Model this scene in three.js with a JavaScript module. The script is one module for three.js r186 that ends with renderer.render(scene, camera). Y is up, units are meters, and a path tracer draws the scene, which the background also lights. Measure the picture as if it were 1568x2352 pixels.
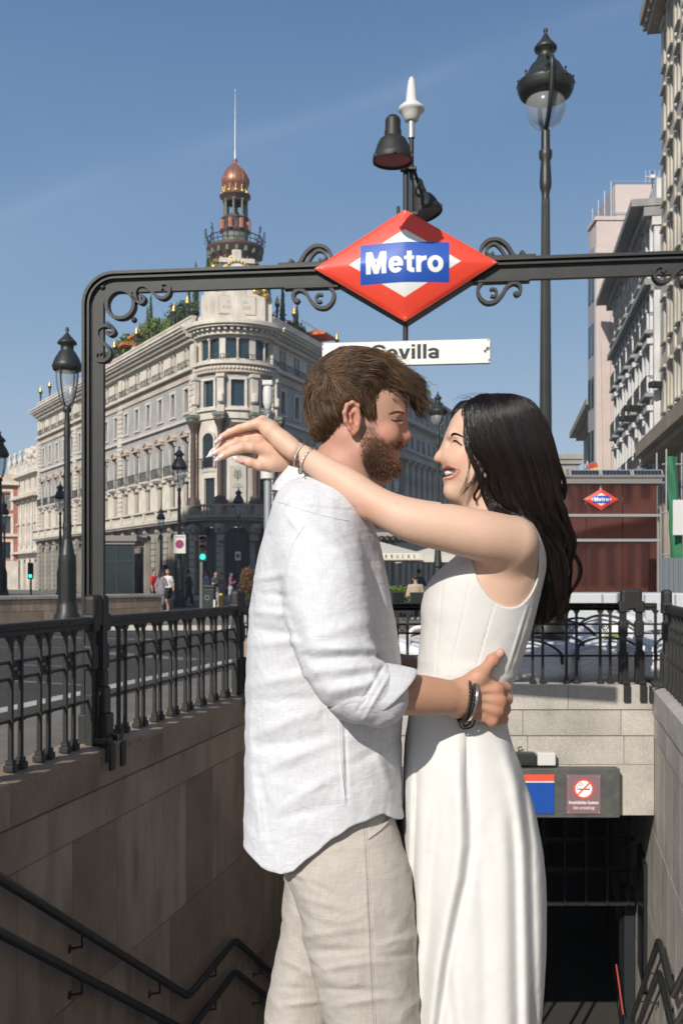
import * as THREE from 'three';
import { mergeGeometries } from 'three/addons/utils/BufferGeometryUtils.js';
import { RoundedBoxGeometry } from 'three/addons/geometries/RoundedBoxGeometry.js';

// ---------------------------------------------------------------- camera, sky, sun, exposure
const scene = new THREE.Scene();
const FOC = 2287, CAMY = 1.35;                       // 35 mm lens, photographer slightly crouched
const camera = new THREE.PerspectiveCamera(2 * Math.atan(1176 / FOC) * 180 / Math.PI, 1568 / 2352, 0.1, 900);
camera.position.set(0, CAMY, 0);
camera.lookAt(0, CAMY, -10);
camera.setViewOffset(1568, 2352, 0, -157, 1568, 2352);   // shifted lens keeps verticals upright
camera.focus = 1.95; camera.userData.fStop = 13;
const renderer = new THREE.WebGLRenderer({ antialias: true });
renderer.setSize(682, 1024);
renderer.toneMapping = THREE.LinearToneMapping;
renderer.toneMappingExposure = 1.1;
renderer.shadowMap.enabled = true;

const SUN = new THREE.Vector3(-0.71, 1, 1.46).normalize();
{
  const W = 2048, H = 1024, data = new Float32Array(W * H * 4);
  const keys = [[0, .47, .575, .655], [6, .37, .485, .61], [14, .226, .352, .523], [22, .145, .258, .438], [31, .090, .186, .358], [50, .055, .137, .305], [90, .042, .108, .25]];
  const sn = Math.asin(SUN.y);
  for (let r = 0; r < H; r++) {
    const el = ((r + .5) / H - .5) * Math.PI, deg = el * 180 / Math.PI, y = Math.sin(el);
    let k = 0; while (k < keys.length - 2 && keys[k + 1][0] < deg) k++;
    const a = keys[k], b = keys[k + 1], t = Math.min(1, Math.max(0, (deg - a[0]) / (b[0] - a[0])));
    for (let c = 0; c < W; c++) {
      const az = ((c + .5) / W - .5) * 2 * Math.PI, x = Math.cos(az) * Math.cos(el), z = Math.sin(az) * Math.cos(el);
      const i = (r * W + c) * 4, cs = x * SUN.x + y * SUN.y + z * SUN.z;
      if (deg < 0) { const g = 1 - Math.min(1, -deg / 4) * .55; data[i] = .3 * g; data[i + 1] = .36 * g; data[i + 2] = .42 * g; data[i + 3] = 1; continue; }
      const glow = .22 * Math.exp(-(1 - cs) * 3) + .35 * Math.exp(-(1 - cs) * 14);
      for (let q = 0; q < 3; q++) data[i + q] = (a[q + 1] + (b[q + 1] - a[q + 1]) * t) + glow * [1, .96, .88][q];
      // a faint old contrail and thin veil high up
      const pu = x / -z * FOC, pv = y / -z * FOC;
      if (z < 0 && Math.abs(pu) < 2200) {
        const px = 784 + pu, py = 1333 - pv, l = (py - (500 - px * .333)) + 14 * Math.sin(px * .006);
        const s = .55 + .45 * Math.sin(px * .011 + 1) * Math.sin(px * .0043);
        const w = .034 * s * Math.exp(-l * l / 420) + .02 * Math.exp(-(l - 50) * (l - 50) / 9000);
        for (let q = 0; q < 3; q++) data[i + q] += w;
      }
      data[i + 3] = 1;
    }
  }
  const sky = new THREE.DataTexture(data, W, H, THREE.RGBAFormat, THREE.FloatType);
  sky.mapping = THREE.EquirectangularReflectionMapping; sky.magFilter = THREE.LinearFilter; sky.minFilter = THREE.LinearFilter; sky.needsUpdate = true;
  scene.background = sky; scene.environment = sky;
}
const sun = new THREE.DirectionalLight(new THREE.Color(1, .945, .865), 4.4);
sun.target.position.set(-5, 5, -40); sun.position.copy(SUN).multiplyScalar(140).add(sun.target.position); sun.castShadow = true; sun.shadow.radius = 1;
sun.shadow.mapSize.set(4096, 4096);
Object.assign(sun.shadow.camera, { left: -70, right: 70, top: 70, bottom: -70, near: 1, far: 320 });
scene.add(sun); scene.add(sun.target);
scene.fog = new THREE.FogExp2(new THREE.Color(.62, .7, .8), 0.0005);

// ---------------------------------------------------------------- helpers
let seed = 12345;
const rnd = () => { seed = (seed * 1664525 + 1013904223) >>> 0; return seed / 4294967296; };
const rr = (a, b) => a + (b - a) * rnd();
const V = (x, y, z) => new THREE.Vector3(x, y, z);
const P = (px, py, d) => V((px - 784) / FOC * d, CAMY + (1333 - py) / FOC * d, -d);
const lerp = (a, b, t) => a + (b - a) * t, clamp = (x, a, b) => x < a ? a : x > b ? b : x;
const sstep = (a, b, x) => { const t = clamp((x - a) / (b - a), 0, 1); return t * t * (3 - 2 * t); };
const counts = {};
const numbered = (n) => { const k = counts[n] = (counts[n] ?? -1) + 1; return k ? n + '_' + String(k).padStart(3, '0') : n; };
function tag(o, label, category, group) { o.userData.label = label; o.userData.category = category; if (group) o.userData.group = group; return o; }
function thing(name, label, category, pos, rotY = 0, group) {
  const g = new THREE.Group(); g.name = numbered(name); tag(g, label, category, group);
  if (pos) g.position.copy(pos); g.rotation.y = rotY; scene.add(g); return g;
}
function shad(o) { o.castShadow = o.receiveShadow = true; return o; }
function part(name, geo, mat, parent, pos) {
  const m = shad(new THREE.Mesh(geo, mat)); m.name = name; if (pos) m.position.copy(pos); (parent || scene).add(m);
  if (!parent) m.name = numbered(name); return m;
}
function struct(name, geo, mat) { const m = part(name, geo, mat); m.userData.kind = 'structure'; return m; }
function copyThing(o, label, pos, rotY) {
  const c = o.clone(); c.name = numbered(o.name.replace(/_\d{3}$/, '')); c.userData = { ...o.userData, label }; scene.add(c);
  if (pos) c.position.copy(pos); if (rotY !== undefined) c.rotation.y = rotY; return c;
}
// geometry: everything non indexed with position, normal, uv so that it can be merged
function fix(g) { const n = g.index ? g.toNonIndexed() : g; for (const k of Object.keys(n.attributes)) if (!['position', 'normal', 'uv'].includes(k)) n.deleteAttribute(k); return n; }
function triUV(g, s = 1) {
  g = fix(g); const p = g.attributes.position, n = g.attributes.normal, uv = new Float32Array(p.count * 2);
  for (let i = 0; i < p.count; i++) {
    const ax = Math.abs(n.getX(i)), ay = Math.abs(n.getY(i)), az = Math.abs(n.getZ(i));
    let u, v; if (ay >= ax && ay >= az) { u = p.getX(i); v = p.getZ(i); } else if (ax >= az) { u = p.getZ(i); v = p.getY(i); } else { u = p.getX(i); v = p.getY(i); }
    uv[2 * i] = u * s; uv[2 * i + 1] = v * s;
  }
  g.setAttribute('uv', new THREE.BufferAttribute(uv, 2)); return g;
}
const box = (w, h, d, x = 0, y = 0, z = 0) => new THREE.BoxGeometry(w, h, d).translate(x, y, z);
const rbox = (w, h, d, r, x = 0, y = 0, z = 0, s = 2) => new RoundedBoxGeometry(w, h, d, s, r).translate(x, y, z);
const cyl = (r1, r2, h, x = 0, y = 0, z = 0, s = 16) => new THREE.CylinderGeometry(r1, r2, h, s).translate(x, y, z);
const sph = (r, x = 0, y = 0, z = 0, a = 16, b = 12) => new THREE.SphereGeometry(r, a, b).translate(x, y, z);
const lathe = (pts, s = 24) => new THREE.LatheGeometry(pts.map(([r, y]) => new THREE.Vector2(r, y)), s);
const merge = (list) => mergeGeometries(list.map(fix), false);
function bar(a, b, r, s = 8, r2 = r) {           // round bar from a to b
  const d = V(0, 0, 0).subVectors(b, a), g = new THREE.CylinderGeometry(r2, r, d.length(), s);
  g.translate(0, d.length() / 2, 0); g.applyQuaternion(new THREE.Quaternion().setFromUnitVectors(V(0, 1, 0), d.normalize())); return g.translate(a.x, a.y, a.z);
}
const tube = (pts, r, seg = 32, s = 8, closed = false) => new THREE.TubeGeometry(new THREE.CatmullRomCurve3(pts, closed, 'catmullrom', .5), seg, r, s, closed);
// strip of rectangular section along a planar path [[x, y], ...]; thick = in plane, deep = across
function ribbon(path, thick, deep, closed = false) {
  const n = path.length, L = [], R = [];
  for (let i = 0; i < n; i++) {
    const a = path[closed ? (i + n - 1) % n : Math.max(0, i - 1)], b = path[closed ? (i + 1) % n : Math.min(n - 1, i + 1)];
    const dx = b[0] - a[0], dy = b[1] - a[1], l = Math.hypot(dx, dy) || 1, t = typeof thick === 'function' ? thick(i / (n - 1)) : thick;
    L.push([path[i][0] - dy / l * t / 2, path[i][1] + dx / l * t / 2]); R.push([path[i][0] + dy / l * t / 2, path[i][1] - dx / l * t / 2]);
  }
  const pos = [], h = deep / 2, q = (a, b, c, d) => pos.push(...a, ...b, ...c, ...a, ...c, ...d);
  const m = closed ? n : n - 1;
  for (let i = 0; i < m; i++) {
    const j = (i + 1) % n, l0 = L[i], l1 = L[j], r0 = R[i], r1 = R[j];
    q([...r0, h], [...r1, h], [...l1, h], [...l0, h]); q([...l0, -h], [...l1, -h], [...r1, -h], [...r0, -h]);
    q([...l0, h], [...l1, h], [...l1, -h], [...l0, -h]); q([...r0, -h], [...r1, -h], [...r1, h], [...r0, h]);
  }
  if (!closed) { const e = (l, r) => q([...r, -h], [...r, h], [...l, h], [...l, -h]); e(L[0], R[0]); e(R[n - 1], L[n - 1]); }
  const g = new THREE.BufferGeometry(); g.setAttribute('position', new THREE.Float32BufferAttribute(pos, 3));
  g.setAttribute('uv', new THREE.Float32BufferAttribute(new Float32Array(pos.length / 3 * 2), 2)); g.computeVertexNormals(); return g;
}
function spiral(cx, cy, r0, r1, a0, a1, n = 22) { const o = []; for (let i = 0; i <= n; i++) { const t = i / n, a = lerp(a0, a1, t), r = lerp(r0, r1, t); o.push([cx + r * Math.cos(a), cy + r * Math.sin(a)]); } return o; }
function smooth2(pts, n = 40) { const c = new THREE.CatmullRomCurve3(pts.map(([x, y]) => V(x, y, 0))); return c.getPoints(n).map((p) => [p.x, p.y]); }

// ---------------------------------------------------------------- textures
const hash2 = (x, y, s) => { let h = Math.imul(x, 374761393) ^ Math.imul(y, 668265263) ^ Math.imul(s, 1442695041); h = Math.imul(h ^ (h >>> 13), 1274126177); return ((h ^ (h >>> 16)) >>> 0) / 4294967296; };
function pnoise(u, v, n, s) {                    // periodic value noise, n cells
  const x = u * n, y = v * n, ix = Math.floor(x), iy = Math.floor(y), fx = x - ix, fy = y - iy, sx = fx * fx * (3 - 2 * fx), sy = fy * fy * (3 - 2 * fy);
  const w = (i) => ((i % n) + n) % n;
  const a = hash2(w(ix), w(iy), s), b = hash2(w(ix + 1), w(iy), s), c = hash2(w(ix), w(iy + 1), s), d = hash2(w(ix + 1), w(iy + 1), s);
  return lerp(lerp(a, b, sx), lerp(c, d, sx), sy);
}
const pf = (u, v, n, s, o = 4) => { let t = 0, a = .5, k = 0; for (let i = 0; i < o; i++) { t += a * pnoise(u, v, n << i, s + i); k += a; a *= .5; } return t / k; };
function tex(size, fn, rep = 1, srgb = false) {  // fn(u, v) -> value or [r, g, b] in 0..1
  const d = new Uint8Array(size * size * 4);
  for (let y = 0; y < size; y++) for (let x = 0; x < size; x++) {
    const f = fn(x / size, y / size), i = (y * size + x) * 4, a = Array.isArray(f);
    d[i] = clamp((a ? f[0] : f) * 255, 0, 255); d[i + 1] = clamp((a ? f[1] : f) * 255, 0, 255); d[i + 2] = clamp((a ? f[2] : f) * 255, 0, 255); d[i + 3] = 255;
  }
  const t = new THREE.DataTexture(d, size, size); t.wrapS = t.wrapT = THREE.RepeatWrapping; t.magFilter = THREE.LinearFilter; t.minFilter = THREE.LinearMipmapLinearFilter; t.generateMipmaps = true;
  t.repeat.set(rep, rep); if (srgb) t.colorSpace = THREE.SRGBColorSpace; t.needsUpdate = true; return t;
}
const T = {};
T.granite = tex(512, (u, v) => { const g = pf(u, v, 128, 3, 2), b = pf(u, v, 3, 9, 5), s = pnoise(u, v, 200, 31); const k = .70 + .34 * (g - .5) + .5 * (b - .5) - (s > .86 ? .22 : 0) + (s < .1 ? .16 : 0); return [k, k * .975, k * .94]; }, .8);
T.graniteB = tex(256, (u, v) => pf(u, v, 64, 5, 3), 1.6);
T.stain = tex(512, (u, v) => { const b = pf(u, v, 4, 77, 5), st = pf(u, v * .25, 24, 12, 3), k = .82 + .62 * (b - .5) + .55 * (st - .5); return [k, k * .98, k * .95]; }, .33);
T.asphalt = tex(512, (u, v) => { const g = pf(u, v, 128, 13, 2), b = pf(u, v, 4, 19, 5); const k = .62 + .5 * (g - .5) + .5 * (b - .5); return [k, k * .98, k * .96]; }, .35);
T.stone = tex(512, (u, v) => { const b = pf(u, v, 5, 41, 5), st = pf(u, v * .25, 32, 43, 3); const k = .82 + .34 * (b - .5) + .26 * (st - .5); return [k, k * .985, k * .955]; }, .16);
T.metal = tex(256, (u, v) => { const b = pf(u, v, 6, 51, 5), s = pnoise(u, v, 90, 57); return clamp(.7 + .5 * (b - .5) + (s > .93 ? .25 : 0), 0, 1); }, 2.2);
T.metalB = tex(256, (u, v) => pf(u, v, 24, 61, 4), 3);
const C = (r, g, b) => new THREE.Color().setRGB(r, g, b);
function mat(r, g, b, rough = .8, o = {}) { return new THREE.MeshStandardMaterial({ color: C(r, g, b), roughness: rough, ...o }); }
const M = {
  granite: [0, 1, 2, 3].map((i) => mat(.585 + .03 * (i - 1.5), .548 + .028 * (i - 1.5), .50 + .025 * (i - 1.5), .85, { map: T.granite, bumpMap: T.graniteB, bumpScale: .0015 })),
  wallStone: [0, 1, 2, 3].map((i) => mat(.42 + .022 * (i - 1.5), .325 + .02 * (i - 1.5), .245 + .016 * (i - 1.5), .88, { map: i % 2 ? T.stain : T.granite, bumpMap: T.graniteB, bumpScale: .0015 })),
  joint: mat(.17, .15, .13, .95),
  iron: mat(.026, .024, .0205, .55, { map: T.metal, bumpMap: T.metalB, bumpScale: .0004 }),
  ironDark: mat(.018, .018, .016, .5, { map: T.metal, bumpMap: T.metalB, bumpScale: .0004 }),
  lampIron: mat(.030, .033, .030, .45, { map: T.metal }),
  asphalt: mat(.062, .057, .051, .9, { map: T.asphalt }),
  paving: mat(.22, .2, .175, .9, { map: T.granite }),
  paint: mat(.26, .25, .23, .8, { map: T.asphalt }),
  stone: mat(.69, .635, .56, .85, { map: T.stone }),
  stoneGrey: mat(.41, .41, .405, .85, { map: T.stone }),
  stoneWarm: mat(.60, .50, .41, .85, { map: T.stone }),
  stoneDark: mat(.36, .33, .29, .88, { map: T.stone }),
  glassDark: mat(.016, .024, .027, .08, { metalness: .0 }),
  glassBlue: new THREE.MeshPhysicalMaterial({ color: C(.03, .06, .075), roughness: .06, metalness: .35 }),
  paneCurtain: mat(.20, .19, .17, .25), paneBlind: mat(.075, .08, .08, .2),
  frame: mat(.035, .045, .045, .5),
  ironBlack: mat(.014, .015, .016, .5),
  gold: mat(.62, .42, .13, .38, { metalness: .75 }),
  copper: mat(.50, .21, .14, .42, { metalness: .55, map: T.metal }),
  verdigris: mat(.17, .19, .15, .7, { map: T.stone }),
  bronzeBrown: mat(.11, .065, .05, .6, { map: T.metal }),
  white: mat(.62, .61, .58, .5), greyMetal: mat(.42, .43, .43, .35, { metalness: .5 }),
  voidGlass: mat(.008, .010, .011, .35),
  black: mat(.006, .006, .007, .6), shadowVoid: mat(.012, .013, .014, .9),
};
function canvasTex(w, h, draw) { const c = document.createElement('canvas'); c.width = w; c.height = h; draw(c.getContext('2d'), w, h); const t = new THREE.CanvasTexture(c); t.colorSpace = THREE.SRGBColorSpace; t.anisotropy = 8; return t; }
// xy plane geometry of size w,h with 0..1 uv
const plane = (w, h, x = 0, y = 0, z = 0) => new THREE.PlaneGeometry(w, h).translate(x, y, z);

// hand drawn grotesque capitals and lower case, strokes of even weight; unit = cap height
function lettering(g, str, x, base, capH, width, weight, fill) {
  const w = weight, xh = .73, r = xh / 2, k = .30;
  const adv = { M: .93, e: .66, t: .44, r: .47, o: .70, S: .76, v: .64, i: .30, l: .30, a: .66 };
  const tot = [...str].reduce((s, c) => s + adv[c], 0), sx = width / tot;
  g.save(); g.translate(x - width / 2, base); g.scale(sx, -capH); g.fillStyle = g.strokeStyle = fill; g.lineWidth = w; g.lineCap = 'butt'; g.lineJoin = 'miter';
  const poly = (...p) => { g.beginPath(); p.forEach(([a, b], i) => (i ? g.lineTo(a, b) : g.moveTo(a, b))); g.closePath(); g.fill(); };
  const rect = (a, b, c, d) => g.fillRect(a, b, c, d);
  let X = 0;
  for (const c of str) {
    g.save(); g.translate(X, 0); const A = adv[c], ry = (xh - w) / 2, rx = (A - .06 - w) / 2, cx = A / 2;
    if (c === 'M') { rect(.05, 0, w, 1); rect(A - .05 - w, 0, w, 1); poly([.05, 1], [.05 + w * 1.25, 1], [A / 2 + w * .48, 0], [A / 2 - w * .48, 0]); poly([A - .05, 1], [A - .05 - w * 1.25, 1], [A / 2 - w * .48, 0], [A / 2 + w * .48, 0]); }
    if (c === 'o') { g.beginPath(); g.ellipse(cx, xh / 2, rx, ry + .01, 0, 0, 7); g.stroke(); }
    if (c === 'e') { g.beginPath(); g.ellipse(cx, xh / 2, rx, ry + .01, 0, .0, Math.PI * 2 - .62); g.stroke(); rect(cx - rx, xh / 2 - w * .36, rx * 2 + w * .5, w * .72); }
    if (c === 't') { rect(.12, .1, w, .86); rect(.01, xh - w * .78, A - .04, w * .78); g.beginPath(); g.moveTo(.12 + w / 2, .2); g.quadraticCurveTo(.12 + w / 2, w * .42, A - .02, w * .45); g.stroke(); }
    if (c === 'r') { rect(.05, 0, w, xh); g.beginPath(); g.moveTo(.05 + w / 2, .3); g.quadraticCurveTo(.06 + w / 2, xh - w * .55, A, xh - w * .5); g.stroke(); }
    if (c === 'i') { rect((A - w) / 2, 0, w, xh); rect((A - w) / 2, xh + .1, w, 1 - xh - .1); }
    if (c === 'l') rect((A - w) / 2, 0, w, 1);
    if (c === 'v') { poly([0, xh], [w * 1.08, xh], [A / 2 + w * .5, 0], [A / 2 - w * .5, 0]); poly([A, xh], [A - w * 1.08, xh], [A / 2 - w * .5, 0], [A / 2 + w * .5, 0]); }
    if (c === 'a') { rect(A - .07 - w, 0, w, xh * .78); g.beginPath(); g.ellipse((A - .04) / 2, xh * .29, (A - .10 - w) / 2, xh * .29 - w * .42, 0, 0, 7); g.stroke(); g.beginPath(); g.moveTo(.08, xh * .70); g.bezierCurveTo(.12, xh - w * .35, A - .07 - w / 2, xh + .02 - w * .3, A - .07 - w / 2, xh * .62); g.stroke(); }
    if (c === 'S') { g.beginPath(); g.moveTo(A - .10, .72); g.bezierCurveTo(A - .10, 1.02, .10, 1.0, .12, .73); g.bezierCurveTo(.14, .44, A - .07, .6, A - .09, .27); g.bezierCurveTo(A - .12, -.02, .06, -.02, .08, .29); g.stroke(); }
    g.restore(); X += A;
  }
  g.restore();
}
// ---------------------------------------------------------------- implicit surfaces: fields in metres, meshed with surface nets
function netMesh(f, lo, hi, cell, color = null, uvScale = 1) {
  const nx = Math.ceil((hi[0] - lo[0]) / cell) + 1, ny = Math.ceil((hi[1] - lo[1]) / cell) + 1, nz = Math.ceil((hi[2] - lo[2]) / cell) + 1, sx = 1, sy = nx, sz = nx * ny;
  const v = new Float32Array(nx * ny * nz), B = 6, rad = cell * B * .87 * 1.25 + cell;
  for (let bz = 0; bz < nz; bz += B) for (let by = 0; by < ny; by += B) for (let bx = 0; bx < nx; bx += B) {
    const c = f(lo[0] + (bx + B / 2) * cell, lo[1] + (by + B / 2) * cell, lo[2] + (bz + B / 2) * cell), far = Math.abs(c) > rad;
    for (let z = bz; z < Math.min(bz + B, nz); z++) for (let y = by; y < Math.min(by + B, ny); y++) for (let x = bx; x < Math.min(bx + B, nx); x++) v[x + y * sy + z * sz] = far ? c : f(lo[0] + x * cell, lo[1] + y * cell, lo[2] + z * cell);
  }
  const idx = new Int32Array(nx * ny * nz).fill(-1), pos = [], tri = [];
  const co = [0, 1, sy, sy + 1, sz, sz + 1, sz + sy, sz + sy + 1], E = [[0, 1], [2, 3], [4, 5], [6, 7], [0, 2], [1, 3], [4, 6], [5, 7], [0, 4], [1, 5], [2, 6], [3, 7]];
  for (let z = 0; z < nz - 1; z++) for (let y = 0; y < ny - 1; y++) for (let x = 0; x < nx - 1; x++) {
    const i = x + y * sy + z * sz; let m = 0; for (let k = 0; k < 8; k++) if (v[i + co[k]] < 0) m |= 1 << k; if (m === 0 || m === 255) continue;
    let px = 0, py = 0, pz = 0, n = 0;
    for (const [a, b] of E) { const va = v[i + co[a]], vb = v[i + co[b]]; if ((va < 0) === (vb < 0)) continue; const t = va / (va - vb); px += (a & 1) + t * ((b & 1) - (a & 1)); py += ((a >> 1) & 1) + t * (((b >> 1) & 1) - ((a >> 1) & 1)); pz += (a >> 2) + t * ((b >> 2) - (a >> 2)); n++; }
    idx[i] = pos.length / 3; pos.push(lo[0] + (x + px / n) * cell, lo[1] + (y + py / n) * cell, lo[2] + (z + pz / n) * cell);
  }
  for (let z = 1; z < nz - 1; z++) for (let y = 1; y < ny - 1; y++) for (let x = 1; x < nx - 1; x++) {
    const i = x + y * sy + z * sz, s = v[i] < 0;
    const q = (a, b, c, d, fl) => { if (a < 0 || b < 0 || c < 0 || d < 0) return; if (fl) tri.push(a, b, c, a, c, d); else tri.push(a, c, b, a, d, c); };
    if (s !== (v[i + 1] < 0)) q(idx[i - sy - sz], idx[i - sz], idx[i], idx[i - sy], s);
    if (s !== (v[i + sy] < 0)) q(idx[i - 1 - sz], idx[i - 1], idx[i], idx[i - sz], s);
    if (s !== (v[i + sz] < 0)) q(idx[i - 1 - sy], idx[i - sy], idx[i], idx[i - 1], s);
  }
  const nv = pos.length / 3, nor = new Float32Array(nv * 3), uv = new Float32Array(nv * 2), col = color ? new Float32Array(nv * 3) : null, h = cell * .6;
  for (let k = 0; k < nv; k++) {
    let x = pos[3 * k], y = pos[3 * k + 1], z = pos[3 * k + 2];
    let gx = f(x + h, y, z) - f(x - h, y, z), gy = f(x, y + h, z) - f(x, y - h, z), gz = f(x, y, z + h) - f(x, y, z - h); const l = Math.hypot(gx, gy, gz) || 1; gx /= l; gy /= l; gz /= l;
    const d = clamp(f(x, y, z) / Math.max(.4, l / (2 * h)), -cell * .5, cell * .5); x -= gx * d; y -= gy * d; z -= gz * d;
    pos[3 * k] = x; pos[3 * k + 1] = y; pos[3 * k + 2] = z; nor[3 * k] = gx; nor[3 * k + 1] = gy; nor[3 * k + 2] = gz; uv[2 * k] = (x + z * .35) * uvScale; uv[2 * k + 1] = y * uvScale;
    if (color) { const c = color(x, y, z, gx, gy, gz); col[3 * k] = c[0]; col[3 * k + 1] = c[1]; col[3 * k + 2] = c[2]; }
  }
  const g = new THREE.BufferGeometry(); g.setAttribute('position', new THREE.Float32BufferAttribute(pos, 3)); g.setAttribute('normal', new THREE.BufferAttribute(nor, 3)); g.setAttribute('uv', new THREE.BufferAttribute(uv, 2)); if (col) g.setAttribute('color', new THREE.BufferAttribute(col, 3)); g.setIndex(tri); return g;
}
const mergeI = (l) => mergeGeometries(l, false);
const smin = (a, b, k) => { const h = Math.max(k - Math.abs(a - b), 0) / k; return Math.min(a, b) - h * h * k * .25; };
const smax = (a, b, k) => -smin(-a, -b, k);
// tapered capsule between a and b
function cap(a, b, r1, r2) {
  const ax = a[0], ay = a[1], az = a[2], dx = b[0] - ax, dy = b[1] - ay, dz = b[2] - az, L = dx * dx + dy * dy + dz * dz || 1e-9;
  return (x, y, z) => { const px = x - ax, py = y - ay, pz = z - az; let t = (px * dx + py * dy + pz * dz) / L; t = t < 0 ? 0 : t > 1 ? 1 : t; const qx = px - t * dx, qy = py - t * dy, qz = pz - t * dz; return Math.sqrt(qx * qx + qy * qy + qz * qz) - (r1 + (r2 - r1) * t); };
}
// ellipsoid, turned by a about z (in the picture plane) and b about y
function ell(c, r, a = 0, b = 0) {
  const ca = Math.cos(a), sa = Math.sin(a), cb = Math.cos(b), sb = Math.sin(b), m = Math.min(...r);
  return (x, y, z) => { x -= c[0]; y -= c[1]; z -= c[2]; const x1 = cb * x - sb * z, z1 = sb * x + cb * z, x2 = ca * x1 + sa * y, y2 = -sa * x1 + ca * y; const u = x2 / r[0], w = y2 / r[1], q = z1 / r[2], k0 = Math.sqrt(u * u + w * w + q * q), k1 = Math.sqrt(u * u / (r[0] * r[0]) + w * w / (r[1] * r[1]) + q * q / (r[2] * r[2])); return k1 > 1e-9 ? k0 * (k0 - 1) / k1 : -m; };
}
function blend(list) { return (x, y, z) => { let d = 1e3; for (const [f, k] of list) { const e = f(x, y, z); d = k > 0 ? smin(d, e, k) : k < 0 ? smax(d, -e, -k) : Math.min(d, e); } return d; }; }   // k < 0 carves
function chain(pts, k = .01) { const fs = []; for (let i = 0; i < pts.length - 1; i++) fs.push(cap(pts[i], pts[i + 1], pts[i][3], pts[i + 1][3])); return (x, y, z) => { let d = 1e3; for (const f of fs) d = smin(d, f(x, y, z), k); return d; }; }
// body slices: rows [y, left, right, zc, depth] give an elliptic section at each height
function slices(rows, ex = 2.3) {
  rows = [...rows].sort((a, b) => a[0] - b[0]); const n = rows.length;
  const at = (y, o) => { let i = 0; while (i < n - 2 && rows[i + 1][0] < y) i++; const p0 = rows[Math.max(0, i - 1)], p1 = rows[i], p2 = rows[i + 1], p3 = rows[Math.min(n - 1, i + 2)], h = p2[0] - p1[0], t = clamp((y - p1[0]) / h, 0, 1), t2 = t * t, t3 = t2 * t;
    for (let c = 1; c < 5; c++) { const m1 = (p2[c] - p0[c]) / (p2[0] - p0[0] || 1) * h, m2 = (p3[c] - p1[c]) / (p3[0] - p1[0] || 1) * h; o[c] = (2 * t3 - 3 * t2 + 1) * p1[c] + (t3 - 2 * t2 + t) * m1 + (-2 * t3 + 3 * t2) * p2[c] + (t3 - t2) * m2; } return o; };
  const o = [0, 0, 0, 0, 0], y0 = rows[0][0], y1 = rows[n - 1][0];
  const f = (x, y, z) => { at(y, o); const a = Math.max(.004, (o[2] - o[1]) / 2), u = Math.abs(x - (o[1] + o[2]) / 2) / a, w = Math.abs(z - o[3]) / o[4], k = Math.pow(Math.pow(u, ex) + Math.pow(w, ex), 1 / ex), g = Math.hypot(u / a, w / o[4]) / Math.max(1e-6, Math.hypot(u, w)); const side = (k - 1) / Math.max(g, 1e-6) * .9, end = Math.max(y0 - y, y - y1); return smax(side, end, .012); };
  f.at = (y) => at(y, [0, 0, 0, 0, 0]); return f;
}
// one smooth limb through the points, the radius carried along
function limb(pts, per = 8) {
  const c = new THREE.CatmullRomCurve3(pts.map((p) => V(p[0], p[1], p[2])), false, 'catmullrom', .5), m = pts.length - 1, n = m * per, q = [], R = [];
  const rad = (t) => { const k = clamp(Math.floor(t * m), 0, m - 1), f = t * m - k, r = (j) => pts[clamp(j, 0, m)][3]; return .5 * (2 * r(k) + (r(k + 1) - r(k - 1)) * f + (2 * r(k - 1) - 5 * r(k) + 4 * r(k + 1) - r(k + 2)) * f * f + (3 * r(k) - r(k - 1) - 3 * r(k + 1) + r(k + 2)) * f * f * f); };
  for (let i = 0; i <= n; i++) { const p = c.getPoint(i / n); q.push(p.x, p.y, p.z); }
  return (x, y, z) => {
    let best = 1e9, bt = 0;
    for (let i = 0; i < n; i++) { const a = i * 3, dx = q[a + 3] - q[a], dy = q[a + 4] - q[a + 1], dz = q[a + 5] - q[a + 2], px = x - q[a], py = y - q[a + 1], pz = z - q[a + 2]; let t = (px * dx + py * dy + pz * dz) / (dx * dx + dy * dy + dz * dz); t = t < 0 ? 0 : t > 1 ? 1 : t; const ex = px - t * dx, ey = py - t * dy, ez = pz - t * dz, d = ex * ex + ey * ey + ez * ez; if (d < best) { best = d; bt = i + t; } }
    return Math.sqrt(best) - rad(bt / n);
  };
}
const hash3 = (x, y, z) => { let h = Math.imul(x, 374761393) ^ Math.imul(y, 668265263) ^ Math.imul(z, 1274126177); h = Math.imul(h ^ (h >>> 13), 1442695041); return ((h ^ (h >>> 16)) >>> 0) / 4294967296; };
function noise3(x, y, z) {
  const ix = Math.floor(x), iy = Math.floor(y), iz = Math.floor(z), fx = x - ix, fy = y - iy, fz = z - iz, u = fx * fx * (3 - 2 * fx), v = fy * fy * (3 - 2 * fy), w = fz * fz * (3 - 2 * fz);
  const q = (k) => lerp(lerp(hash3(ix, iy, iz + k), hash3(ix + 1, iy, iz + k), u), lerp(hash3(ix, iy + 1, iz + k), hash3(ix + 1, iy + 1, iz + k), u), v); return lerp(q(0), q(1), w) * 2 - 1;
}
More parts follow.
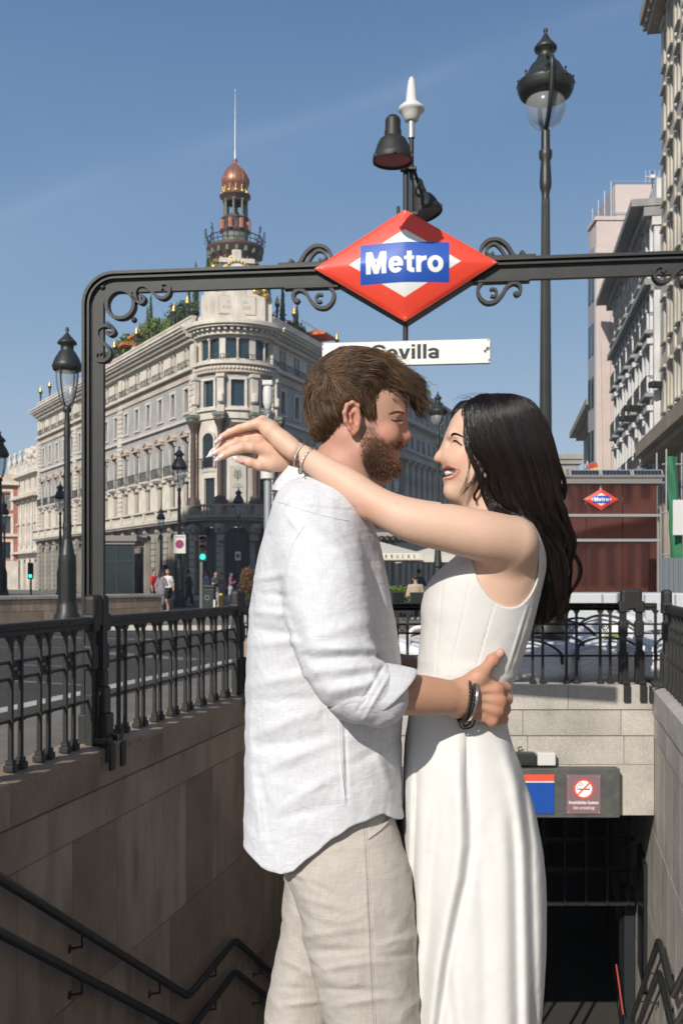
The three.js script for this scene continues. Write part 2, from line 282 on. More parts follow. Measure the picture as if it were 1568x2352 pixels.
// ---------------------------------------------------------------- the ground and the stairwell
const SH = 0.219;                                   // the well runs a little to the right as it goes away
const WL = (d) => -3.54 + SH * d, WR = (d) => 1.142 + SH * d;   // x of the left and right wall faces at distance d
const D0 = 3.02, DB = 12.0;                          // first step, back wall
{
  const s = new THREE.Shape([[-400, -60], [400, -60], [400, 700], [-400, 700]].map(([x, y]) => new THREE.Vector2(x, y)));
  s.holes.push(new THREE.Path([[WL(D0) - .2, D0], [WL(DB + .2) - .2, DB + .2], [WR(DB + .2) + .2, DB + .2], [WR(D0) + .2, D0]].map(([x, y]) => new THREE.Vector2(x, y))));
  struct('ground', triUV(new THREE.ShapeGeometry(s).rotateX(-Math.PI / 2)), M.paving);
  // roadway to the left of the well and across the square, one sheet above the ground, with a kerb beyond
  const rd = new THREE.Shape([[-4.9, 2], [-3.3, 9.5], [-1.7, 15.6], [2, 22], [-3, 27], [-40, 27.4], [-60, 27.4], [-60, 2]].map(([x, y]) => new THREE.Vector2(x, y)));
  struct('road', triUV(new THREE.ShapeGeometry(rd).rotateX(-Math.PI / 2).translate(0, .004, 0)), M.asphalt);
  const rd2 = new THREE.Shape([[-60, 46], [-14, 44], [2, 40], [9, 60], [40, 130], [34, 134], [2, 70], [-6, 62], [-60, 140]].map(([x, y]) => new THREE.Vector2(x, y)));
  struct('road', triUV(new THREE.ShapeGeometry(rd2).rotateX(-Math.PI / 2).translate(0, .004, 0)), M.asphalt);
  const kp = [[-60, -27.4], [-40, -27.4], [-3, -27], [2, -22]];
  struct('kerb', triUV(ribbon(kp.map(([x, z]) => [x, -z]), .3, .13).rotateX(-Math.PI / 2).translate(0, .065, 0)), M.granite[2]);
  const k2 = [[-4.9, 2], [-3.3, 9.5], [-1.7, 15.6], [2, 22]];
  struct('kerb', triUV(ribbon(k2, .22, .1).rotateX(-Math.PI / 2).translate(0, .05, 0)), M.granite[1]);
  const arrow = (x, z, w, l, rot, name) => { const g = new THREE.PlaneGeometry(w, l).rotateX(-Math.PI / 2).rotateY(rot).translate(x, .009, z); const m = struct(name, triUV(g), M.paint); return m; };
  arrow(-7.2, -16.5, .16, 7, 1.25, 'lane_line'); arrow(-4.6, -13.4, .14, 4.4, 1.1, 'lane_line'); arrow(-9.5, -20.5, .14, 8, 1.4, 'lane_line');
  arrow(-3.4, -17.6, .5, 2.6, .9, 'lane_line'); arrow(-5.4, -23, .4, 3.2, 1.2, 'lane_line'); arrow(-9, -25.6, .15, 9, 1.5, 'lane_line');
  // a block of the wall: d0..d1 along, y0..y1, face stands out by p
}
function wallBlock(side, d0, d1, y0, y1, p, th = .3, ch = 0) {          // side -1 left wall, +1 right wall
  const X = side < 0 ? WL : WR, s = -side, g = side < 0 ? .003 : .0015;
  const A = (d, o) => X(d) + s * o, a = d0 + g, b = d1 - g, lo = y0 + g, hi = y1 - g, c = .006;
  const pos = [], quad = (...q) => { const t = s > 0 ? [0, 1, 2, 0, 2, 3] : [0, 2, 1, 0, 3, 2]; for (const i of t) pos.push(...q[i]); };
  const f = (d, y, o) => [A(d, o), y, -d];
  const ht = hi - ch, in2 = p - c - ch * 2.2, fa = [f(a + c, lo + c, p), f(a + c, ht - c, p), f(b - c, ht - c, p), f(b - c, lo + c, p)], bk = [f(a, lo, p - c), f(a, ht, p - c), f(b, ht, p - c), f(b, lo, p - c)];
  if (ch) quad(f(a, ht, p - c), f(b, ht, p - c), f(b, hi, in2), f(a, hi, in2));
  quad(fa[0], fa[3], fa[2], fa[1]);
  for (let i = 0; i < 4; i++) { const j = (i + 1) % 4; quad(fa[i], fa[j], bk[j], bk[i]); }
  quad(f(a, hi, in2), f(b, hi, in2), f(b, hi, -th), f(a, hi, -th)); quad(f(a, lo, -th), f(b, lo, -th), f(b, lo, p - c), f(a, lo, p - c));
  const gm = new THREE.BufferGeometry(); gm.setAttribute('position', new THREE.Float32BufferAttribute(pos, 3)); gm.computeVertexNormals(); return triUV(gm);
}
function sideWall(side, label) {
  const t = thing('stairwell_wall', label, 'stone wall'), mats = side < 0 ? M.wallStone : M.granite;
  const X = side < 0 ? WL : WR, o = -side;
  const shear = (d0, d1, y0, y1, x0, x1) => { const g = box(1, y1 - y0, d1 - d0, 0, (y0 + y1) / 2, -(d0 + d1) / 2), p = g.attributes.position; for (let i = 0; i < p.count; i++) p.setX(i, X(-p.getZ(i)) - o * (p.getX(i) > 0 ? x1 : x0)); g.computeVertexNormals(); return triUV(g); };
  part('wall_core', shear(1.2, 24, -9, .02, .03, .32), M.joint, t);
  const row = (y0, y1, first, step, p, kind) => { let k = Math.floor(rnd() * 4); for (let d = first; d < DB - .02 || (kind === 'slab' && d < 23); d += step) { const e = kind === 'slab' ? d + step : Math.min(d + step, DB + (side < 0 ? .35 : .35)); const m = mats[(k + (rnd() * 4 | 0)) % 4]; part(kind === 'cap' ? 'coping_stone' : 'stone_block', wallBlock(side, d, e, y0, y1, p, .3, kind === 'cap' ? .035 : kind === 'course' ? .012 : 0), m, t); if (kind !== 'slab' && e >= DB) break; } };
  row(-.24, .085, 1.5, 1.22, .03, 'cap'); row(-.55, -.24, .9, 1.2, .012, 'course');
  row(-1.72, -.55, .65, .733, 0, 'slab'); row(-2.9, -1.72, 1.0, .733, 0, 'slab'); row(-4.1, -2.9, 6.5, .733, 0, 'slab'); row(-5.4, -4.1, 9.4, .733, 0, 'slab');
  return t;
}
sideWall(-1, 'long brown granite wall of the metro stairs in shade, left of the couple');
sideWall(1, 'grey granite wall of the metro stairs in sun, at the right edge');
{
  const t = thing('entrance_wall', 'pale granite wall above the dark metro entrance, facing the stairs', 'stone wall');
  part('wall_core', triUV(box(WR(DB) - WL(DB) - .02, 1.5, .28, (WR(DB) + WL(DB)) / 2, -.72, -DB - .18)), M.joint, t);
  const rows = [[.095, -.205, .04, [1.52, 2.72], 1.2], [-.205, -.52, .02, [1.0, 2.18], 1.18], [-.52, -.87, 0, [1.08, 2.24], 1.16], [-.87, -1.485, 0, [1.5, 2.75], 1.25]];
  for (const [hi, lo, p, [x1, x2], step] of rows) {
    const xs = [WL(DB) + .005]; for (let x = x1 - step * 3; x < WR(DB) - .25; x += step) if (x > WL(DB) + .25) xs.push(x); xs.push(WR(DB) - .003);
    for (let i = 0; i < xs.length - 1; i++) {
      const w = xs[i + 1] - xs[i] - .004, h = hi - lo - .004;
      part(hi > 0 ? 'coping_stone' : 'stone_block', triUV(rbox(w, h, .34, .006, (xs[i] + xs[i + 1]) / 2, (hi + lo) / 2, -DB - .17 + p, 1)), M.granite[(rnd() * 4) | 0], t);
    }
  }
}
{ // stairs, landing, second flight, tunnel
  const st = [], ld = [];
  const slab = (d0, d1, y, th) => { const g = box(1, th, d1 - d0, 0, y - th / 2, -(d0 + d1) / 2), p = g.attributes.position; for (let i = 0; i < p.count; i++) { const d = -p.getZ(i); p.setX(i, p.getX(i) < 0 ? WL(d) + .002 : WR(d) - .002); } g.computeVertexNormals(); return triUV(g); };
  const t = thing('stairs', 'granite steps going down into the metro entrance behind the couple', 'staircase');
  let d = D0, y = 0; const rise = .17, run = (9.26 - D0) / 20;
  for (let i = 0; i < 20; i++) { y -= rise; part('step', slab(d, d + run + .02, y, .3), M.granite[i % 4], t); d += run; }
  part('landing', slab(9.26, 10.62, -3.4 - .001, .3), M.granite[1], t);
  d = 10.6; y = -3.4;
  for (let i = 0; i < 22; i++) { y -= rise; part('step', slab(d, d + run + .02, y, .3), M.granite[i % 4], t); d += run; }
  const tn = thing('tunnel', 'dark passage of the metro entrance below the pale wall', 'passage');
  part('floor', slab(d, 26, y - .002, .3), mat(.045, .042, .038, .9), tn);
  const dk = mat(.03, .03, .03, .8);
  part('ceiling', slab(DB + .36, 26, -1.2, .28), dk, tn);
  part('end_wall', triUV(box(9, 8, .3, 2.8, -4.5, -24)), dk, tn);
}
// ---------------------------------------------------------------- signs and fittings on the entrance wall
{
  const z = -DB + .02, pt = (x, y) => [(x - 784) / FOC * DB, CAMY + (1333 - y) / FOC * DB];
  const b = thing('sign_board', 'dark grey metal board with two signs over the metro entrance', 'sign board');
  const [x1, y1] = pt(1414, 1759.5), x0 = WL(DB) + 1.0, [, y0] = pt(0, 1871);
  part('board', triUV(rbox(x1 - x0, y1 - y0, .16, .012, (x0 + x1) / 2, (y0 + y1) / 2, z + .07)), mat(.13, .13, .12, .5, { map: T.metal, bumpMap: T.metalB, bumpScale: .0005 }), b);
  const sg = thing('no_smoking_sign', 'small mauve no smoking sign on the dark board', 'sign');
  const [sx0, sy0] = pt(1293, 1773), [sx1, sy1] = pt(1369, 1861);
  const nt = canvasTex(512, 600, (g, w, h) => {
    g.fillStyle = '#86686c'; g.fillRect(0, 0, w, h); g.fillStyle = '#f4f1ee'; g.beginPath(); g.arc(w / 2, 215, 140, 0, 7); g.fill();
    g.strokeStyle = '#1c1a1a'; g.lineWidth = 20; g.beginPath(); g.moveTo(185, 220); g.lineTo(350, 220); g.stroke();
    g.fillStyle = '#1c1a1a'; for (let i = 0; i < 3; i++) g.fillRect(150 + i * 11, 208, 6, 24);
    g.lineWidth = 7; g.beginPath(); g.moveTo(160, 195); g.bezierCurveTo(150, 160, 190, 165, 200, 160); g.bezierCurveTo(170, 120, 220, 105, 235, 125); g.bezierCurveTo(255, 150, 230, 165, 215, 158); g.stroke();
    g.strokeStyle = '#e0503c'; g.lineWidth = 28; g.beginPath(); g.arc(w / 2, 215, 142, 0, 7); g.stroke(); g.lineWidth = 26; g.beginPath(); g.moveTo(w / 2 + 98, 117); g.lineTo(w / 2 - 98, 313); g.stroke();
    g.fillStyle = '#f3efec'; g.textAlign = 'center'; g.font = 'bold 66px sans-serif'; g.fillText('Prohibido fumar', w / 2, 452, 470); g.font = 'italic 62px sans-serif'; g.fillText('No smoking', w / 2, 532, 330);
    for (const [x, y] of [[18, 18], [494, 18], [18, 582], [494, 582]]) { g.fillStyle = '#d8d0cc'; g.beginPath(); g.arc(x, y, 7, 0, 7); g.fill(); }
  });
  part('panel', triUV(box(sx1 - sx0, sy0 - sy1, .012, (sx0 + sx1) / 2, (sy0 + sy1) / 2, z + .156)), mat(.22, .15, .16, .5), sg);
  part('print', plane(sx1 - sx0 - .006, sy0 - sy1 - .006, (sx0 + sx1) / 2, (sy0 + sy1) / 2, z + .165), new THREE.MeshStandardMaterial({ map: nt, roughness: .45 }), sg);
  const ms = thing('metro_poster', 'red white and blue panel on the dark board beside the dress', 'sign');
  const [mx1, my1] = pt(1264.5, 1772.5), [, my0] = pt(0, 1861), mx0 = mx1 - 1.1, H = my1 - my0;
  part('blue_panel', triUV(box(mx1 - mx0, H * .80, .014, (mx0 + mx1) / 2, my0 + H * .40, z + .157)), mat(.012, .075, .36, .4), ms);
  part('white_stripe', triUV(box(mx1 - mx0, H * .03, .014, (mx0 + mx1) / 2, my0 + H * .815, z + .157)), mat(.75, .75, .75, .4), ms);
  part('red_panel', triUV(box(mx1 - mx0, H * .17, .014, (mx0 + mx1) / 2, my0 + H * .915, z + .157)), mat(.74, .10, .05, .4), ms);
  const lb = thing('junction_box', 'small white box above the dark sign board', 'junction box');
  const [lx0, ly0] = pt(1229, 1725), [lx1, ly1] = pt(1270, 1754);
  part('case', rbox(lx1 - lx0, ly0 - ly1, .12, .012, (lx0 + lx1) / 2, (ly0 + ly1) / 2, z + .06), M.white, lb);
  const dv = thing('display_box', 'small black display box beside the white junction box', 'display');
  const [dx0, dy0] = pt(1150, 1724), [dx1] = pt(1224, 0);
  part('case', rbox(dx1 - dx0, dy0 - ly1 - .01, .14, .012, (dx0 + dx1) / 2, (dy0 + ly1) / 2, z + .07), mat(.03, .035, .035, .4), dv);
  part('screen', rbox(dx1 - dx0 - .05, dy0 - ly1 - .06, .012, .004, (dx0 + dx1) / 2, (dy0 + ly1) / 2, z + .143), mat(.035, .038, .03, .3), dv);
  part('hook', tube([V(dx0 + .2, dy0, z + .05), V(dx0 + .2, dy0 + .05, z + .05), V(dx0 + .24, dy0 + .055, z + .05)], .008, 8, 6), M.iron, dv);
  // the grille and inside signs
  const gm2 = mat(.012, .013, .014, .6);
  const gr = thing('entrance_grille', 'dark metal grille inside the metro doorway', 'grille');
  for (let i = 0; i < 16; i++) part('bar', box(.035, 1.95, .05, WL(14.6) + .2 + i * .31, -2.42, -14.6), gm2, gr);
  for (const yy of [-3.4, -2.45, -1.55, -2.9]) part('rail', box(4.6, .06, .04, (WL(14.6) + WR(14.6)) / 2, yy, -14.6 - .045), gm2, gr);
  for (const [xx, y2] of [[1.72, -6.1], [2.28, -6.2], [2.52, -6.2]]) part('door_post', box(.04, 4.6, .06, xx, -3.9, -14.75), mat(.05, .05, .045, .4), gr);
  const sb = thing('sign_band', 'dim red white and blue band behind the grille', 'sign');
  part('blue_band', box(4.2, .25, .08, 1.3, -1.63, -15), mat(.02, .06, .3, .4), sb); part('red_band', box(4.2, .2, .08, 1.3, -1.86, -15), mat(.6, .1, .06, .4), sb); part('white_band', box(4.2, .14, .08, 1.3, -2.03, -15), mat(.6, .6, .6, .4), sb);
  const jm = thing('door_jamb', 'dark slate door jamb with a red strip inside the doorway', 'door frame');
  part('jamb', rbox(.16, 3.4, .3, .01, WR(15.2) - .12, -5.0, -15.2, 1), mat(.014, .017, .02, .6), jm);
  part('red_strip', bar(P(1414, 2215, 15.0), P(1430, 2330, 14.8), .011), mat(.5, .06, .04, .5), jm);
  const ps = thing('poster_case', 'black framed poster case on the sunlit wall at the right', 'poster case');
  const X = (d) => WR(d) - .03, pg = (d0, d1, y0, y1, o) => { const g = new THREE.BufferGeometry(); g.setAttribute('position', new THREE.Float32BufferAttribute([X(d0) - o, y0, -d0, X(d1) - o, y0, -d1, X(d1) - o, y1, -d1, X(d0) - o, y0, -d0, X(d1) - o, y1, -d1, X(d0) - o, y1, -d0], 3)); g.computeVertexNormals(); return triUV(g); };
  const fr = box(1, 1.7, 1.05, 0, -3.2, -13.5), fp = fr.attributes.position; for (let i = 0; i < fp.count; i++) fp.setX(i, X(-fp.getZ(i)) + (fp.getX(i) > 0 ? .02 : -.02)); fr.computeVertexNormals();
  part('frame', triUV(fr), M.ironBlack, ps); part('glass', pg(13.02, 13.97, -3.98, -2.42, .024), M.glassDark, ps);
}
// ---------------------------------------------------------------- handrails on both walls
for (const side of [-1, 1]) {
  const X = (d) => (side < 0 ? WL(d) + .09 : WR(d) - .09);
  const t = thing('handrail', side < 0 ? 'pair of dark handrails stepping down the left wall of the stairs' : 'pair of dark handrails on the sunlit right wall of the stairs', 'handrail');
  for (const off of [0, -.335]) {
    const prof = [[2.9, 1.62], [9.26, -2.52], [10.6, -2.48], [14.6, -5.1]];
    const ps = []; for (let i = 0; i < prof.length; i++) { const [d, y] = prof[i]; if (i && i < prof.length - 1) { for (const q of [-.07, 0, .07]) { const o = q < 0 ? prof[i - 1] : prof[i + 1], L = Math.hypot(o[0] - d, o[1] - y), f = Math.abs(q) / L; ps.push([lerp(d, o[0], f), lerp(y, o[1], f) + (q === 0 ? (i === 1 ? .015 : -.015) : 0)]); } } else ps.push([d, y]); }
    const path = new THREE.CurvePath(); const vs = ps.map(([d, y]) => V(X(d), y + off, -d)); for (let i = 0; i < vs.length - 1; i++) path.add(new THREE.LineCurve3(vs[i], vs[i + 1]));
    const gs = []; for (let i = 0; i < vs.length - 1; i++) { gs.push(bar(vs[i], vs[i + 1], .034, 14)); gs.push(sph(.034, vs[i].x, vs[i].y, vs[i].z, 12, 8)); }
    part('rail', triUV(merge(gs)), M.lampIron, t);
    for (const d of [4.6, 5.9, 7.2, 8.6, 10.0, 11.5, 12.9]) {
      const y = d < 9.26 ? lerp(1.62, -2.52, (d - 2.9) / 6.36) : d < 10.6 ? -2.5 : -2.48 - (d - 10.6) * .655;
      const w = side < 0 ? WL(d) : WR(d), p = V(X(d), y + off - .02, -d);
      part('bracket', triUV(merge([bar(p, V(p.x, p.y - .10, p.z), .009), bar(V(p.x, p.y - .10, p.z), V(w, p.y - .115, p.z), .009), sph(.011, p.x, p.y - .1, p.z, 8, 6), bar(V(w, p.y - .115, p.z), V(w + (side < 0 ? .008 : -.008), p.y - .115, p.z), .032, 12)])), M.lampIron, t);
    }
  }
}
// ---------------------------------------------------------------- iron railings
const RY = { cop: .088, foot: .14, b1: .425, b2: .70, b3: .81, low: .98, top: 1.067 };
const G = {
  baluster: triUV(merge([rbox(.032, .86, .032, .006, 0, .55, 0, 1), box(.05, .03, .05, 0, .15, 0), box(.048, .024, .048, 0, RY.b1, 0), box(.048, .024, .048, 0, RY.b2, 0), box(.048, .024, .048, 0, RY.b3, 0)])),
  foot: triUV(merge([rbox(.072, .046, .076, .008, 0, RY.cop + .023, 0, 1), rbox(.052, .024, .054, .006, 0, RY.cop + .056, 0, 1)])),
  bracket: triUV(merge([rbox(.075, .018, .045, .004, 0, .972, 0, 1), rbox(.054, .022, .04, .004, 0, .954, 0, 1)])),
  heart: triUV(merge([ribbon(spiral(-.022, .028, .020, .008, 3.6, -2.2), .009, .012), ribbon(spiral(.022, .028, .020, .008, -.45, 5.3), .009, .012), ribbon([[-.04, .02], [0, -.042], [.04, .02]], .010, .012), ribbon([[-.03, -.04], [0, -.004], [.03, -.04]], .008, .012)]).translate(0, .755, 0)),
  cap: triUV(merge([rbox(.26, .24, .112, .04, 0, 1.12, 0, 3), rbox(.31, .1, .11, .02, 0, 1.04, 0, 2), rbox(.11, .06, .11, .01, -.098, .985, 0, 1), rbox(.11, .06, .11, .01, .098, .985, 0, 1)])),
  leg: triUV(merge([rbox(.078, .56, .06, .008, 0, .70, 0, 1), rbox(.106, .2, .09, .022, 0, .755, 0, 2), rbox(.112, .40, .075, .012, 0, .28, .012, 2), rbox(.03, .40, .03, .004, 0, .28, .052, 1)])),
  strap: triUV(merge([rbox(.084, .05, .16, .01, 0, RY.cop + .028, .085, 1), rbox(.084, .2, .025, .008, 0, -.01, .165 + .012, 1)])),
};
function rivets() { const g = []; for (const x of [-.036, .036]) for (let i = 0; i < 5; i++) g.push(sph(.008, x, .13 + i * .072, .051, 6, 4)); return merge(g); }
G.rivet = triUV(rivets());
function railing(label, pos, rotY, items, x0, x1, mt, doublePost = true) {       // local x along, local +z towards the well
  const t = thing('iron_railing', label, 'railing', pos, rotY);
  const posts = items.filter((i) => i[0] === 'p').map((i) => i[1]);
  const spans = []; let a = x0; for (const p of posts) { if (p - .15 > a) spans.push([a, p - .15]); a = p + .15; } if (x1 > a) spans.push([a, x1]);
  for (const [s, e] of spans) {
    const m = (s + e) / 2, w = e - s;
    const tr = part('top_rail', triUV(merge([rbox(w, .055, .085, .012, m, 1.04, 0, 2), rbox(w, .04, .06, .004, m, .998, 0, 1)])), mt, t);
    const rv = []; for (let x = s + .2; x < e; x += .42) rv.push(sph(.007, x, 1.04, .043, 6, 4), sph(.007, x + .1, 1.04, .043, 6, 4)); if (rv.length) (part('rivet', triUV(merge(rv)), mt, tr).userData.kind = 'stuff');
    for (const y of [RY.b1, RY.b2, RY.b3]) part('cross_bar', triUV(rbox(w + .2, .022, .022, .004, m, y, 0, 1)), mt, t);
  }
  for (const [k, x] of items) {
    if (k === 'p') {
      const p = part('post', G.cap, mt, t, V(x, 0, 0));
      for (const s of doublePost ? [-.098, .098] : [-.098, .098]) { const l = part('post_leg', G.leg, mt, p, V(s, 0, 0)); part('strap', G.strap, mt, p, V(s, 0, 0)); part('rivet', G.rivet, mt, p, V(s, 0, 0)).userData.kind = 'stuff'; }
    } else {
      const b = part('baluster', G.baluster, mt, t, V(x, 0, 0)); part('foot', G.foot, mt, b); part('capital', G.bracket, mt, b);
      if (k === 'o') part('scroll', G.heart, mt, t, V(x + .0615, 0, 0));
    }
  }
  return t;
}
{ // left: local x runs away along the wall
  const th = Math.atan(SH), L = Math.hypot(1, SH), pos = (d) => V(WL(d) - .075, 0, -d), it = [];
  const dd = (d) => (d - 7.78) * L;
  for (const p of [4.36, 7.78, 11.2]) it.push(['p', dd(p)]);
  for (const [a, n] of [[4.36, 8], [7.78, 8]]) for (let k = 0; k < n; k++) { const d = a + .39 + k * .363; if (d > a + 3.1) continue; it.push(['o', dd(d)]); it.push(['b', dd(d) + .123]); }
  for (let k = 0; k < 3; k++) { if (k < 2) { it.push(['o', dd(11.56 + k * .3)]); it.push(['b', dd(11.56 + k * .3) + .123]); } }
  for (let k = 0; k < 4; k++) { it.push(['o', dd(4.0 - k * .363)]); it.push(['b', dd(4.0 - k * .363) + .123]); }
  railing('black iron railing with paired bars on the left wall of the stairs', pos(7.78), Math.PI / 2 - th, it, dd(2.6), dd(12.0), M.iron);
  const itR = []; const de = (d) => -(d - 8.6) * L;
  for (const p of [11.82, 8.42, 5.0]) itR.push(['p', de(p)]);
  for (const a of [8.42, 5.0]) for (let k = 0; k < 8; k++) { const d = a + .39 + k * .363; if (d > a + 3.1) continue; itR.push(['o', de(d) - .123]); itR.push(['b', de(d)]); }
  railing('black iron railing on the right wall of the stairs, seen end on', V(WR(8.6) + .12, 0, -8.6), -Math.PI / 2 - th, itR, de(11.9), de(3.4), M.iron);
  const xb = (px) => (px - 784) / FOC * (DB + .1), itB = [['p', xb(1448)], ['p', xb(640)]];
  for (let k = 0; k < 14; k++) { const x = xb(1404) - .02 - k * .41; if (x < WL(DB)) break; if (Math.abs(x - xb(640)) < .35) continue; itB.push(['o', x - .0615 - .06]); itB.push(['b', x]); }
  itB.push(['b', xb(1504)]);
  railing('black iron railing above the metro entrance, in front of white bags', V(0, .008, -DB - .1), 0, itB, WL(DB), WR(DB) + .05, M.iron);
}
// ---------------------------------------------------------------- the metro arch, its signs and lamps
const ARCH = new THREE.Group();
{
  const K = 1.05, A = V(-1.91 * K, 0, -7.43 * K), B = V(2.83 * K, 0, -6.9 * K), mid = A.clone().add(B).multiplyScalar(.5), ry = Math.atan2(-(B.z - A.z), B.x - A.x), HW = A.distanceTo(B) / 2 / K;
  mid.y = CAMY * (1 - K);
  const arch = (n, l, c) => { const g = thing(n, l, c, mid.clone(), ry); g.scale.setScalar(K); return g; };   // drawn at 1 : 1.05
  const t = arch('metro_arch', 'dark iron arch over the metro stairs with scrollwork', 'iron arch');
  const TOPY = 3.63;
  const sweep = (n0, n1, deep, seg = 10, z = 0) => {      // along the outside path, inset n0..n1
    const path = [], m = (n0 + n1) / 2, R = .24, add = (x, y) => path.push([x, y]);
    add(-HW + m, .1); add(-HW + m, TOPY - R);
    for (let i = 1; i <= seg; i++) { const a = Math.PI - i / seg * Math.PI / 2; add(-HW + R + (R - m) * Math.cos(a), TOPY - R + (R - m) * Math.sin(a)); }
    for (let i = 0; i <= seg; i++) { const a = Math.PI / 2 - i / seg * Math.PI / 2; add(HW - R + (R - m) * Math.cos(a), TOPY - R + (R - m) * Math.sin(a)); }
    add(HW - m, .1); return ribbon(path, n1 - n0, deep).translate(0, 0, z);
  };
  part('moulding', triUV(merge([sweep(0, .022, .15), sweep(.022, .034, .07)])), M.ironDark, t);
  part('moulding', triUV(merge([sweep(.034, .05, .11), sweep(.05, .062, .06)])), M.ironDark, t);
  part('web', triUV(sweep(.062, .148, .045)), M.iron, t);
  for (const s of [-1, 1]) part('post_base', triUV(merge([rbox(.22, .36, .16, .012, s * (HW - .085), .18, 0), rbox(.19, .2, .13, .012, s * (HW - .08), .46, 0), rbox(.17, .12, .1, .01, s * (HW - .08), .62, 0)])), M.iron, t);
  // corner brackets: ring and four curls
  const k = 1 / 308, px = (x, y) => [(x - 197.5) * k, -(y - 640) * k];      // photo measures to metres about the corner
  const ring = []; for (let i = 0; i < 36; i++) { const a = i / 36 * 2 * Math.PI; ring.push([.222 + .104 * Math.cos(a), -.178 + .104 * Math.sin(a)]); }
  const curl = [ // leaving the ring along the beam and down the post
    smooth2([[.31, -.12], [.345, -.155], [.385, -.175], [.405, -.150], [.395, -.125], [.375, -.13]], 30),
    smooth2([[.35, -.16], [.335, -.105], [.36, -.055], [.41, -.05], [.455, -.085], [.50, -.13], [.55, -.145], [.59, -.115], [.595, -.06], [.56, -.035], [.53, -.055], [.545, -.08]], 60),
  ];
  const brk = (s) => {
    const X = (p) => [s * (-HW + .055 + p[0]), TOPY - .055 + p[1]], sw = ([x, y]) => [-y, -x];
    const g = [ribbon(ring.map(X), .024, .075, true), ...curl.map((c) => ribbon(c.map(X), .022, .075)), ...curl.map((c) => ribbon(c.map(sw).map(X), .022, .075))];
    for (const [a, b] of [[.33, -.30], [.09, -.05]]) { const [x, y] = X([a, b]); g.push(sph(.022, x, y, .02, 10, 8)); }
    const [fx, fy] = X([.56, -.065]), [gx, gy] = X([.065, -.56]), [hx, hy] = X([.39, -.14]), [jx, jy] = X([.14, -.39]);
    g.push(sph(.024, fx, fy, 0, 10, 8), sph(.024, gx, gy, 0, 10, 8), sph(.02, hx, hy, 0, 10, 8), sph(.02, jx, jy, 0, 10, 8));
    return triUV(merge(g));
  };
  part('corner_bracket', brk(1), M.iron, t); part('corner_bracket', brk(-1), M.iron, t);
  // scrolls beside the sign, pairs above and below the beam
  const q = 1 / 319, mx = 935, my = 628;
  const up = smooth2([[675, 585], [668, 592], [672, 602], [684, 600], [694, 588], [705, 570], [725, 556], [748, 558], [762, 572], [764, 590], [752, 602], [735, 600]].map(([x, y]) => [(x - mx) * q, -(y - my) * q]), 60);
  const up2 = smooth2([[736, 584], [744, 590], [752, 582], [745, 568], [732, 565], [720, 575], [708, 594], [700, 604]].map(([x, y]) => [(x - mx) * q, -(y - my) * q]), 40);
  const dn = smooth2([[688, 676], [684, 682], [676, 676], [677, 662], [690, 655], [704, 662], [716, 680], [732, 696], [752, 698], [767, 684], [770, 664], [762, 652]].map(([x, y]) => [(x - mx) * q, -(y - my) * q]), 60);
  const dn2 = smooth2([[742, 682], [734, 684], [728, 676], [734, 667], [744, 668]].map(([x, y]) => [(x - mx) * q, -(y - my) * q]), 20);
  for (const s of [1, -1]) {
    const f = (l) => l.map(([x, y]) => [x * s, y - (s < 0 ? 0 : .0)]);
    part('scroll', triUV(merge([ribbon(f(up), .024, .07), ribbon(f(up2), .02, .05)])), M.iron, t, V(0, 3.545 - .0, 0));
    part('scroll', triUV(merge([ribbon(f(dn), .024, .07), ribbon(f(dn2), .018, .05)])), M.iron, t, V(0, 3.545, 0));
    part('plate', triUV(merge([rbox(.42, .022, .1, .006, s * -.71, TOPY + .012, 0), rbox(.40, .02, .08, .006, s * -.68, TOPY - .156, 0)])), M.iron, t);
  }
  // the diamond sign
  const W = .647, H = .395, cy = 3.592;
  const face = (() => {
    const n = 48, pos = [], uv = [], idx = [];
    for (let j = 0; j <= n; j++) for (let i = 0; i <= n; i++) {
      const a = i / n * 2 - 1, b = j / n * 2 - 1, u = (a + b) / 2, v = (a - b) / 2, m = Math.max(Math.abs(a), Math.abs(b));   // diamond coordinates
      const soft = Math.pow(Math.pow(Math.abs(a), 4) + Math.pow(Math.abs(b), 4), .25), mm = lerp(soft, m, .55);
      const h = .085 * (1 - Math.pow(clamp(mm, 0, 1), 1.7)) + .012 - (m > .965 ? .008 : 0);
      pos.push(u * W, v * H, h); uv.push(u / 2 + .5, v / 2 + .5);
    }
    for (let j = 0; j < n; j++) for (let i = 0; i < n; i++) { const k0 = j * (n + 1) + i; idx.push(k0, k0 + n + 1, k0 + 1, k0 + 1, k0 + n + 1, k0 + n + 2); }
    const g = new THREE.BufferGeometry(); g.setAttribute('position', new THREE.Float32BufferAttribute(pos, 3)); g.setAttribute('uv', new THREE.Float32BufferAttribute(uv, 2)); g.setIndex(idx); g.computeVertexNormals(); 
    const nn = g.attributes.normal; if (nn.getZ(n * 20) < 0) { for (let i = 0; i < idx.length; i += 3) { const s = idx[i]; idx[i] = idx[i + 1]; idx[i + 1] = s; } g.setIndex(idx); g.computeVertexNormals(); } return g;
  })();
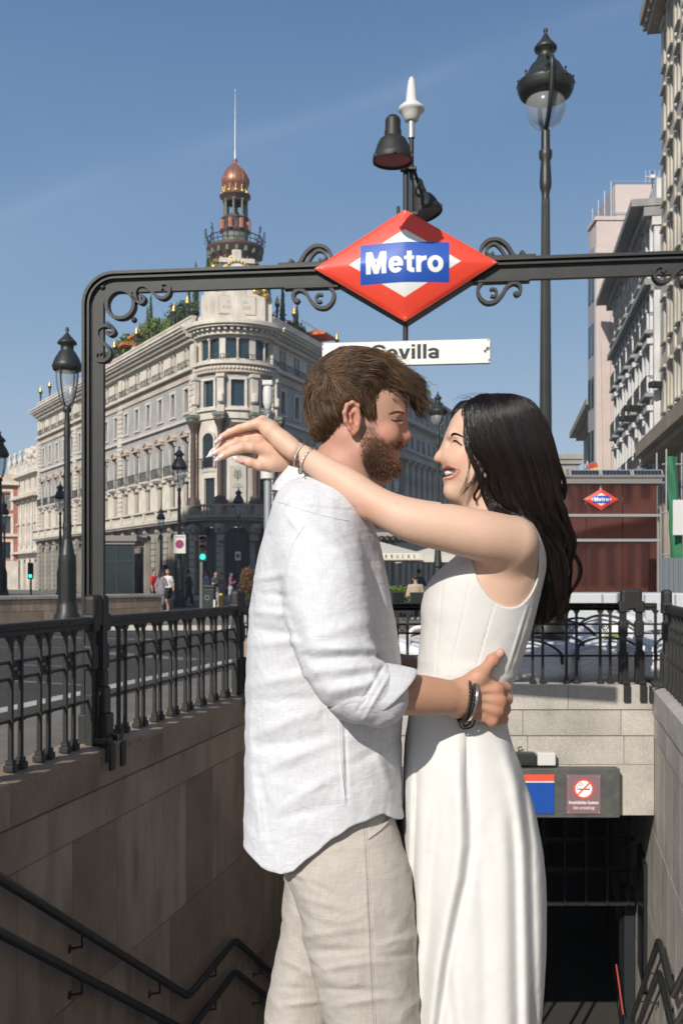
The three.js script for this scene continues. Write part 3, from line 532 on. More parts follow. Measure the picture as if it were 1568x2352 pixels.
  globalThis.metroPrint = canvasTex(1648, 1006, (g, w, h) => {
    g.fillStyle = '#e2412a'; g.fillRect(0, 0, w, h);
    g.fillStyle = '#dcdcd8'; g.beginPath(); g.moveTo(w * .195, h / 2); g.lineTo(w / 2, h * .195); g.lineTo(w * .805, h / 2); g.lineTo(w / 2, h * .805); g.fill();
    g.fillStyle = '#0d4aa6'; g.fillRect(w * .2575, h * .32, w * .485, h * .36);
    lettering(g, 'Metro', w * .4985, h * .594, 198, w * .432, .2, '#e6e5e1');
    g.strokeStyle = 'rgba(235,190,175,.55)'; g.lineWidth = 2; for (const [a, b, c, d] of [[600, 250, 622, 238], [610, 268, 640, 255], [640, 770, 670, 760], [625, 250, 648, 240]]) { g.beginPath(); g.moveTo(a, b); g.lineTo(c, d); g.stroke(); }
    g.fillStyle = '#d9c9bd'; for (const [x, y] of [[30, h / 2], [w - 30, h / 2], [w / 2, 22], [w / 2, h - 26], [62, h / 2]]) { g.beginPath(); g.arc(x, y, 6, 0, 7); g.fill(); }
  });
  const st = arch('metro_sign', 'large red diamond sign reading Metro on the iron arch', 'sign');
  part('enamel_face', face, new THREE.MeshPhysicalMaterial({ map: metroPrint, roughness: .5, clearcoat: .18, clearcoatRoughness: .1 }), st, V(0, cy, .075));
  globalThis.metroFace = face;
  const dia = (w, h, z0, z1) => { const s = new THREE.Shape([[-w, 0], [0, -h], [w, 0], [0, h]].map(([x, y]) => new THREE.Vector2(x, y))); return new THREE.ExtrudeGeometry(s, { depth: z1 - z0, bevelEnabled: false }).translate(0, 0, z0); };
  part('red_rim', triUV(dia(W + .004, H + .003, .055, .078)), mat(.66, .075, .04, .4), st, V(0, cy, 0));
  part('back_case', triUV(dia(W + .012, H + .008, -.09, .054)), M.ironBlack, st, V(0, cy, 0));
  part('hanger', triUV(bar(V(0, cy - H + .02, 0), V(0, 3.05, 0), .019)), M.iron, st);
  // station name
  const ns = arch('station_sign', 'long white enamel sign reading Sevilla hanging under the red diamond', 'sign');
  const np = canvasTex(1600, 230, (g, w, h) => {
    g.fillStyle = '#dcdcd4'; g.fillRect(0, 0, w, h);
    lettering(g, 'Sevilla', w * .502, h * .762, 140, 655, .185, '#0d0e0d');
    const rust = (x, y, r, n, c) => { g.fillStyle = c; for (let i = 0; i < n; i++) { g.beginPath(); g.arc(x + (rnd() - .5) * r * 2, y + (rnd() - .5) * r * 2, 3 + rnd() * r * .35, 0, 7); g.fill(); } };
    rust(1578, 95, 18, 14, '#4a2c1c'); rust(1552, 118, 12, 8, '#3b2a20'); rust(1585, 12, 8, 6, '#5b3520'); rust(1590, 205, 10, 9, '#6b4028'); rust(8, 60, 6, 6, '#6b4028'); rust(10, 12, 6, 5, '#8a6a50'); rust(14, 200, 8, 6, '#7a5238');
    g.strokeStyle = '#b06a3c'; g.globalAlpha = .5; g.lineWidth = 5; for (let i = 0; i < 26; i++) { const x = rnd() * w; g.beginPath(); g.moveTo(x, 1); g.lineTo(x + 20 + rnd() * 60, 1); g.stroke(); } g.globalAlpha = 1;
    g.strokeStyle = '#8c7d70'; g.lineWidth = 3; g.strokeRect(1, 1, w - 2, h - 2);
  });
  part('plate', triUV(rbox(1.207, .178, .035, .008, 0, 2.983, 0)), mat(.2, .19, .17, .5), ns);
  part('print', plane(1.203, .174, 0, 2.983, .0185), new THREE.MeshPhysicalMaterial({ map: np, roughness: .55, clearcoat: .06 }), ns);
  // lamp pole with finial and two bell lamps
  const lp = arch('arch_lamp_pole', 'thin pole with white finial rising behind the red diamond sign', 'lamp pole');
  part('pole', triUV(merge([cyl(.021, .021, 1.0, -.005, 3.98, -.16), cyl(.017, .017, 1.1, .036, 4.12, -.16)])), M.iron, lp);
  part('clamp', triUV(merge([rbox(.16, .03, .05, .008, .01, 4.03, -.13), rbox(.12, .025, .05, .008, .015, 4.36, -.13), cyl(.012, .012, .06, -.06, 4.06, -.13), cyl(.01, .01, .07, .085, 4.05, -.13)])), M.ironDark, lp);
  part('collar', cyl(.026, .026, .13, .036, 4.665, -.16), M.greyMetal, lp);
  part('finial', lathe([[0, .30], [.012, .298], [.024, .27], [.035, .2], [.041, .14], [.042, .12], [.05, .112], [.092, .075], [.097, .055], [.082, .045], [.06, .01], [.05, -.02], [.03, -.03], [0, -.03]]).translate(.036, 4.75, -.16), M.white, lp);
  const bell = (name, label, c, tilt, sc, turn) => {
    const b = thing(name, label, 'lamp', c, turn); b.rotation.x = tilt; b.scale.setScalar(sc);
    part('hood', triUV(lathe([[0, .20], [.028, .197], [.045, .18], [.05, .165], [.05, .10], [.055, .098], [.055, .06], [.06, .058], [.085, .04], [.105, 0], [.117, -.045], [.127, -.06], [.131, -.075], [.131, -.1], [.127, -.104], [.12, -.1], [.11, -.04], [.09, 0]], 36)), M.iron, b);
    part('lens', lathe([[0, -.075], [.06, -.082], [.118, -.09]], 28), mat(.05, .034, .024, .4), b);
    (part('rim_screw', triUV(merge([0, 1, 2, 3, 4, 5].map((i) => box(.014, .02, .012, .134 * Math.cos(i * 1.047 + .5), -.086, .134 * Math.sin(i * 1.047 + .5))))), M.ironDark, b)).userData.kind = 'stuff';
    return b;
  };
  const c1 = P(902, 336, 6.9), c2 = P(970, 466, 8.2);
  bell('bell_lamp', 'black bell shaped lamp in front of the pole above the red sign', c1, 0.0, 1.07, 0);
  const b2 = bell('bell_lamp', 'black bell shaped lamp tilted behind the pole above the red sign', c2, 0.0, 1.07, 0); b2.rotation.z = .28; b2.rotation.x = -.1;
  const W2 = (x, y, z) => V(x * K, y * K + mid.y, z * K).applyAxisAngle(V(0, 1, 0), ry).add(V(mid.x, 0, mid.z));
  const arms = thing('lamp_arm', 'thin curved arms that hold the two bell shaped lamps', 'lamp arm', V(0, 0, 0));
  part('arm', triUV(tube([W2(0, 4.36, -.16), W2(-.02, 4.42, .2), P(930, 330, 7.1), P(916, 318, 6.93)], .014, 24, 8)), M.ironDark, arms);
  part('arm', triUV(tube([W2(0, 4.34, -.16), W2(.03, 4.5, -.4), P(966, 440, 8.15)], .014, 20, 8)), M.ironDark, arms);
  part('cable', triUV(tube([P(962, 420, 8), P(955, 440, 7.9), P(962, 452, 7.85), P(968, 440, 7.85), P(962, 430, 7.9)], .008, 24, 6)), M.ironDark, arms);
}
// ---------------------------------------------------------------- the pale corner building with the copper dome
const stuff = (m) => { m.userData.kind = 'stuff'; return m; };
function wallSheet(x0, x1, y0, y1, holes, depth, z = 0) {        // holes: [x, y, w, h, arched]
  const s = new THREE.Shape([[x0, y0], [x1, y0], [x1, y1], [x0, y1]].map(([x, y]) => new THREE.Vector2(x, y)));
  for (const [x, y, w, h, arch] of holes) {
    const p = new THREE.Path(); p.moveTo(x - w / 2, y); p.lineTo(x + w / 2, y);
    if (arch) { p.lineTo(x + w / 2, y + h - w / 2); p.absarc(x, y + h - w / 2, w / 2, 0, Math.PI, false); } else { p.lineTo(x + w / 2, y + h); p.lineTo(x - w / 2, y + h); }
    p.closePath(); s.holes.push(p);
  }
  return triUV(new THREE.ExtrudeGeometry(s, { depth, bevelEnabled: false, curveSegments: 10 }).translate(0, 0, z - depth));
}
const winCache = {};
function windowGeo(w, h, twin) {
  const k = [w, h, twin].join(); if (winCache[k]) return winCache[k];
  const f = .07, fr = [box(f, h, .06, -w / 2 + f / 2, h / 2, 0), box(f, h, .06, w / 2 - f / 2, h / 2, 0), box(w, f, .06, 0, f / 2, .001), box(w, f, .06, 0, h - f / 2, .001), box(f * .8, h, .05, 0, h / 2, .002), box(w, f * .7, .05, 0, h * .68, .003)];
  return winCache[k] = [triUV(merge(fr)), triUV(box(w, h, .02, 0, h / 2, -.02))];
}
function addWindow(t, x, y, w, h, z, pane = M.glassDark, name = 'window') {
  if (pane === M.glassDark) { const q = rnd(); pane = q < .16 ? M.paneCurtain : q < .38 ? M.paneBlind : q < .5 ? M.glassBlue : pane; }
  const [f, p] = windowGeo(w, h), m = part(name, f, M.frame, t, V(x, y, z)); part('pane', p, pane, m); return m;
}
function ironRail(w, h, deep, n) { const g = [box(w, .05, .05, 0, h, deep), box(w, .04, .04, 0, .06, deep)]; for (let i = 0; i <= n; i++) { const x = -w / 2 + w * i / n; g.push(box(.035, h, .035, x, h / 2, deep)); if (i < n && i % 2 === 0) g.push(new THREE.TorusGeometry(w / n * .55, .022, 4, 8).translate(x + w / n / 2, h * .55, deep)); } for (const s of [-1, 1]) g.push(box(.05, .05, deep, s * w / 2, h, deep / 2), box(.04, h, .04, s * w / 2, h / 2, deep)); return triUV(merge(g)); }
const LV = { g: 6.4, ledge: 7.2 };
function grandFacade(t, x0, x1, wins, piers, opt = {}) {
  const { lit = true } = opt, A = M.stone, B = M.stoneGrey;
  const hs = (y, w, h, a) => wins.map((x) => [x, y, w, h, a]);
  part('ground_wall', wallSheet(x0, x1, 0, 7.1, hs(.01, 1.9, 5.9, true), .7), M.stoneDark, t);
  part('wall', wallSheet(x0, x1, 7.1, 11.0, hs(7.9, 1.2, 2.75), .45), A, t);
  part('wall', wallSheet(x0, x1, 11.0, 19.9, [...hs(11.35, 1.15, 3.1), ...hs(17.0, .95, 2.1)], .45), B, t);
  part('wall', wallSheet(x0, x1, 19.9, 23.4, wins.flatMap((x) => [[x - .42, 21.25, .58, 1.75, true], [x + .42, 21.25, .58, 1.75, true]]), .45), A, t);
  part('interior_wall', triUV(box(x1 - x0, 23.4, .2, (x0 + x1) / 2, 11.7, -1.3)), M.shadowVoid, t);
  for (const x of wins) {
    addWindow(t, x, .02, 1.9, 5.85, -.55, M.voidGlass, 'shop_window'); addWindow(t, x, 7.9, 1.2, 2.75, -.3); addWindow(t, x, 11.35, 1.15, 3.1, -.3); addWindow(t, x, 17, .95, 2.1, -.3, M.glassBlue);
    addWindow(t, x - .42, 21.25, .58, 1.7, -.28); addWindow(t, x + .42, 21.25, .58, 1.7, -.28);
  }
  const ped = triUV(merge([box(1.9, .16, .42, 0, 0, .2), ribbon([[-.98, .12], [0, .62], [.98, .12]], .17, .42).translate(0, 0, .2), box(1.5, .36, .16, 0, .26, .05), box(.2, .5, .26, -.72, -.32, .1), box(.2, .5, .26, .72, -.32, .1), box(.34, .5, .22, 0, .35, .22)]));
  const slab = triUV(merge([box(1.9, .22, .75, 0, 0, .35), box(1.7, .14, .6, 0, -.18, .28), box(.28, .55, .42, -.62, -.42, .18), box(.28, .55, .42, .62, -.42, .18)])), brail = ironRail(1.8, .95, .66, 9);
  const surA = triUV(merge([box(.2, 2.5, .1, -.60, 1.1, .04), box(.2, 2.5, .1, .60, 1.1, .04), box(1.5, .22, .12, 0, 2.28, .05), box(1.6, .18, .16, 0, -.12, .06)]));
  const surB = triUV(merge([box(.18, 3.3, .1, -.68, 1.5, .04), box(.18, 3.3, .1, .68, 1.5, .04)]));
  const surC = triUV(merge([box(.16, 2.9, .1, -.7, 1.35, .04), box(.16, 2.9, .1, .7, 1.35, .04), box(1.7, .2, .16, 0, 2.9, .06)]));
  const colm = triUV(merge([cyl(.09, .1, 1.5, 0, .75, 0, 10), box(.26, .14, .26, 0, 1.55, 0), box(.26, .12, .26, 0, .02, 0)])), toprail = ironRail(2.2, .62, .42, 8);
  const key = triUV(merge([box(.5, .75, .4, 0, 0, .1), box(.7, .2, .5, 0, .45, .12), sph(.25, 0, -.05, .3, 8, 6)]));
  for (const x of wins) {
    part('pediment', ped, M.stoneWarm, t, V(x, 14.75, 0)); const sl = part('balcony', slab, A, t, V(x, 11.2, 0)); part('balcony_rail', brail, M.ironBlack, sl, V(0, .11, 0));
    part('window_surround', surA, A, t, V(x, 17, 0)); part('window_surround', surB, A, t, V(x, 11.3, 0)); part('window_surround', surC, A, t, V(x, 7.9, 0));
    part('window_column', colm, M.stoneWarm, t, V(x, 21.3, -.05)); part('balcony_rail', toprail, M.ironBlack, t, V(x, 21.0, .05)); part('keystone', key, M.stoneDark, t, V(x, 6.2, .1));
  }
  for (const px of piers) {
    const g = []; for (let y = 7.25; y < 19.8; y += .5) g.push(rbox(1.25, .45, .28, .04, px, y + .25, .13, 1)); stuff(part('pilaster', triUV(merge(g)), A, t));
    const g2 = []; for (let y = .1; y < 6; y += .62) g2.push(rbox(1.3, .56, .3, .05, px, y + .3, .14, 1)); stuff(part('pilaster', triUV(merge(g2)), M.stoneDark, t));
    part('pilaster', triUV(box(1.0, 2.6, .2, px, 21.7, .1)), A, t);
  }
  const L = x1 - x0, mx = (x0 + x1) / 2;
  for (let i = 0; i < wins.length - 1; i++) { const c = (wins[i] + wins[i + 1]) / 2; if (piers.every((p) => Math.abs(p - c) > 1)) { const g2 = []; for (let y = .1; y < 5.2; y += .62) g2.push(rbox(1.0, .56, .24, .04, c, y + .3, .11, 1)); stuff(part('ground_pier', triUV(merge(g2)), M.stoneDark, t)); } }
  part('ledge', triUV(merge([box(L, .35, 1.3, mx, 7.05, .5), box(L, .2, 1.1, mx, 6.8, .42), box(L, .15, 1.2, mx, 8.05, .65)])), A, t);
  { const g = []; for (let x = x0 + .2; x < x1 - .1; x += .42) g.push(new THREE.CylinderGeometry(.07, .11, .75, 6).translate(x, 7.6, .95)); stuff(part('baluster_row', triUV(merge(g)), A, t)); const h = []; for (let x = x0 + .5; x < x1; x += 3.3) h.push(box(.55, .95, .5, x, 7.6, .95)); stuff(part('baluster_post', triUV(merge(h)), A, t)); }
  for (const y of [11, 16.2]) part('string_course', triUV(box(L, .24, .32, mx, y, .12)), A, t);
  part('frieze', triUV(merge([box(L, .65, .16, mx, 20.2, .06)])), M.stoneWarm, t); part('string_course', triUV(box(L, .22, .6, mx, 20.72, .25)), A, t);
  part('cornice', triUV(merge([box(L, .3, .5, mx, 23.4, .22), box(L, .2, 1.15, mx, 23.98, .55), box(L, .22, 1.35, mx, 24.2, .65), box(L, .16, 1.5, mx, 24.4, .72)])), A, t);
  { const g = []; for (let x = x0 + .15; x < x1; x += .55) g.push(box(.24, .3, .8, x, 23.72, .45)); stuff(part('dentil', triUV(merge(g)), A, t)); }
  part('parapet', triUV(merge([box(L, 1.0, .4, mx, 24.95, .1), box(L, .18, .55, mx, 25.5, .1)])), A, t);
}
const CAN = {};
{
  const LAB = 'pale stone corner building with a copper domed clock tower and rows of windows';
  // left wing
  const P0 = V(-13.4, 0, -91.2), dirL = V(-28.6, 0, -46.5).normalize(), thL = Math.atan2(dirL.z, -dirL.x);
  CAN.thL = Math.atan2(-.852, .524);
  const t = thing('corner_building', LAB, 'building', V(0, 0, 0));
  const L = new THREE.Group(); L.name = 'left_wing'; L.name = 'wing'; L.position.copy(P0); L.rotation.y = CAN.thL; t.add(L);
  const wins = []; for (let k = 0; k < 16; k++) wins.push(-(1.9 + 3.3 * k)); wins.sort((a, b) => a - b);
  grandFacade(L, -53.5, 0, wins, [-.15, -3.3 * 6 - .25, -3.3 * 11 - .25, -53.2]);
  // right wing, in shade
  CAN.R0 = V(-6.5, 0, -91.6); CAN.thR = Math.atan2(.928, .37);
  const R = new THREE.Group(); R.name = 'wing'; R.position.copy(CAN.R0); R.rotation.y = CAN.thR; t.add(R);
  const wr = []; for (let k = 0; k < 11; k++) wr.push(2.6 + 3.2 * k);
  grandFacade(R, .0, 36, wr, [.55, 10.7, 23.4, 35.4]);
  const urn = triUV(lathe([[0, 0], [.22, 0], [.18, .1], [.1, .2], [.1, .8], [.2, .95], [.1, 1.05], [.18, 1.3], [.26, 1.5], [.2, 1.55], [0, 1.55]], 10)), tip = triUV(lathe([[.2, 1.55], [.26, 1.62], [.16, 1.8], [.16, 1.95], [.08, 2.2], [0, 2.45]], 10));
  for (const [w, x] of [[L, -1.5], [L, -4.8], [L, -15], [L, -22], [L, -48], [L, -52.5], [R, 1.2], [R, 5], [R, 16]]) { const u = part('urn', urn, M.lampIron, w, V(x, 25.5, .1)); part('gilt_tip', tip, M.gold, u); }
  // corner drum
  const D = new THREE.Group(); D.name = 'corner_tower'; D.position.set(-9.9, 0, -93); D.rotation.y = .166; t.add(D);
  const RR = 3.65, dg = Math.PI / 180;
  const sector = (r0, r1, a0, a1, f0, f1, n = 0) => {     // f0,f1: heights or functions of the angle
    n = n || Math.max(2, Math.ceil((a1 - a0) / 4)); const pos = [], F0 = typeof f0 === 'function' ? f0 : () => f0, F1 = typeof f1 === 'function' ? f1 : () => f1;
    const pt = (r, a, y) => [r * Math.sin(a * dg), y, r * Math.cos(a * dg)], q = (a, b, c, d) => pos.push(...a, ...b, ...c, ...a, ...c, ...d);
    for (let i = 0; i < n; i++) {
      const a = lerp(a0, a1, i / n), b = lerp(a0, a1, (i + 1) / n);
      q(pt(r1, a, F0(a)), pt(r1, b, F0(b)), pt(r1, b, F1(b)), pt(r1, a, F1(a))); q(pt(r0, b, F0(b)), pt(r0, a, F0(a)), pt(r0, a, F1(a)), pt(r0, b, F1(b)));
      q(pt(r1, a, F1(a)), pt(r1, b, F1(b)), pt(r0, b, F1(b)), pt(r0, a, F1(a))); q(pt(r0, a, F0(a)), pt(r0, b, F0(b)), pt(r1, b, F0(b)), pt(r1, a, F0(a)));
    }
    q(pt(r0, a0, F0(a0)), pt(r1, a0, F0(a0)), pt(r1, a0, F1(a0)), pt(r0, a0, F1(a0))); q(pt(r1, a1, F0(a1)), pt(r0, a1, F0(a1)), pt(r0, a1, F1(a1)), pt(r1, a1, F1(a1)));
    const g = new THREE.BufferGeometry(); g.setAttribute('position', new THREE.Float32BufferAttribute(pos, 3)); g.computeVertexNormals(); return triUV(g);
  };
  const A0 = -112, A1 = 112, cs = [-44, 0, 44];
  const storey = (y0, y1, half, wy0, wy1, mt, arch, ri = RR - .5) => {
    const g = []; let a = A0; const top = (c) => (x) => { const q = (x - c) / half, w = half * dg * RR; return arch ? Math.min(y1, wy1 - w + w * Math.sqrt(Math.max(0, 1 - q * q))) : wy1; };
    for (const c of cs) { g.push(sector(ri, RR, a, c - half, y0, y1)); g.push(sector(ri, RR, c - half, c + half, top(c), y1, 14)); if (wy0 > y0) g.push(sector(ri, RR, c - half, c + half, y0, wy0)); a = c + half; }
    g.push(sector(ri, RR, a, A1, y0, y1)); part('wall', triUV(merge(g)), mt, D);
  };
  storey(0, 7.1, 19, .01, 6.2, M.stoneDark, true);
  storey(7.1, 16.4, 10, 7.9, 10.6, M.stone, false);   // lower openings, then the upper ones of the piano nobile below
  storey(16.4, 20, 10, 17.0, 19.35, M.stoneGrey, false);
  storey(20, 23.4, 17.5, 21.3, 23.15, M.stone, false);
  const onDrum = (a, r, fn) => { const g = new THREE.Group(); g.name = 'window'; g.position.set(r * Math.sin(a * dg), 0, r * Math.cos(a * dg)); g.rotation.y = a * dg; D.add(g); return g; };
  const put = (m, a, r, y) => { m.position.set(r * Math.sin(a * dg), y, r * Math.cos(a * dg)); m.rotation.y = a * dg; return m; };
  for (const c of cs) {
    const [f1, p1] = windowGeo(1.2, 2.4), [f2, p2] = windowGeo(2.2, 1.9), [f3, p3] = windowGeo(2.3, 6.1), [f4, p4] = windowGeo(1.2, 2.75);
    for (const [f, p, y, r, pm] of [[f1, p1, 17, RR - .3, M.glassBlue], [f2, p2, 21.3, RR - .35, M.glassBlue], [f3, p3, .02, RR - .5, M.voidGlass], [f4, p4, 7.9, RR - .3, M.glassDark]]) part('pane', p, pm, put(part('window', f, M.frame, D), c, r, y));
    put(part('window_column', triUV(merge([cyl(.1, .11, 1.75, 0, .9, 0, 10), box(.3, .18, .3, 0, 1.8, 0), box(.3, .14, .3, 0, .02, 0)])), M.stoneWarm, D), c, RR - .08, 21.3);
    put(part('window_surround', triUV(merge([box(.22, 2.7, .12, -.72, 1.2, .02), box(.22, 2.7, .12, .72, 1.2, .02), box(1.7, .22, .14, 0, 2.5, .03), box(1.8, .2, .2, 0, -.1, .04)])), M.stone, D), c, RR, 17);
    put(part('balcony_rail', ironRail(1.6, .62, .35, 6), M.ironBlack, D), c + 22, RR, 21.0);
    if (c) { // tall arched window of the main floor
      put(part('arched_window', triUV(merge([new THREE.ExtrudeGeometry((() => { const s = new THREE.Shape(); s.moveTo(-.6, 0); s.lineTo(.6, 0); s.lineTo(.6, 2.4); s.absarc(0, 2.4, .6, 0, Math.PI); s.closePath(); return s; })(), { depth: .06, bevelEnabled: false, curveSegments: 8 })])), M.glassDark, D), c, RR - .02, 11.6);
      put(part('window_surround', triUV(ribbon([[-.75, 0], [-.75, 2.4], ...spiral(0, 2.4, .75, .75, Math.PI, 0, 12), [.75, 0]], .2, .2)), M.stone, D), c, RR + .05, 11.6);
      put(part('balcony_rail', ironRail(1.6, .9, .5, 8), M.ironBlack, D), c, RR, 11.4);
    }
  }
  // hotel plaque with a tree emblem on the middle bay
  const pq = canvasTex(256, 512, (g, w, h) => {
    g.fillStyle = '#b9b3a8'; g.fillRect(0, 0, w, h); g.strokeStyle = '#2d2b28'; g.fillStyle = '#2d2b28'; g.lineWidth = 13; g.lineCap = 'round';
    g.beginPath(); g.moveTo(128, 70); g.lineTo(128, 250); g.stroke(); for (let i = 0; i < 4; i++) for (const s of [-1, 1]) { g.beginPath(); g.moveTo(128, 215 - i * 36); g.quadraticCurveTo(128 + s * 45, 205 - i * 36, 128 + s * (70 - i * 10), 165 - i * 36); g.stroke(); }
    g.textAlign = 'center'; g.font = 'bold 38px serif'; g.fillText('FOUR', 128, 325); g.fillText('SEASONS', 128, 368, 190);
  });
  put(part('plaque', triUV(box(1.5, 3.4, .12, 0, 1.7, 0)), M.stone, D), 0, RR + .03, 8.3);
  put(part('plaque_print', plane(1.36, 2.72, 0, 1.75, .07), new THREE.MeshStandardMaterial({ map: pq, roughness: .7 }), D), 0, RR + .03, 8.5);
  put(part('crest_panel', triUV(merge([rbox(2.2, 2.4, .3, .05, 0, 1.2, 0), rbox(1.6, .5, .35, .05, 0, 2.6, 0)])), M.bronzeBrown, D), 0, RR + .05, 12.7);
  put(part('crest', triUV(merge([sph(.45, 0, 0, 0, 10, 8), sph(.28, -.5, .2, 0, 8, 6), sph(.28, .5, .2, 0, 8, 6), sph(.22, 0, .55, 0, 8, 6), sph(.3, -.35, -.35, 0, 8, 6), sph(.3, .35, -.35, 0, 8, 6)]).scale(1, 1, .4)), M.ironBlack, D), 0, RR + .2, 13.9);
  const bigCol = triUV(lathe([[.62, 0], [.62, .35], [.5, .4], [.5, .7], [.26, .85], [.28, 3.5], [.24, 6.6], [.3, 6.7], [.28, 6.85], [.55, 7.5], [.62, 7.9], [0, 7.9]], 16));
  for (const a of [-68, -22, 22, 66]) { put(part('column', bigCol, a < 0 && a > -30 ? M.bronzeBrown : M.bronzeBrown, D), a, RR + .55, 8.1); put(part('capital', triUV(merge([rbox(1.15, .35, 1.15, .06, 0, 8.1, 0), ...[0, 1, 2, 3].map((i) => sph(.26, .45 * Math.cos(i * 1.57 + .78), 7.75, .45 * Math.sin(i * 1.57 + .78), 8, 6))])), M.verdigris, D), a, RR + .55, 8.1); put(part('bracket', triUV(merge([box(.7, 1.1, .5, 0, 0, 0), rbox(.6, .9, .7, .2, 0, 1.2, .05), box(.6, 1.6, .4, 0, 2.3, 0), box(.8, .3, .7, 0, 3.2, 0)])), M.stone, D), a, RR + .3, 16.5); }
  part('frieze', sector(RR, RR + .18, A0, A1, 15.9, 16.6, 40), M.stone, D); part('string_course', sector(RR, RR + .4, A0, A1, 16.6, 16.8, 40), M.stone, D);
  part('frieze', sector(RR - .1, RR + .35, A0, A1, 20.05, 20.75, 40), M.stoneWarm, D); part('balcony_slab', sector(RR - .1, RR + .6, A0, A1, 20.75, 21.05, 40), M.stone, D);
  { const g = []; for (let a = -100; a <= 100; a += 5) { const m = new THREE.Matrix4().makeRotationY(a * dg); g.push(sph(.16, 0, 20.4, RR + .36, 6, 5).applyMatrix4(m)); } stuff(part('frieze_relief', triUV(merge(g)), M.stone, D)); }
  part('ledge', triUV(merge([sector(RR - .1, RR + .9, A0, A1, 6.7, 6.95, 40), sector(RR - .1, RR + 1.15, A0, A1, 6.95, 7.2, 40), sector(RR + .75, RR + 1.1, A0, A1, 7.98, 8.15, 40)])), M.stoneDark, D);
  { const g = [], h = [], k = []; for (let a = -100; a <= 100; a += 4.2) { const m = new THREE.Matrix4().makeRotationY(a * dg); g.push(new THREE.CylinderGeometry(.06, .11, .78, 6).translate(0, 7.6, RR + .92).applyMatrix4(m)); } for (const a of [-88, -66, -22, 22, 66, 88]) { const m = new THREE.Matrix4().makeRotationY(a * dg); h.push(box(.75, 1, .5, 0, 7.65, RR + .92).applyMatrix4(m)); k.push(...[rbox(.9, .9, .9, .2, 0, 6.0, RR + .45), rbox(.7, .8, .6, .2, 0, 5.2, RR + .3), sph(.35, 0, 6.1, RR + .85, 8, 6)].map((q) => fix(q).applyMatrix4(m))); }
    stuff(part('baluster_row', triUV(merge(g)), M.stoneDark, D)); stuff(part('baluster_post', triUV(merge(h)), M.stoneDark, D)); stuff(part('ledge_bracket', triUV(merge(k)), M.stoneDark, D)); }
  { const g = []; for (const [a0, a1] of [[-30, -19.5], [19.5, 24.5], [-24.5, -19.5], [-90, -64], [64, 90]]) for (let y = .1; y < 4.6; y += .62) g.push(sector(RR, RR + .14, a0, a1, y, y + .54, 4)); stuff(part('ground_pier', triUV(merge(g)), M.stoneDark, D)); }
  part('cornice', triUV(merge([sector(RR - .3, RR + .45, A0, A1, 23.4, 23.75, 44), sector(RR - .3, RR + 1.05, A0, A1, 24.0, 24.2, 44), sector(RR - .3, RR + 1.25, A0, A1, 24.2, 24.45, 44), sector(RR - .3, RR + 1.1, A0, A1, 24.45, 24.62, 44)])), M.stone, D);
  { const g = []; for (let a = -105; a <= 105; a += 7.5) g.push(box(.26, .28, .75, 0, 23.87, RR + .45).applyMatrix4(new THREE.Matrix4().makeRotationY(a * dg))); stuff(part('dentil', triUV(merge(g)), M.stone, D)); }
  // attic block with plaque, clock, gilt figures
  part('attic', triUV(merge([sector(0, 2.9, -100, 100, 24.5, 28.9, 30), rbox(5.2, 4.3, 2.4, .1, 0, 26.7, 1.55), box(5.5, .3, 2.7, 0, 24.75, 1.6), box(5.5, .3, 2.7, 0, 28.1, 1.6)])), M.stone, D);
  for (const s of [-1, 1]) part('attic_buttress', triUV(merge([box(.9, 2.6, 2.2, s * 2.75, 25.9, 1.2), rbox(1.0, .7, 2.0, .2, s * 3.0, 25.0, 1.0)])), M.stone, D);
  const ct = canvasTex(256, 128, (g, w, h) => { g.fillStyle = '#c4bcae'; g.fillRect(0, 0, w, h); g.fillStyle = '#8d8172'; g.font = 'bold 34px serif'; g.textAlign = 'center'; g.fillText('CENTRO', w / 2, 54); g.fillText('CANALEJAS', w / 2, 96, 205); });
  part('plaque', triUV(box(3.4, 1.7, .1, 0, 26.3, 2.78)), M.stoneWarm, D); part('plaque_print', plane(3.2, 1.5, 0, 26.3, 2.84), new THREE.MeshStandardMaterial({ map: ct, roughness: .8 }), D);
  const wreath = []; for (let i = 0; i < 22; i++) { const a = i / 22 * 6.283; wreath.push(sph(.17, 1.08 * Math.cos(a), 29.2 + 1.08 * Math.sin(a), 2.75, 6, 5)); } part('clock_wreath', triUV(merge(wreath)), M.gold, D);
  part('clock_face', triUV(new THREE.CylinderGeometry(.98, .98, .2, 28).rotateX(Math.PI / 2).translate(0, 29.2, 2.65)), mat(.6, .66, .66, .4), D);
  part('pediment', triUV(merge([box(3.2, .4, .7, 0, 30.4, 2.3), rbox(2.6, 2.6, .8, .6, 0, 29.2, 2.1), rbox(.9, .9, .5, .15, 0, 31.0, 2.3)])), M.stone, D);
  for (const s of [-1, 1]) { const g = []; for (let i = 0; i < 26; i++) g.push(sph(rr(.14, .42), s * 2.15 + rr(-.55, .55), 28.5 + rr(-1.0, .7) - (s > 0 ? .2 : 0), 2.5 + rr(-.3, .4), 7, 5)); g.push(sph(.3, s * 2.1, 29.7, 2.6, 8, 6)); part('gilt_figure', triUV(merge(g)), M.gold, D); }
  // drum, gallery, lantern, dome, spire
  part('fluted_drum', triUV(merge([cyl(1.95, 2.1, 2.6, 0, 29.9, -.2, 24), ...Array.from({ length: 24 }, (_, i) => cyl(.1, .1, 2.6, 2.02 * Math.cos(i * .2618), 29.9, -.2 + 2.02 * Math.sin(i * .2618), 6))])), M.verdigris, D);
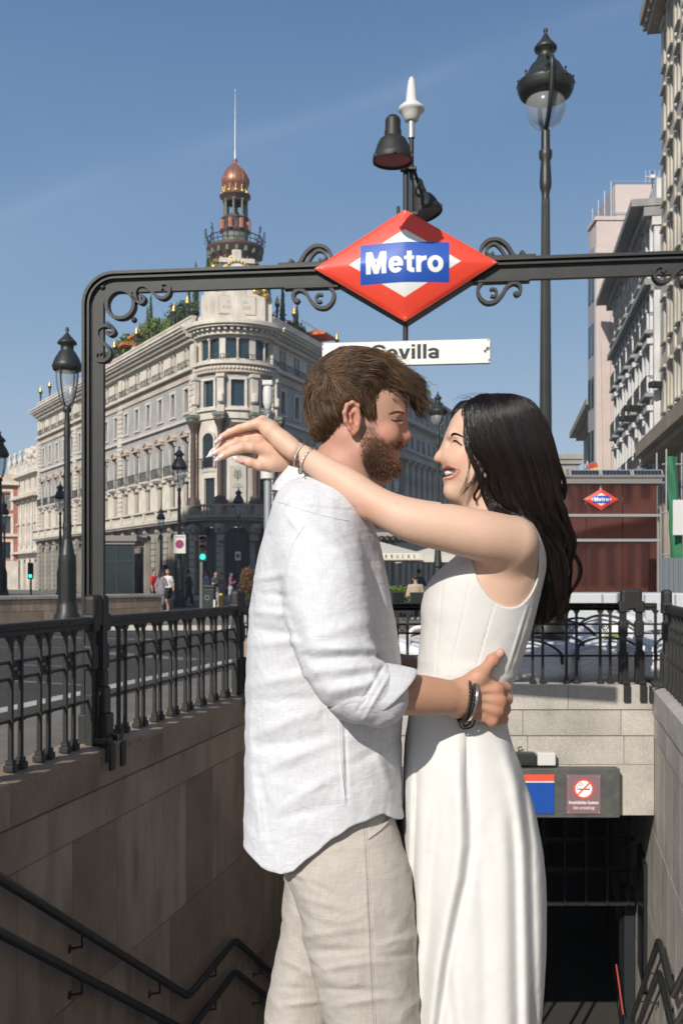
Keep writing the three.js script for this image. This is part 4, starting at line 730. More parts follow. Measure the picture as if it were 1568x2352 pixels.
  { const g = []; for (let i = 0; i < 14; i++) { const a0 = i / 14 * 6.283, pts = []; for (let k = 0; k <= 6; k++) { const a = a0 + k / 6 * .4488; pts.push(V(2.2 * Math.cos(a), 31.0 - .3 * Math.sin(k / 6 * Math.PI), -.2 + 2.2 * Math.sin(a))); } g.push(tube(pts, .085, 10, 6)); } part('gilt_garland', triUV(merge(g)), M.gold, D); }
  part('gallery', triUV(lathe([[1.9, 30.9], [2.1, 31.1], [2.1, 31.3], [2.3, 31.4], [2.3, 31.7], [2.65, 32.0], [2.7, 32.3], [2.6, 32.4], [0, 32.4]], 32).translate(0, 0, -.2)), M.bronzeBrown, D);
  { const g = []; for (let i = 0; i < 18; i++) { const a = i / 18 * 6.283; g.push(rbox(.3, .55, .5, .08, 0, 31.75, 2.35).applyMatrix4(new THREE.Matrix4().makeRotationY(a)).translate(0, 0, -.2)); } stuff(part('corbel', triUV(merge(g)), M.verdigris, D)); }
  { const g = []; for (let i = 0; i < 30; i++) { const a = i / 30 * 6.283, c = Math.cos(a) * 2.5, s = Math.sin(a) * 2.5 - .2; g.push(bar(V(c, 32.3, s), V(c * 1.04, 33.2, s), .035, 5)); if (i % 3 === 0) { g.push(bar(V(c, 32.3, s), V(c * 1.08, 34.1, s * 1.08), .045, 5)); for (let k = 0; k < 6; k++) g.push(bar(V(c * (1 + k * .012), 32.5 + k * .25, s), V(c * (1.12 + rr(-.05, .05)), 32.8 + k * .25, s + rr(-.3, .3)), .03, 4), sph(.06, c * 1.12, 32.8 + k * .25, s + rr(-.3, .3), 5, 4)); } } g.push(new THREE.TorusGeometry(2.55, .05, 5, 36).rotateX(Math.PI / 2).translate(0, 33.2, -.2), new THREE.TorusGeometry(2.52, .04, 5, 36).rotateX(Math.PI / 2).translate(0, 32.75, -.2)); stuff(part('gallery_railing', triUV(merge(g)), M.lampIron, D)); }
  part('inner_drum', triUV(cyl(1.2, 1.25, 1.5, 0, 33.1, -.2, 20)), M.verdigris, D);
  part('lantern_base', triUV(lathe([[1.25, 33.7], [1.4, 33.9], [1.4, 34.15], [1.2, 34.25], [1.25, 34.9], [1.4, 35.0], [1.4, 35.15], [1.0, 35.2], [0, 35.2]], 8).translate(0, 0, -.2)), M.bronzeBrown, D);
  { const g = []; for (let i = 0; i < 8; i++) { const a = i / 8 * 6.283 + .39; g.push(rbox(.4, 1.0, .35, .08, 1.32 * Math.cos(a), 34.4, -.2 + 1.32 * Math.sin(a))); } stuff(part('copper_bracket', triUV(merge(g)), M.copper, D)); }
  for (let i = 0; i < 8; i++) { const a = i / 8 * 6.283 + .2; part('lantern_column', triUV(merge([cyl(.1, .12, 1.7, 1.08 * Math.cos(a), 35.95, -.2 + 1.08 * Math.sin(a), 8), box(.26, .14, .26, 1.08 * Math.cos(a), 36.75, -.2 + 1.08 * Math.sin(a)), box(.26, .14, .26, 1.08 * Math.cos(a), 35.2, -.2 + 1.08 * Math.sin(a))])), M.verdigris, D); }
  part('bell', triUV(lathe([[0, .65], [.12, .63], [.2, .5], [.24, .25], [.42, 0], [.4, -.02], [0, 0]], 14).translate(0, 35.6, -.2)), M.ironBlack, D);
  part('lantern_cornice', triUV(lathe([[1.0, 36.6], [1.15, 36.75], [1.15, 36.95], [1.45, 37.15], [1.45, 37.3], [1.2, 37.35], [0, 37.35]], 20).translate(0, 0, -.2)), M.bronzeBrown, D);
  { const g = []; for (let i = 0; i < 12; i++) { const a = i / 12 * 6.283; g.push(sph(.2, 1.22 * Math.cos(a), 37.45, -.2 + 1.22 * Math.sin(a), 7, 5), bar(V(1.08 * Math.cos(a), 37.5, -.2 + 1.08 * Math.sin(a)), V(1.12 * Math.cos(a), 38.1, -.2 + 1.12 * Math.sin(a)), .07, 5)); } stuff(part('gilt_crown', triUV(merge(g)), M.gold, D)); }
  part('dome', triUV(lathe([[.95, 37.35], [1.0, 37.9], [1.22, 38.2], [1.30, 38.55], [1.25, 38.95], [1.05, 39.4], [.75, 39.8], [.42, 40.12], [.2, 40.35], [.12, 40.5], [.22, 40.6], [.2, 40.75], [0, 40.8]], 40).translate(0, 0, -.2)), M.copper, D);
  for (let i = 0; i < 8; i++) { const a = i / 8 * 6.283 + .25; part('dome_rib', triUV(tube([[1.0, 37.9], [1.24, 38.2], [1.32, 38.55], [1.27, 38.95], [1.07, 39.4], [.77, 39.8], [.43, 40.12], [.2, 40.36]].map(([r, y]) => V(r * Math.cos(a), y, -.2 + r * Math.sin(a))), .035, 20, 5)), M.copper, D); }
  part('spire', triUV(merge([cyl(.02, .075, 6.8, 0, 44, -.2, 8), sph(.1, 0, 47.1, -.2, 8, 6), cyl(.09, .11, .9, 0, 41, -.2, 8)])), M.greyMetal, D);
  // flat roof over the whole plot
  const c2 = [[-13.4, 91.2], [-41.5, 136.8], [-20, 150], [7, 126], [-6.5, 91.6], [-9.9, 90]]; 
  part('roof', triUV(new THREE.ExtrudeGeometry(new THREE.Shape(c2.map(([x, y]) => new THREE.Vector2(x, y))), { depth: .3, bevelEnabled: false }).rotateX(-Math.PI / 2).translate(0, 24.1, 0)), M.stoneDark, t);
  CAN.L = (u, y, back) => V(u, y, -back).applyAxisAngle(V(0, 1, 0), CAN.thL).add(P0);
  CAN.R = (u, y, back) => V(u, y, -back).applyAxisAngle(V(0, 1, 0), CAN.thR).add(CAN.R0);
  // penthouse blocks with balustrade
  const pent = (f, u, w, y, h, back, th, label) => { const g = thing('roof_pavilion', label, 'roof pavilion', f(u, 24.4, back), th); part('wall', triUV(box(w, h, 3, 0, h / 2, -1.5)), M.stone, g); part('roof', triUV(box(w + .5, .3, 3.6, 0, h + .15, -1.5)), M.stone, g); const rl = []; for (let x = -w / 2; x <= w / 2 + .01; x += w / 10) rl.push(box(.05, 1.1, .05, x, h + .85, .2)); rl.push(box(w, .06, .06, 0, h + 1.4, .2), box(.06, .06, 3, -w / 2, h + 1.4, -1.3), box(.06, .06, 3, w / 2, h + 1.4, -1.3)); stuff(part('glass_rail', triUV(merge(rl)), M.greyMetal, g)); for (let i = 0; i < 3; i++) addWindow(g, -w / 2 + w * (i + .5) / 3, .3, w * .22, h * .7, .03); };
  pent(CAN.L, -17.5, 8, 24.4, 3.4, 5, CAN.thL, 'white roof terrace pavilion with a rail behind the cypress trees on the left roof'); pent(CAN.R, 20, 9, 24.4, 3.6, 4, CAN.thR, 'white roof terrace pavilion with a rail on the shaded right wing');
  // roof garden balustrade on the left
  const bl = thing('roof_balustrade', 'white roof balustrade with stout posts at the left end of the roof garden', 'balustrade', CAN.L(-24, 25.5, 1.6), CAN.thL);
  part('hand_rail', triUV(box(13, .25, .5, 0, 1.35, 0)), M.stone, bl); part('base_rail', triUV(box(13, .25, .5, 0, .12, 0)), M.stone, bl); for (let i = 0; i < 9; i++) part('post', triUV(lathe([[.22, .2], [.3, .4], [.32, .7], [.2, .95], [.24, 1.25]], 10)), M.stone, bl, V(-6 + i * 1.5, 0, 0));
}
// ---------------------------------------------------------------- roof garden
const leafMats = [[.075, .12, .025], [.045, .08, .022], [.12, .17, .03], [.10, .10, .03]].map(([r, g, b]) => new THREE.MeshPhysicalMaterial({ color: C(r * 1.25, g * 1.25, b), roughness: .8, side: THREE.DoubleSide }));
function leafCloud(n, rx, ry, rz, size, cone = 0) {
  const pos = [];
  for (let i = 0; i < n; i++) {
    let x, y, z; do { x = rr(-1, 1); y = rr(-1, 1); z = rr(-1, 1); } while (x * x + y * y + z * z > 1 || x * x + y * y + z * z < .25);
    const k = cone ? (1 - (y + 1) / 2 * cone) : 1, lump = .8 + .35 * Math.sin(x * 7 + i % 3) * Math.sin(z * 6 + 1) * Math.cos(y * 5);
    const c = V(x * rx * k * lump, y * ry, z * rz * k * lump), a = V(rr(-1, 1), rr(-1, 1), rr(-1, 1)).normalize(), b = V(rr(-1, 1), rr(-1, 1), rr(-1, 1)).cross(a).normalize(), s = size * rr(.6, 1.3);
    const p = [c.clone().addScaledVector(a, -s), c.clone().addScaledVector(b, s * .5), c.clone().addScaledVector(a, s), c.clone().addScaledVector(b, -s * .5)];
    for (const q of [0, 1, 2, 0, 2, 3]) pos.push(p[q].x, p[q].y, p[q].z);
  }
  const g = new THREE.BufferGeometry(); g.setAttribute('position', new THREE.Float32BufferAttribute(pos, 3)); g.computeVertexNormals(); return triUV(g);
}
{
  const shrub = leafCloud(900, 1.7, 1.15, 1.3, .17), cyp = leafCloud(700, .5, 2.1, .5, .15, .75), stem = triUV(cyl(.08, .12, 1.4, 0, -.6, 0, 6));
  const cypTrunk = triUV(cyl(.06, .1, 1.2, 0, -2.2, 0, 6));
  const spots = [[-7, 1, 1.0], [-9.5, 0, .9], [-12, 2, 1.1], [-14.5, 0, 1], [-17.5, 3, 1.2], [-20, 0, 1.25], [-22.5, 2, 1.15], [-25, 0, 1.1], [-28, 1, 1.0], [-31, 0, .95], [-34, 1, .8]];
  const lw = ['nearest the clock tower', 'between the urns by the tower', 'behind the second urn', 'beside the tall cypress pair', 'bright and high behind the orange parasols', 'dark and tall beside the parasols', 'yellowish green left of the parasols', 'above the white balustrade', 'low and dark at the iron arch', 'at the far left roof edge', 'smallest at the far end of the roof'];
  spots.forEach(([u, k, s], i) => { const t = thing('roof_shrub', 'leafy roof garden shrub ' + lw[i] + ', left wing', 'shrub', CAN.L(u, 26.7 + s * .5, 1.9 + (i % 3) * .8), rr(0, 6), 'shrubs of the roof garden'); t.scale.set(s * 1.35, s * rr(1.1, 1.6), s * 1.2); part('foliage', shrub, leafMats[k], t); part('stem', stem, M.bronzeBrown, t); });
  [[3.5, 1, .8], [6.5, 0, .9], [9.5, 3, 1], [13, 1, .9], [24, 2, .9], [27, 0, .8]].forEach(([u, k, s], i) => { const t = thing('roof_shrub', 'dark leafy shrub on the shaded right roof ' + ['next to the clock tower', 'by the first urn', 'reddish between cypresses', 'beside the last cypress', 'in front of the white pavilion', 'behind the orange parasol'][i], 'shrub', CAN.R(u, 26.2, 2.2 + (i % 2)), rr(0, 6), 'shrubs of the roof garden'); t.scale.setScalar(s * 1.35); part('foliage', shrub, leafMats[k], t); part('stem', stem, M.bronzeBrown, t); });
  [[CAN.L, -20.6, 29.2, 1.3, 'left one of the tall cypress pair by the parasols'], [CAN.L, -19.6, 29.8, 1.45, 'right one of the tall cypress pair by the parasols'], [CAN.L, -26.5, 28.6, .9, 'small cypress standing alone at the left'], [CAN.L, -9.0, 29.6, 1.2, 'cypress right of the white pavilion'], [CAN.L, -7.2, 30.2, 1.4, 'taller cypress under the arch beam'], [CAN.L, -4.3, 30.2, 1.5, 'left cypress of the pair nearest the tower'], [CAN.L, -3.8, 30.3, 1.55, 'right cypress of the pair nearest the tower'], [CAN.R, 6, 29.6, 1.4, 'first cypress right of the clock tower'], [CAN.R, 9.4, 29.2, 1.3, 'second cypress right of the clock tower'], [CAN.R, 13, 28.4, 1.1, 'third cypress right of the clock tower']].forEach(([f, u, y, s, l]) => { const t = thing('cypress', l, 'cypress tree', f(u, y - .9, 3.2), rr(0, 6), 'cypress trees of the roof garden'); t.scale.set(s * .75, s * 1.25, s * .75); part('crown', cyp, leafMats[1], t); part('trunk', cypTrunk, M.bronzeBrown, t); });
  const can = (() => { const g = new THREE.ConeGeometry(2.3, .75, 4, 1).rotateY(Math.PI / 4); return triUV(merge([g, box(3.25, .22, 3.25, 0, -.46, 0)])); })(), pole = triUV(cyl(.05, .05, 3, 0, -1.9, 0, 8)), orange = mat(.62, .14, .03, .8);
  [[CAN.L, -17.4, 28.0, 2.0, 'nearer orange roof parasol left of the tower, the higher one'], [CAN.L, -22.0, 27.7, 1.9, 'farther orange roof parasol left of the tower, the lower one'], [CAN.R, 14.5, 27.6, 1.6, 'orange roof parasol on the shaded right roof'], [CAN.R, 19, 26.9, 1.2, 'lower orange roof parasol behind the first on the right roof']].forEach(([f, u, y, b, l], i) => { const t = thing('roof_parasol', l, 'parasol', f(u, y, b), i < 2 ? CAN.thL : CAN.thR, 'orange parasols on the roof terraces'); part('canopy', can, orange, t); part('pole', pole, M.white, t); });
}
// ---------------------------------------------------------------- buildings beyond along the left avenue
{
  const t = thing('ornate_building', 'lower cream building with a carved roof crest beyond the corner building at the left', 'building', CAN.L(-53.6, 0, 0), CAN.thL), L = 17;
  const xs = [-2, -5, -8, -11, -14];
  part('wall', wallSheet(-L, 0, 0, 16.4, xs.flatMap((x) => [[x, .02, 1.5, 4.4, true], [x, 6.3, 1.05, 2.6], [x, 10, 1.05, 2.4], [x, 14.2, .8, 1.6]]), .5), M.stone, t);
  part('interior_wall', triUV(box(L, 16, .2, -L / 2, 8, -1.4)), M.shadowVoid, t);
  for (const x of xs) { addWindow(t, x, .02, 1.5, 4.3, -.4); addWindow(t, x, 6.3, 1.05, 2.6, -.3); addWindow(t, x, 10, 1.05, 2.4, -.3); addWindow(t, x, 14.2, .8, 1.6, -.3); part('pediment', triUV(box(1.6, .2, .4, 0, 0, .2)), M.stone, t, V(x, 12.7, 0)); part('window_sill', triUV(box(1.5, .2, .35, 0, -3.2, .18)), M.stone, t, V(x, 12.7, 0)); part('half_column', triUV(cyl(.2, .24, 6.2, 0, 3.1, 0, 8)), M.stone, t, V(x + 1.5, 6.1, .15)); }
  for (const [w, h, dp, y] of [[.6, .5, 1.2, 13.3], [.4, .4, .7, 16.5], [0, .3, 1.1, 5.3]]) part('cornice', triUV(box(L + w, h, dp, -L / 2, y, .4)), M.stone, t);
  part('parapet', triUV(box(L, 1.3, .5, -L / 2, 17.3, 0)), M.stone, t);
  for (let i = 0; i < 6; i++) part('roof_finial', triUV(merge([box(.7, 1.2, .6, 0, .6, 0), lathe([[.3, 1.2], [.42, 1.5], [.2, 2], [.15, 2.4], [.3, 2.6], [0, 3]], 8)])), M.stone, t, V(-.6 - i * 3.2, 17.4, 0));
  const cr = []; for (let i = 0; i < 40; i++) cr.push(sph(rr(.25, .6), rr(-5, -1), 18.3 + rr(-.4, 1.6), rr(-.1, .3), 7, 5)); stuff(part('carved_crest', triUV(merge(cr)), M.stone, t));
  const r = thing('red_building', 'red and white rendered building at the far left end of the avenue', 'building', V(-52, 0, -146), .22);
  const red = mat(.42, .16, .11, .85, { map: T.stone });
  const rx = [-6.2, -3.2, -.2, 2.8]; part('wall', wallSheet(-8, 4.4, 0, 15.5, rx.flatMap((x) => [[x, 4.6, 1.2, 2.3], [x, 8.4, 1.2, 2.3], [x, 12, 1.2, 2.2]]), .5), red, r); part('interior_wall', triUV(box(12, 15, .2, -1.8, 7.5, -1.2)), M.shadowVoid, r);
  for (const x of rx) for (const y of [4.6, 8.4, 12]) { addWindow(r, x, y, 1.2, 2.25, -.3); part('window_surround', triUV(merge([box(.4, 2.9, .12, -.8, 1.1, .04), box(.4, 2.9, .12, .8, 1.1, .04), box(2, .35, .14, 0, 2.6, .05)])), M.stone, r, V(x, y, 0)); }
  part('cornice', triUV(box(13, .5, 1, -1.8, 15.6, .3)), M.stone, r); part('string_course', triUV(box(12.6, .4, .4, -1.8, 8, .1)), M.stone, r); part('ground_wall', triUV(box(12.6, 4.2, .3, -1.8, 2.1, .1)), M.stone, r); part('roof', triUV(box(12.8, 1.2, 5, -1.8, 16.4, -2.4)), M.stoneWarm, r);
}
// ---------------------------------------------------------------- grey bank along the shaded side street
{
  const t = thing('bank_building', 'grey stone building with tall pilasters along the shaded street between the faces', 'building', CAN.R(36.2, 0, 0), CAN.thR), L = 46;
  const xs = []; for (let x = 1.6; x < L; x += 2.5) xs.push(x); const G1 = mat(.40, .385, .36, .85, { map: T.stone });
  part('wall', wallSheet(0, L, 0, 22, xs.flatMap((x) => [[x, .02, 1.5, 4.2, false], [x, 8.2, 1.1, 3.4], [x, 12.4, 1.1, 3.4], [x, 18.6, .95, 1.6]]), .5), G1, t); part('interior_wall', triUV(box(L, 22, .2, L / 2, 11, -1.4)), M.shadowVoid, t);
  for (const x of xs) { addWindow(t, x, .02, 1.5, 4.1, -.4); addWindow(t, x, 8.2, 1.1, 3.4, -.35); addWindow(t, x, 12.4, 1.1, 3.4, -.35); addWindow(t, x, 18.6, .95, 1.6, -.3); part('pilaster', triUV(merge([cyl(.42, .48, 8.6, 0, 4.3, 0, 10), box(1.15, .4, 1.1, 0, 8.75, 0), box(1.2, .4, 1.2, 0, .1, 0)])), G1, t, V(x + 1.25, 7.9, .3)); }
  part('cornice', triUV(merge([box(L, .8, 1.3, L / 2, 17.2, .4), box(L, .3, 1.7, L / 2, 17.75, .6)])), G1, t); part('cornice', triUV(box(L, .5, 1.3, L / 2, 21.8, .4)), G1, t); part('cornice', triUV(box(L, .8, 1.0, L / 2, 7.3, .3)), G1, t);
  part('attic_wall', wallSheet(0, L, 22, 26.4, xs.map((x) => [x, 22.8, 1.15, 2.8]), .4, -.5), G1, t); part('interior_wall', triUV(box(L, 4.2, .2, L / 2, 24.1, -1.5)), M.shadowVoid, t);
  for (const x of xs) { addWindow(t, x, 22.8, 1.15, 2.8, -.75); part('attic_pilaster', triUV(box(.7, 4, .4, 0, 2, 0)), G1, t, V(x + 1.25, 22.1, -.4)); }
  part('roof', triUV(merge([box(L + .6, .5, 6, L / 2, 26.6, -2.9)])), G1, t);
  const rs = thing('roof_plant', 'small leafy plant on the grey roof between the two faces', 'plant', CAN.R(52, 27.3, 1), 0); part('foliage', leafCloud(300, 1.1, 1.2, 1, .2), leafMats[0], rs); part('stem', triUV(cyl(.06, .1, .9, 0, -.4, 0, 6)), M.bronzeBrown, rs);
}
// the block across the avenue, left of the view, whose shade falls on the corner building
{
  const t = thing('avenue_building', 'tall stone block outside the left edge that shades the corner', 'building', V(-25.5, 0, -48), 0);
  part('wall', triUV(box(22, 36, 34, -11, 18, 17)), M.stone, t);
  part('cornice', triUV(box(22.4, .7, 34.4, -11, 36.3, 17)), M.stone, t);
  for (let i = 0; i < 9; i++) for (const y of [4, 9, 14, 19]) { const w = addWindow(t, 0, y, 1.2, 2.6, 0); w.rotation.y = Math.PI / 2; w.position.set(.03, y, 2.5 + i * 3.6); }
}
// ---------------------------------------------------------------- the right hand side of the street
const RF = (d) => 17.9 + .158 * (d - 56), thF = Math.atan2(-1, .158);      // facade line of the right side; local +z looks into the street
{
  const dir = V(.158, 0, -1).normalize(), rot = -Math.PI / 2 - Math.atan(.158), at = (d, back = 0) => V(RF(d) + back, 0, -d);
  const len = (d0, d1) => (d1 - d0) * Math.hypot(1, .158);
  // tan building at the frame edge: local +x runs away from the camera is -x here, so build from its far end
  const tan = mat(.58, .53, .45, .85, { map: T.stone }), tanD = mat(.36, .30, .23, .85, { map: T.stone });
  const side = (d0, d1, name, label) => { const t = thing(name, label, 'building', at(d1), rot); return [t, len(d0, d1)]; };
  {
    const [t, L] = side(34, 55.6, 'tan_building', 'tall tan stone building at the right edge of the photo');
    const xs = []; for (let x = 1.3; x < L - 1; x += 2.15) xs.push(x);
    const rows = [10.6, 14.4, 18.2, 22, 25.8, 29.4];
    part('wall', wallSheet(0, L, 9, 32.5, xs.flatMap((x) => rows.map((y) => [x, y, .9, 2.1])), .4), tan, t);
    part('ground_wall', wallSheet(0, L, 0, 8.4, xs.filter((_, i) => i % 2 === 0).map((x) => [x + .8, .02, 2.4, 6.2]), .5), tanD, t);
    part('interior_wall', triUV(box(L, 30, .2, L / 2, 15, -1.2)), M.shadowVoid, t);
    part('end_wall', triUV(box(.4, 32.4, 9, .2, 16.2, -4.9)), tan, t);
    for (const x of xs) for (const y of rows) { addWindow(t, x, y, .9, 2.1, -.28, M.glassDark); part('window_hood', triUV(box(1.3, .16, .26, 0, 2.35, .08)), tan, t, V(x, y, 0)); part('window_sill', triUV(box(1.2, .12, .22, 0, -.1, .07)), tan, t, V(x, y, 0)); }
    for (const x of xs) part('pilaster', triUV(box(.5, 23, .12, 0, 11.5, .03)), tan, t, V(x + 1.07, 9.2, 0));
    part('cornice', triUV(merge([box(L + 1.2, .7, 1.6, L / 2 - .2, 8.7, .5), box(L + .8, .4, 1.1, L / 2 - .2, 8.2, .4)])), tanD, t);
    part('top_cornice', triUV(merge([box(L + 1, .6, 1.5, L / 2 - .4, 33.2, .3), box(L + .6, .7, .9, L / 2 - .2, 32.5, .25)])), tanD, t);
    { const g = []; for (let x = -.6; x < L; x += .9) g.push(box(.35, .45, .7, x, 32.7, .55)); stuff(part('dentil', triUV(merge(g)), tanD, t)); }
    for (const [px, py, d] of [[1510, 884, 55.4], [1452, 938, 58], [1440, 962, 61]]) { const f = thing('flood_light', 'small grey flood light on a bracket, ' + (px > 1500 ? 'on the tan building edge' : px > 1445 ? 'upper one over the balconies' : 'lower one over the balconies'), 'flood light', P(px, py, d), .3); part('housing', triUV(rbox(1.0, .34, .5, .06)), M.iron, f); part('bracket', triUV(merge([bar(V(.4, 0, 0), V(1.6, -.3, -.2), .04, 6), bar(V(.5, 0, 0), V(2.4, -1.0, -.2), .02, 5)])), M.iron, f); }
  }
  {
    const [t, L] = side(56, 75.5, 'white_building', 'white and grey building with balconies between the tan and the pink one');
    const wht = mat(.66, .66, .66, .8, { map: T.stone }), gry = mat(.30, .30, .305, .85, { map: T.stone });
    const xs = [2, 5.3, 8.6, 11.9, 15.2, 18.2], rows = [8.2, 12, 15.6, 19];
    part('wall', wallSheet(0, L, 7, 22, xs.flatMap((x) => rows.map((y) => [x, y, 1.3, 2.6])), .4), gry, t);
    part('ground_wall', wallSheet(0, L, 0, 7, xs.map((x) => [x, .02, 2.2, 5.4]), .5), M.stoneDark, t);
    part('interior_wall', triUV(box(L, 22, .2, L / 2, 11, -1.2)), M.shadowVoid, t); part('end_wall', triUV(box(.3, 22, 9, .1, 11, -4.6)), M.stoneWarm, t);
    const bay = triUV(merge([box(.3, 3.2, .55, -.82, 1.3, .2), box(.3, 3.2, .55, .82, 1.3, .2), box(2.2, .3, .7, 0, 2.95, .3)])), sl = triUV(merge([box(2.3, .2, .8, 0, -.12, .38), box(.25, .5, .5, -.8, -.45, .2), box(.25, .5, .5, .8, -.45, .2)])), rl = ironRail(2.2, .95, .7, 9);
    for (const x of xs) for (const y of rows) { addWindow(t, x, y, 1.3, 2.6, -.25, M.glassDark); part('window_bay', bay, wht, t, V(x, y, 0)); const b = part('balcony', sl, gry, t, V(x, y, 0)); part('balcony_rail', rl, M.ironBlack, b); }
    for (const x of [.35, 3.65, 6.95, 10.25, 13.55, 16.8, L - .3]) part('pilaster', triUV(merge([box(.6, 15, .35, 0, 7.5, .15), box(.8, .5, .5, 0, 14.6, .2), box(.8, .5, .5, 0, .2, .2)])), wht, t, V(x, 7, 0));
    for (const y of [7.1, 18.2]) part('string_course', triUV(merge([box(L, .35, 1.0, L / 2, y, .35), box(L, .3, .6, L / 2, y - .35, .2)])), y > 10 ? gry : wht, t);
    part('cornice', triUV(merge([box(L + .8, .4, 1.8, L / 2 - .2, 22.6, .7), box(L + .3, .5, 1.0, L / 2, 22.1, .4)])), gry, t); part('parapet', triUV(box(L, 1.2, .4, L / 2, 23.4, 0)), wht, t); part('roof', triUV(box(L, .3, 9, L / 2, 22.7, -4.6)), gry, t);
  }
  { // wrapped building in printed sheeting
    const sheet = mat(.53, .44, .40, .85, { bumpMap: tex(256, (u, v) => pf(u, v, 6, 201, 4), .12), bumpScale: .12 }), prin = mat(.32, .31, .33, .8);
    const t = thing('wrapped_building', 'tall building wrapped in pale pink printed sheeting', 'building', V(19.95, 0, -78), 0);
    part('sheeting', triUV(rbox(5.2, 29.6, 2.4, .12, 2.6, 14.8, -1.2)), sheet, t);
    part('street_sheeting', triUV(box(.12, 27.5, 2.1, -.05, 13.9, -1.2)), prin, t);
    for (let i = 0; i < 2; i++) for (let k = 0; k < 6; k++) part('printed_window', triUV(box(.1, 2.4, .6, -.12, 3.6 + k * 4.2, -.7 - i * 1.0)), M.glassBlue, t);
    part('cornice', triUV(merge([box(5.5, .35, 2.7, 2.6, 26.5, -1.2), box(5.4, .25, 2.6, 2.6, 27.1, -1.2), box(5.5, .3, 2.6, 2.6, 29.7, -1.2)])), sheet, t);
    for (let i = 0; i < 5; i++) part('baluster', triUV(lathe([[.12, 0], [.22, .3], [.1, .7], [.16, 1.2]], 8)), M.shadowVoid, t, V(2.2 + i * .7, 27.8, .12));
    const fold = []; for (let i = 0; i < 7; i++) fold.push(bar(V(.5 + i * .7, rr(2, 10), .02), V(.3 + i * .72, rr(18, 25), .02), .035, 5)); stuff(part('sheeting_fold', triUV(merge(fold)), sheet, t));
    const u = thing('wrapped_roof_box', 'pale pink sheeted scaffold box on the roof above the white building', 'scaffold', V(23.2, 0, -81), 0);
    part('sheeting', triUV(rbox(5, 9.0, 7, .1, 1.4, 28.9, -3)), sheet, u); part('street_sheeting', triUV(box(.1, 8.6, 6.6, -1.2, 28.9, -3)), prin, u);
    for (let i = 0; i < 4; i++) part('scaffold_pole', bar(V(-1.25, 24, -.2 - i * 2), V(-1.25, 33.9, -.2 - i * 2), .05, 6), M.greyMetal, u); part('scaffold_rail', bar(V(-1.25, 33.7, .2), V(3.9, 33.7, .2), .05, 6), M.greyMetal, u); part('top_band', triUV(box(5.1, .2, 7.1, 1.4, 31.0, -3)), prin, u);
    const lb = thing('roof_block', 'small cream roof block under the sheeted scaffold', 'roof block', V(23.0, 0, -79.2), 0); part('wall', triUV(box(3.4, 25.6, 3, 1.6, 12.8, -1.5)), M.stone, lb); part('coping', triUV(box(3.7, .3, 3.3, 1.6, 25.7, -1.5)), M.stone, lb);
    const an = thing('antenna', 'white television antenna on the roof edge at the upper right', 'antenna', P(1497, 455, 74)); part('mast', cyl(.04, .05, 5.2, 0, -.6, 0, 6), M.iron, an);
    part('boom', triUV(merge([bar(V(-.5, 1.6, 0), V(.5, 1.6, 0), .03, 5), ...[-.5, -.2, .2, .5].map((x) => bar(V(x, 1.15, 0), V(x, 2.05, 0), .02, 5))])), M.white, an); part('receiver', triUV(rbox(.35, .3, .2, .05, 0, 1.55, .1)), M.white, an);
  }
  { // two far buildings closing the street
    const t = thing('far_building', 'cream building with heavy cornices far down the street behind the lamp post', 'building', V(27.2, 0, -112), rot), L = 20;
    const xs = [2, 5, 8, 11, 14, 17]; part('wall', wallSheet(0, L, 0, 17.5, xs.flatMap((x) => [6, 10, 13.8].map((y) => [x, y, 1.2, 2.4])), .4), M.stone, t); part('interior_wall', triUV(box(L, 17, .2, L / 2, 8, -1.1)), M.shadowVoid, t);
    for (const x of xs) for (const y of [6, 10, 13.8]) addWindow(t, x, y, 1.2, 2.4, -.25);
    part('end_wall', triUV(box(.4, 17.5, 10, L + .15, 8.75, -5)), M.stone, t); part('cornice', triUV(merge([box(L + 2, .6, 2, L / 2, 17.8, .5), box(L + 1, .4, 1, L / 2, 17.3, .3), box(2, .5, 11, L + .3, 17.8, -5)])), M.stoneDark, t); part('attic', triUV(merge([box(6, 3.6, 6, L - 3, 19.8, -3.4), box(6.6, .4, 6.6, L - 3, 21.7, -3.4), box(5, 2, 5, L - 3, 22.8, -3.4)])), M.stone, t);
    const u = thing('far_dark_building', 'shaded building with a dark cornice at the very end of the street', 'building', V(24.5, 0, -128), 0); part('wall', triUV(box(6, 17, 8, 3, 8.5, -4)), M.stoneDark, u); part('cornice', triUV(merge([box(7, .6, 9, 3, 17.2, -4), box(6.6, .6, 8.6, 3, 16.6, -4)])), M.stoneDark, u); for (let i = 0; i < 3; i++) for (const y of [6, 10, 13.6]) addWindow(u, 1.2 + i * 1.8, y, .9, 2, .04);
    const f = thing('flag', 'small red and yellow flag above the solar panels', 'flag', P(1366, 1090, 60)); part('pole', cyl(.03, .03, 1.6, 0, .2, 0, 6), M.greyMetal, f); const fl = (y, c) => part('stripe', triUV(box(.5, .3, .05, .02, y, 0).rotateZ(.25)), c, f); fl(.55, mat(.5, .04, .03)); fl(.25, mat(.7, .45, .04)); fl(-.05, mat(.5, .04, .03));
  }
}
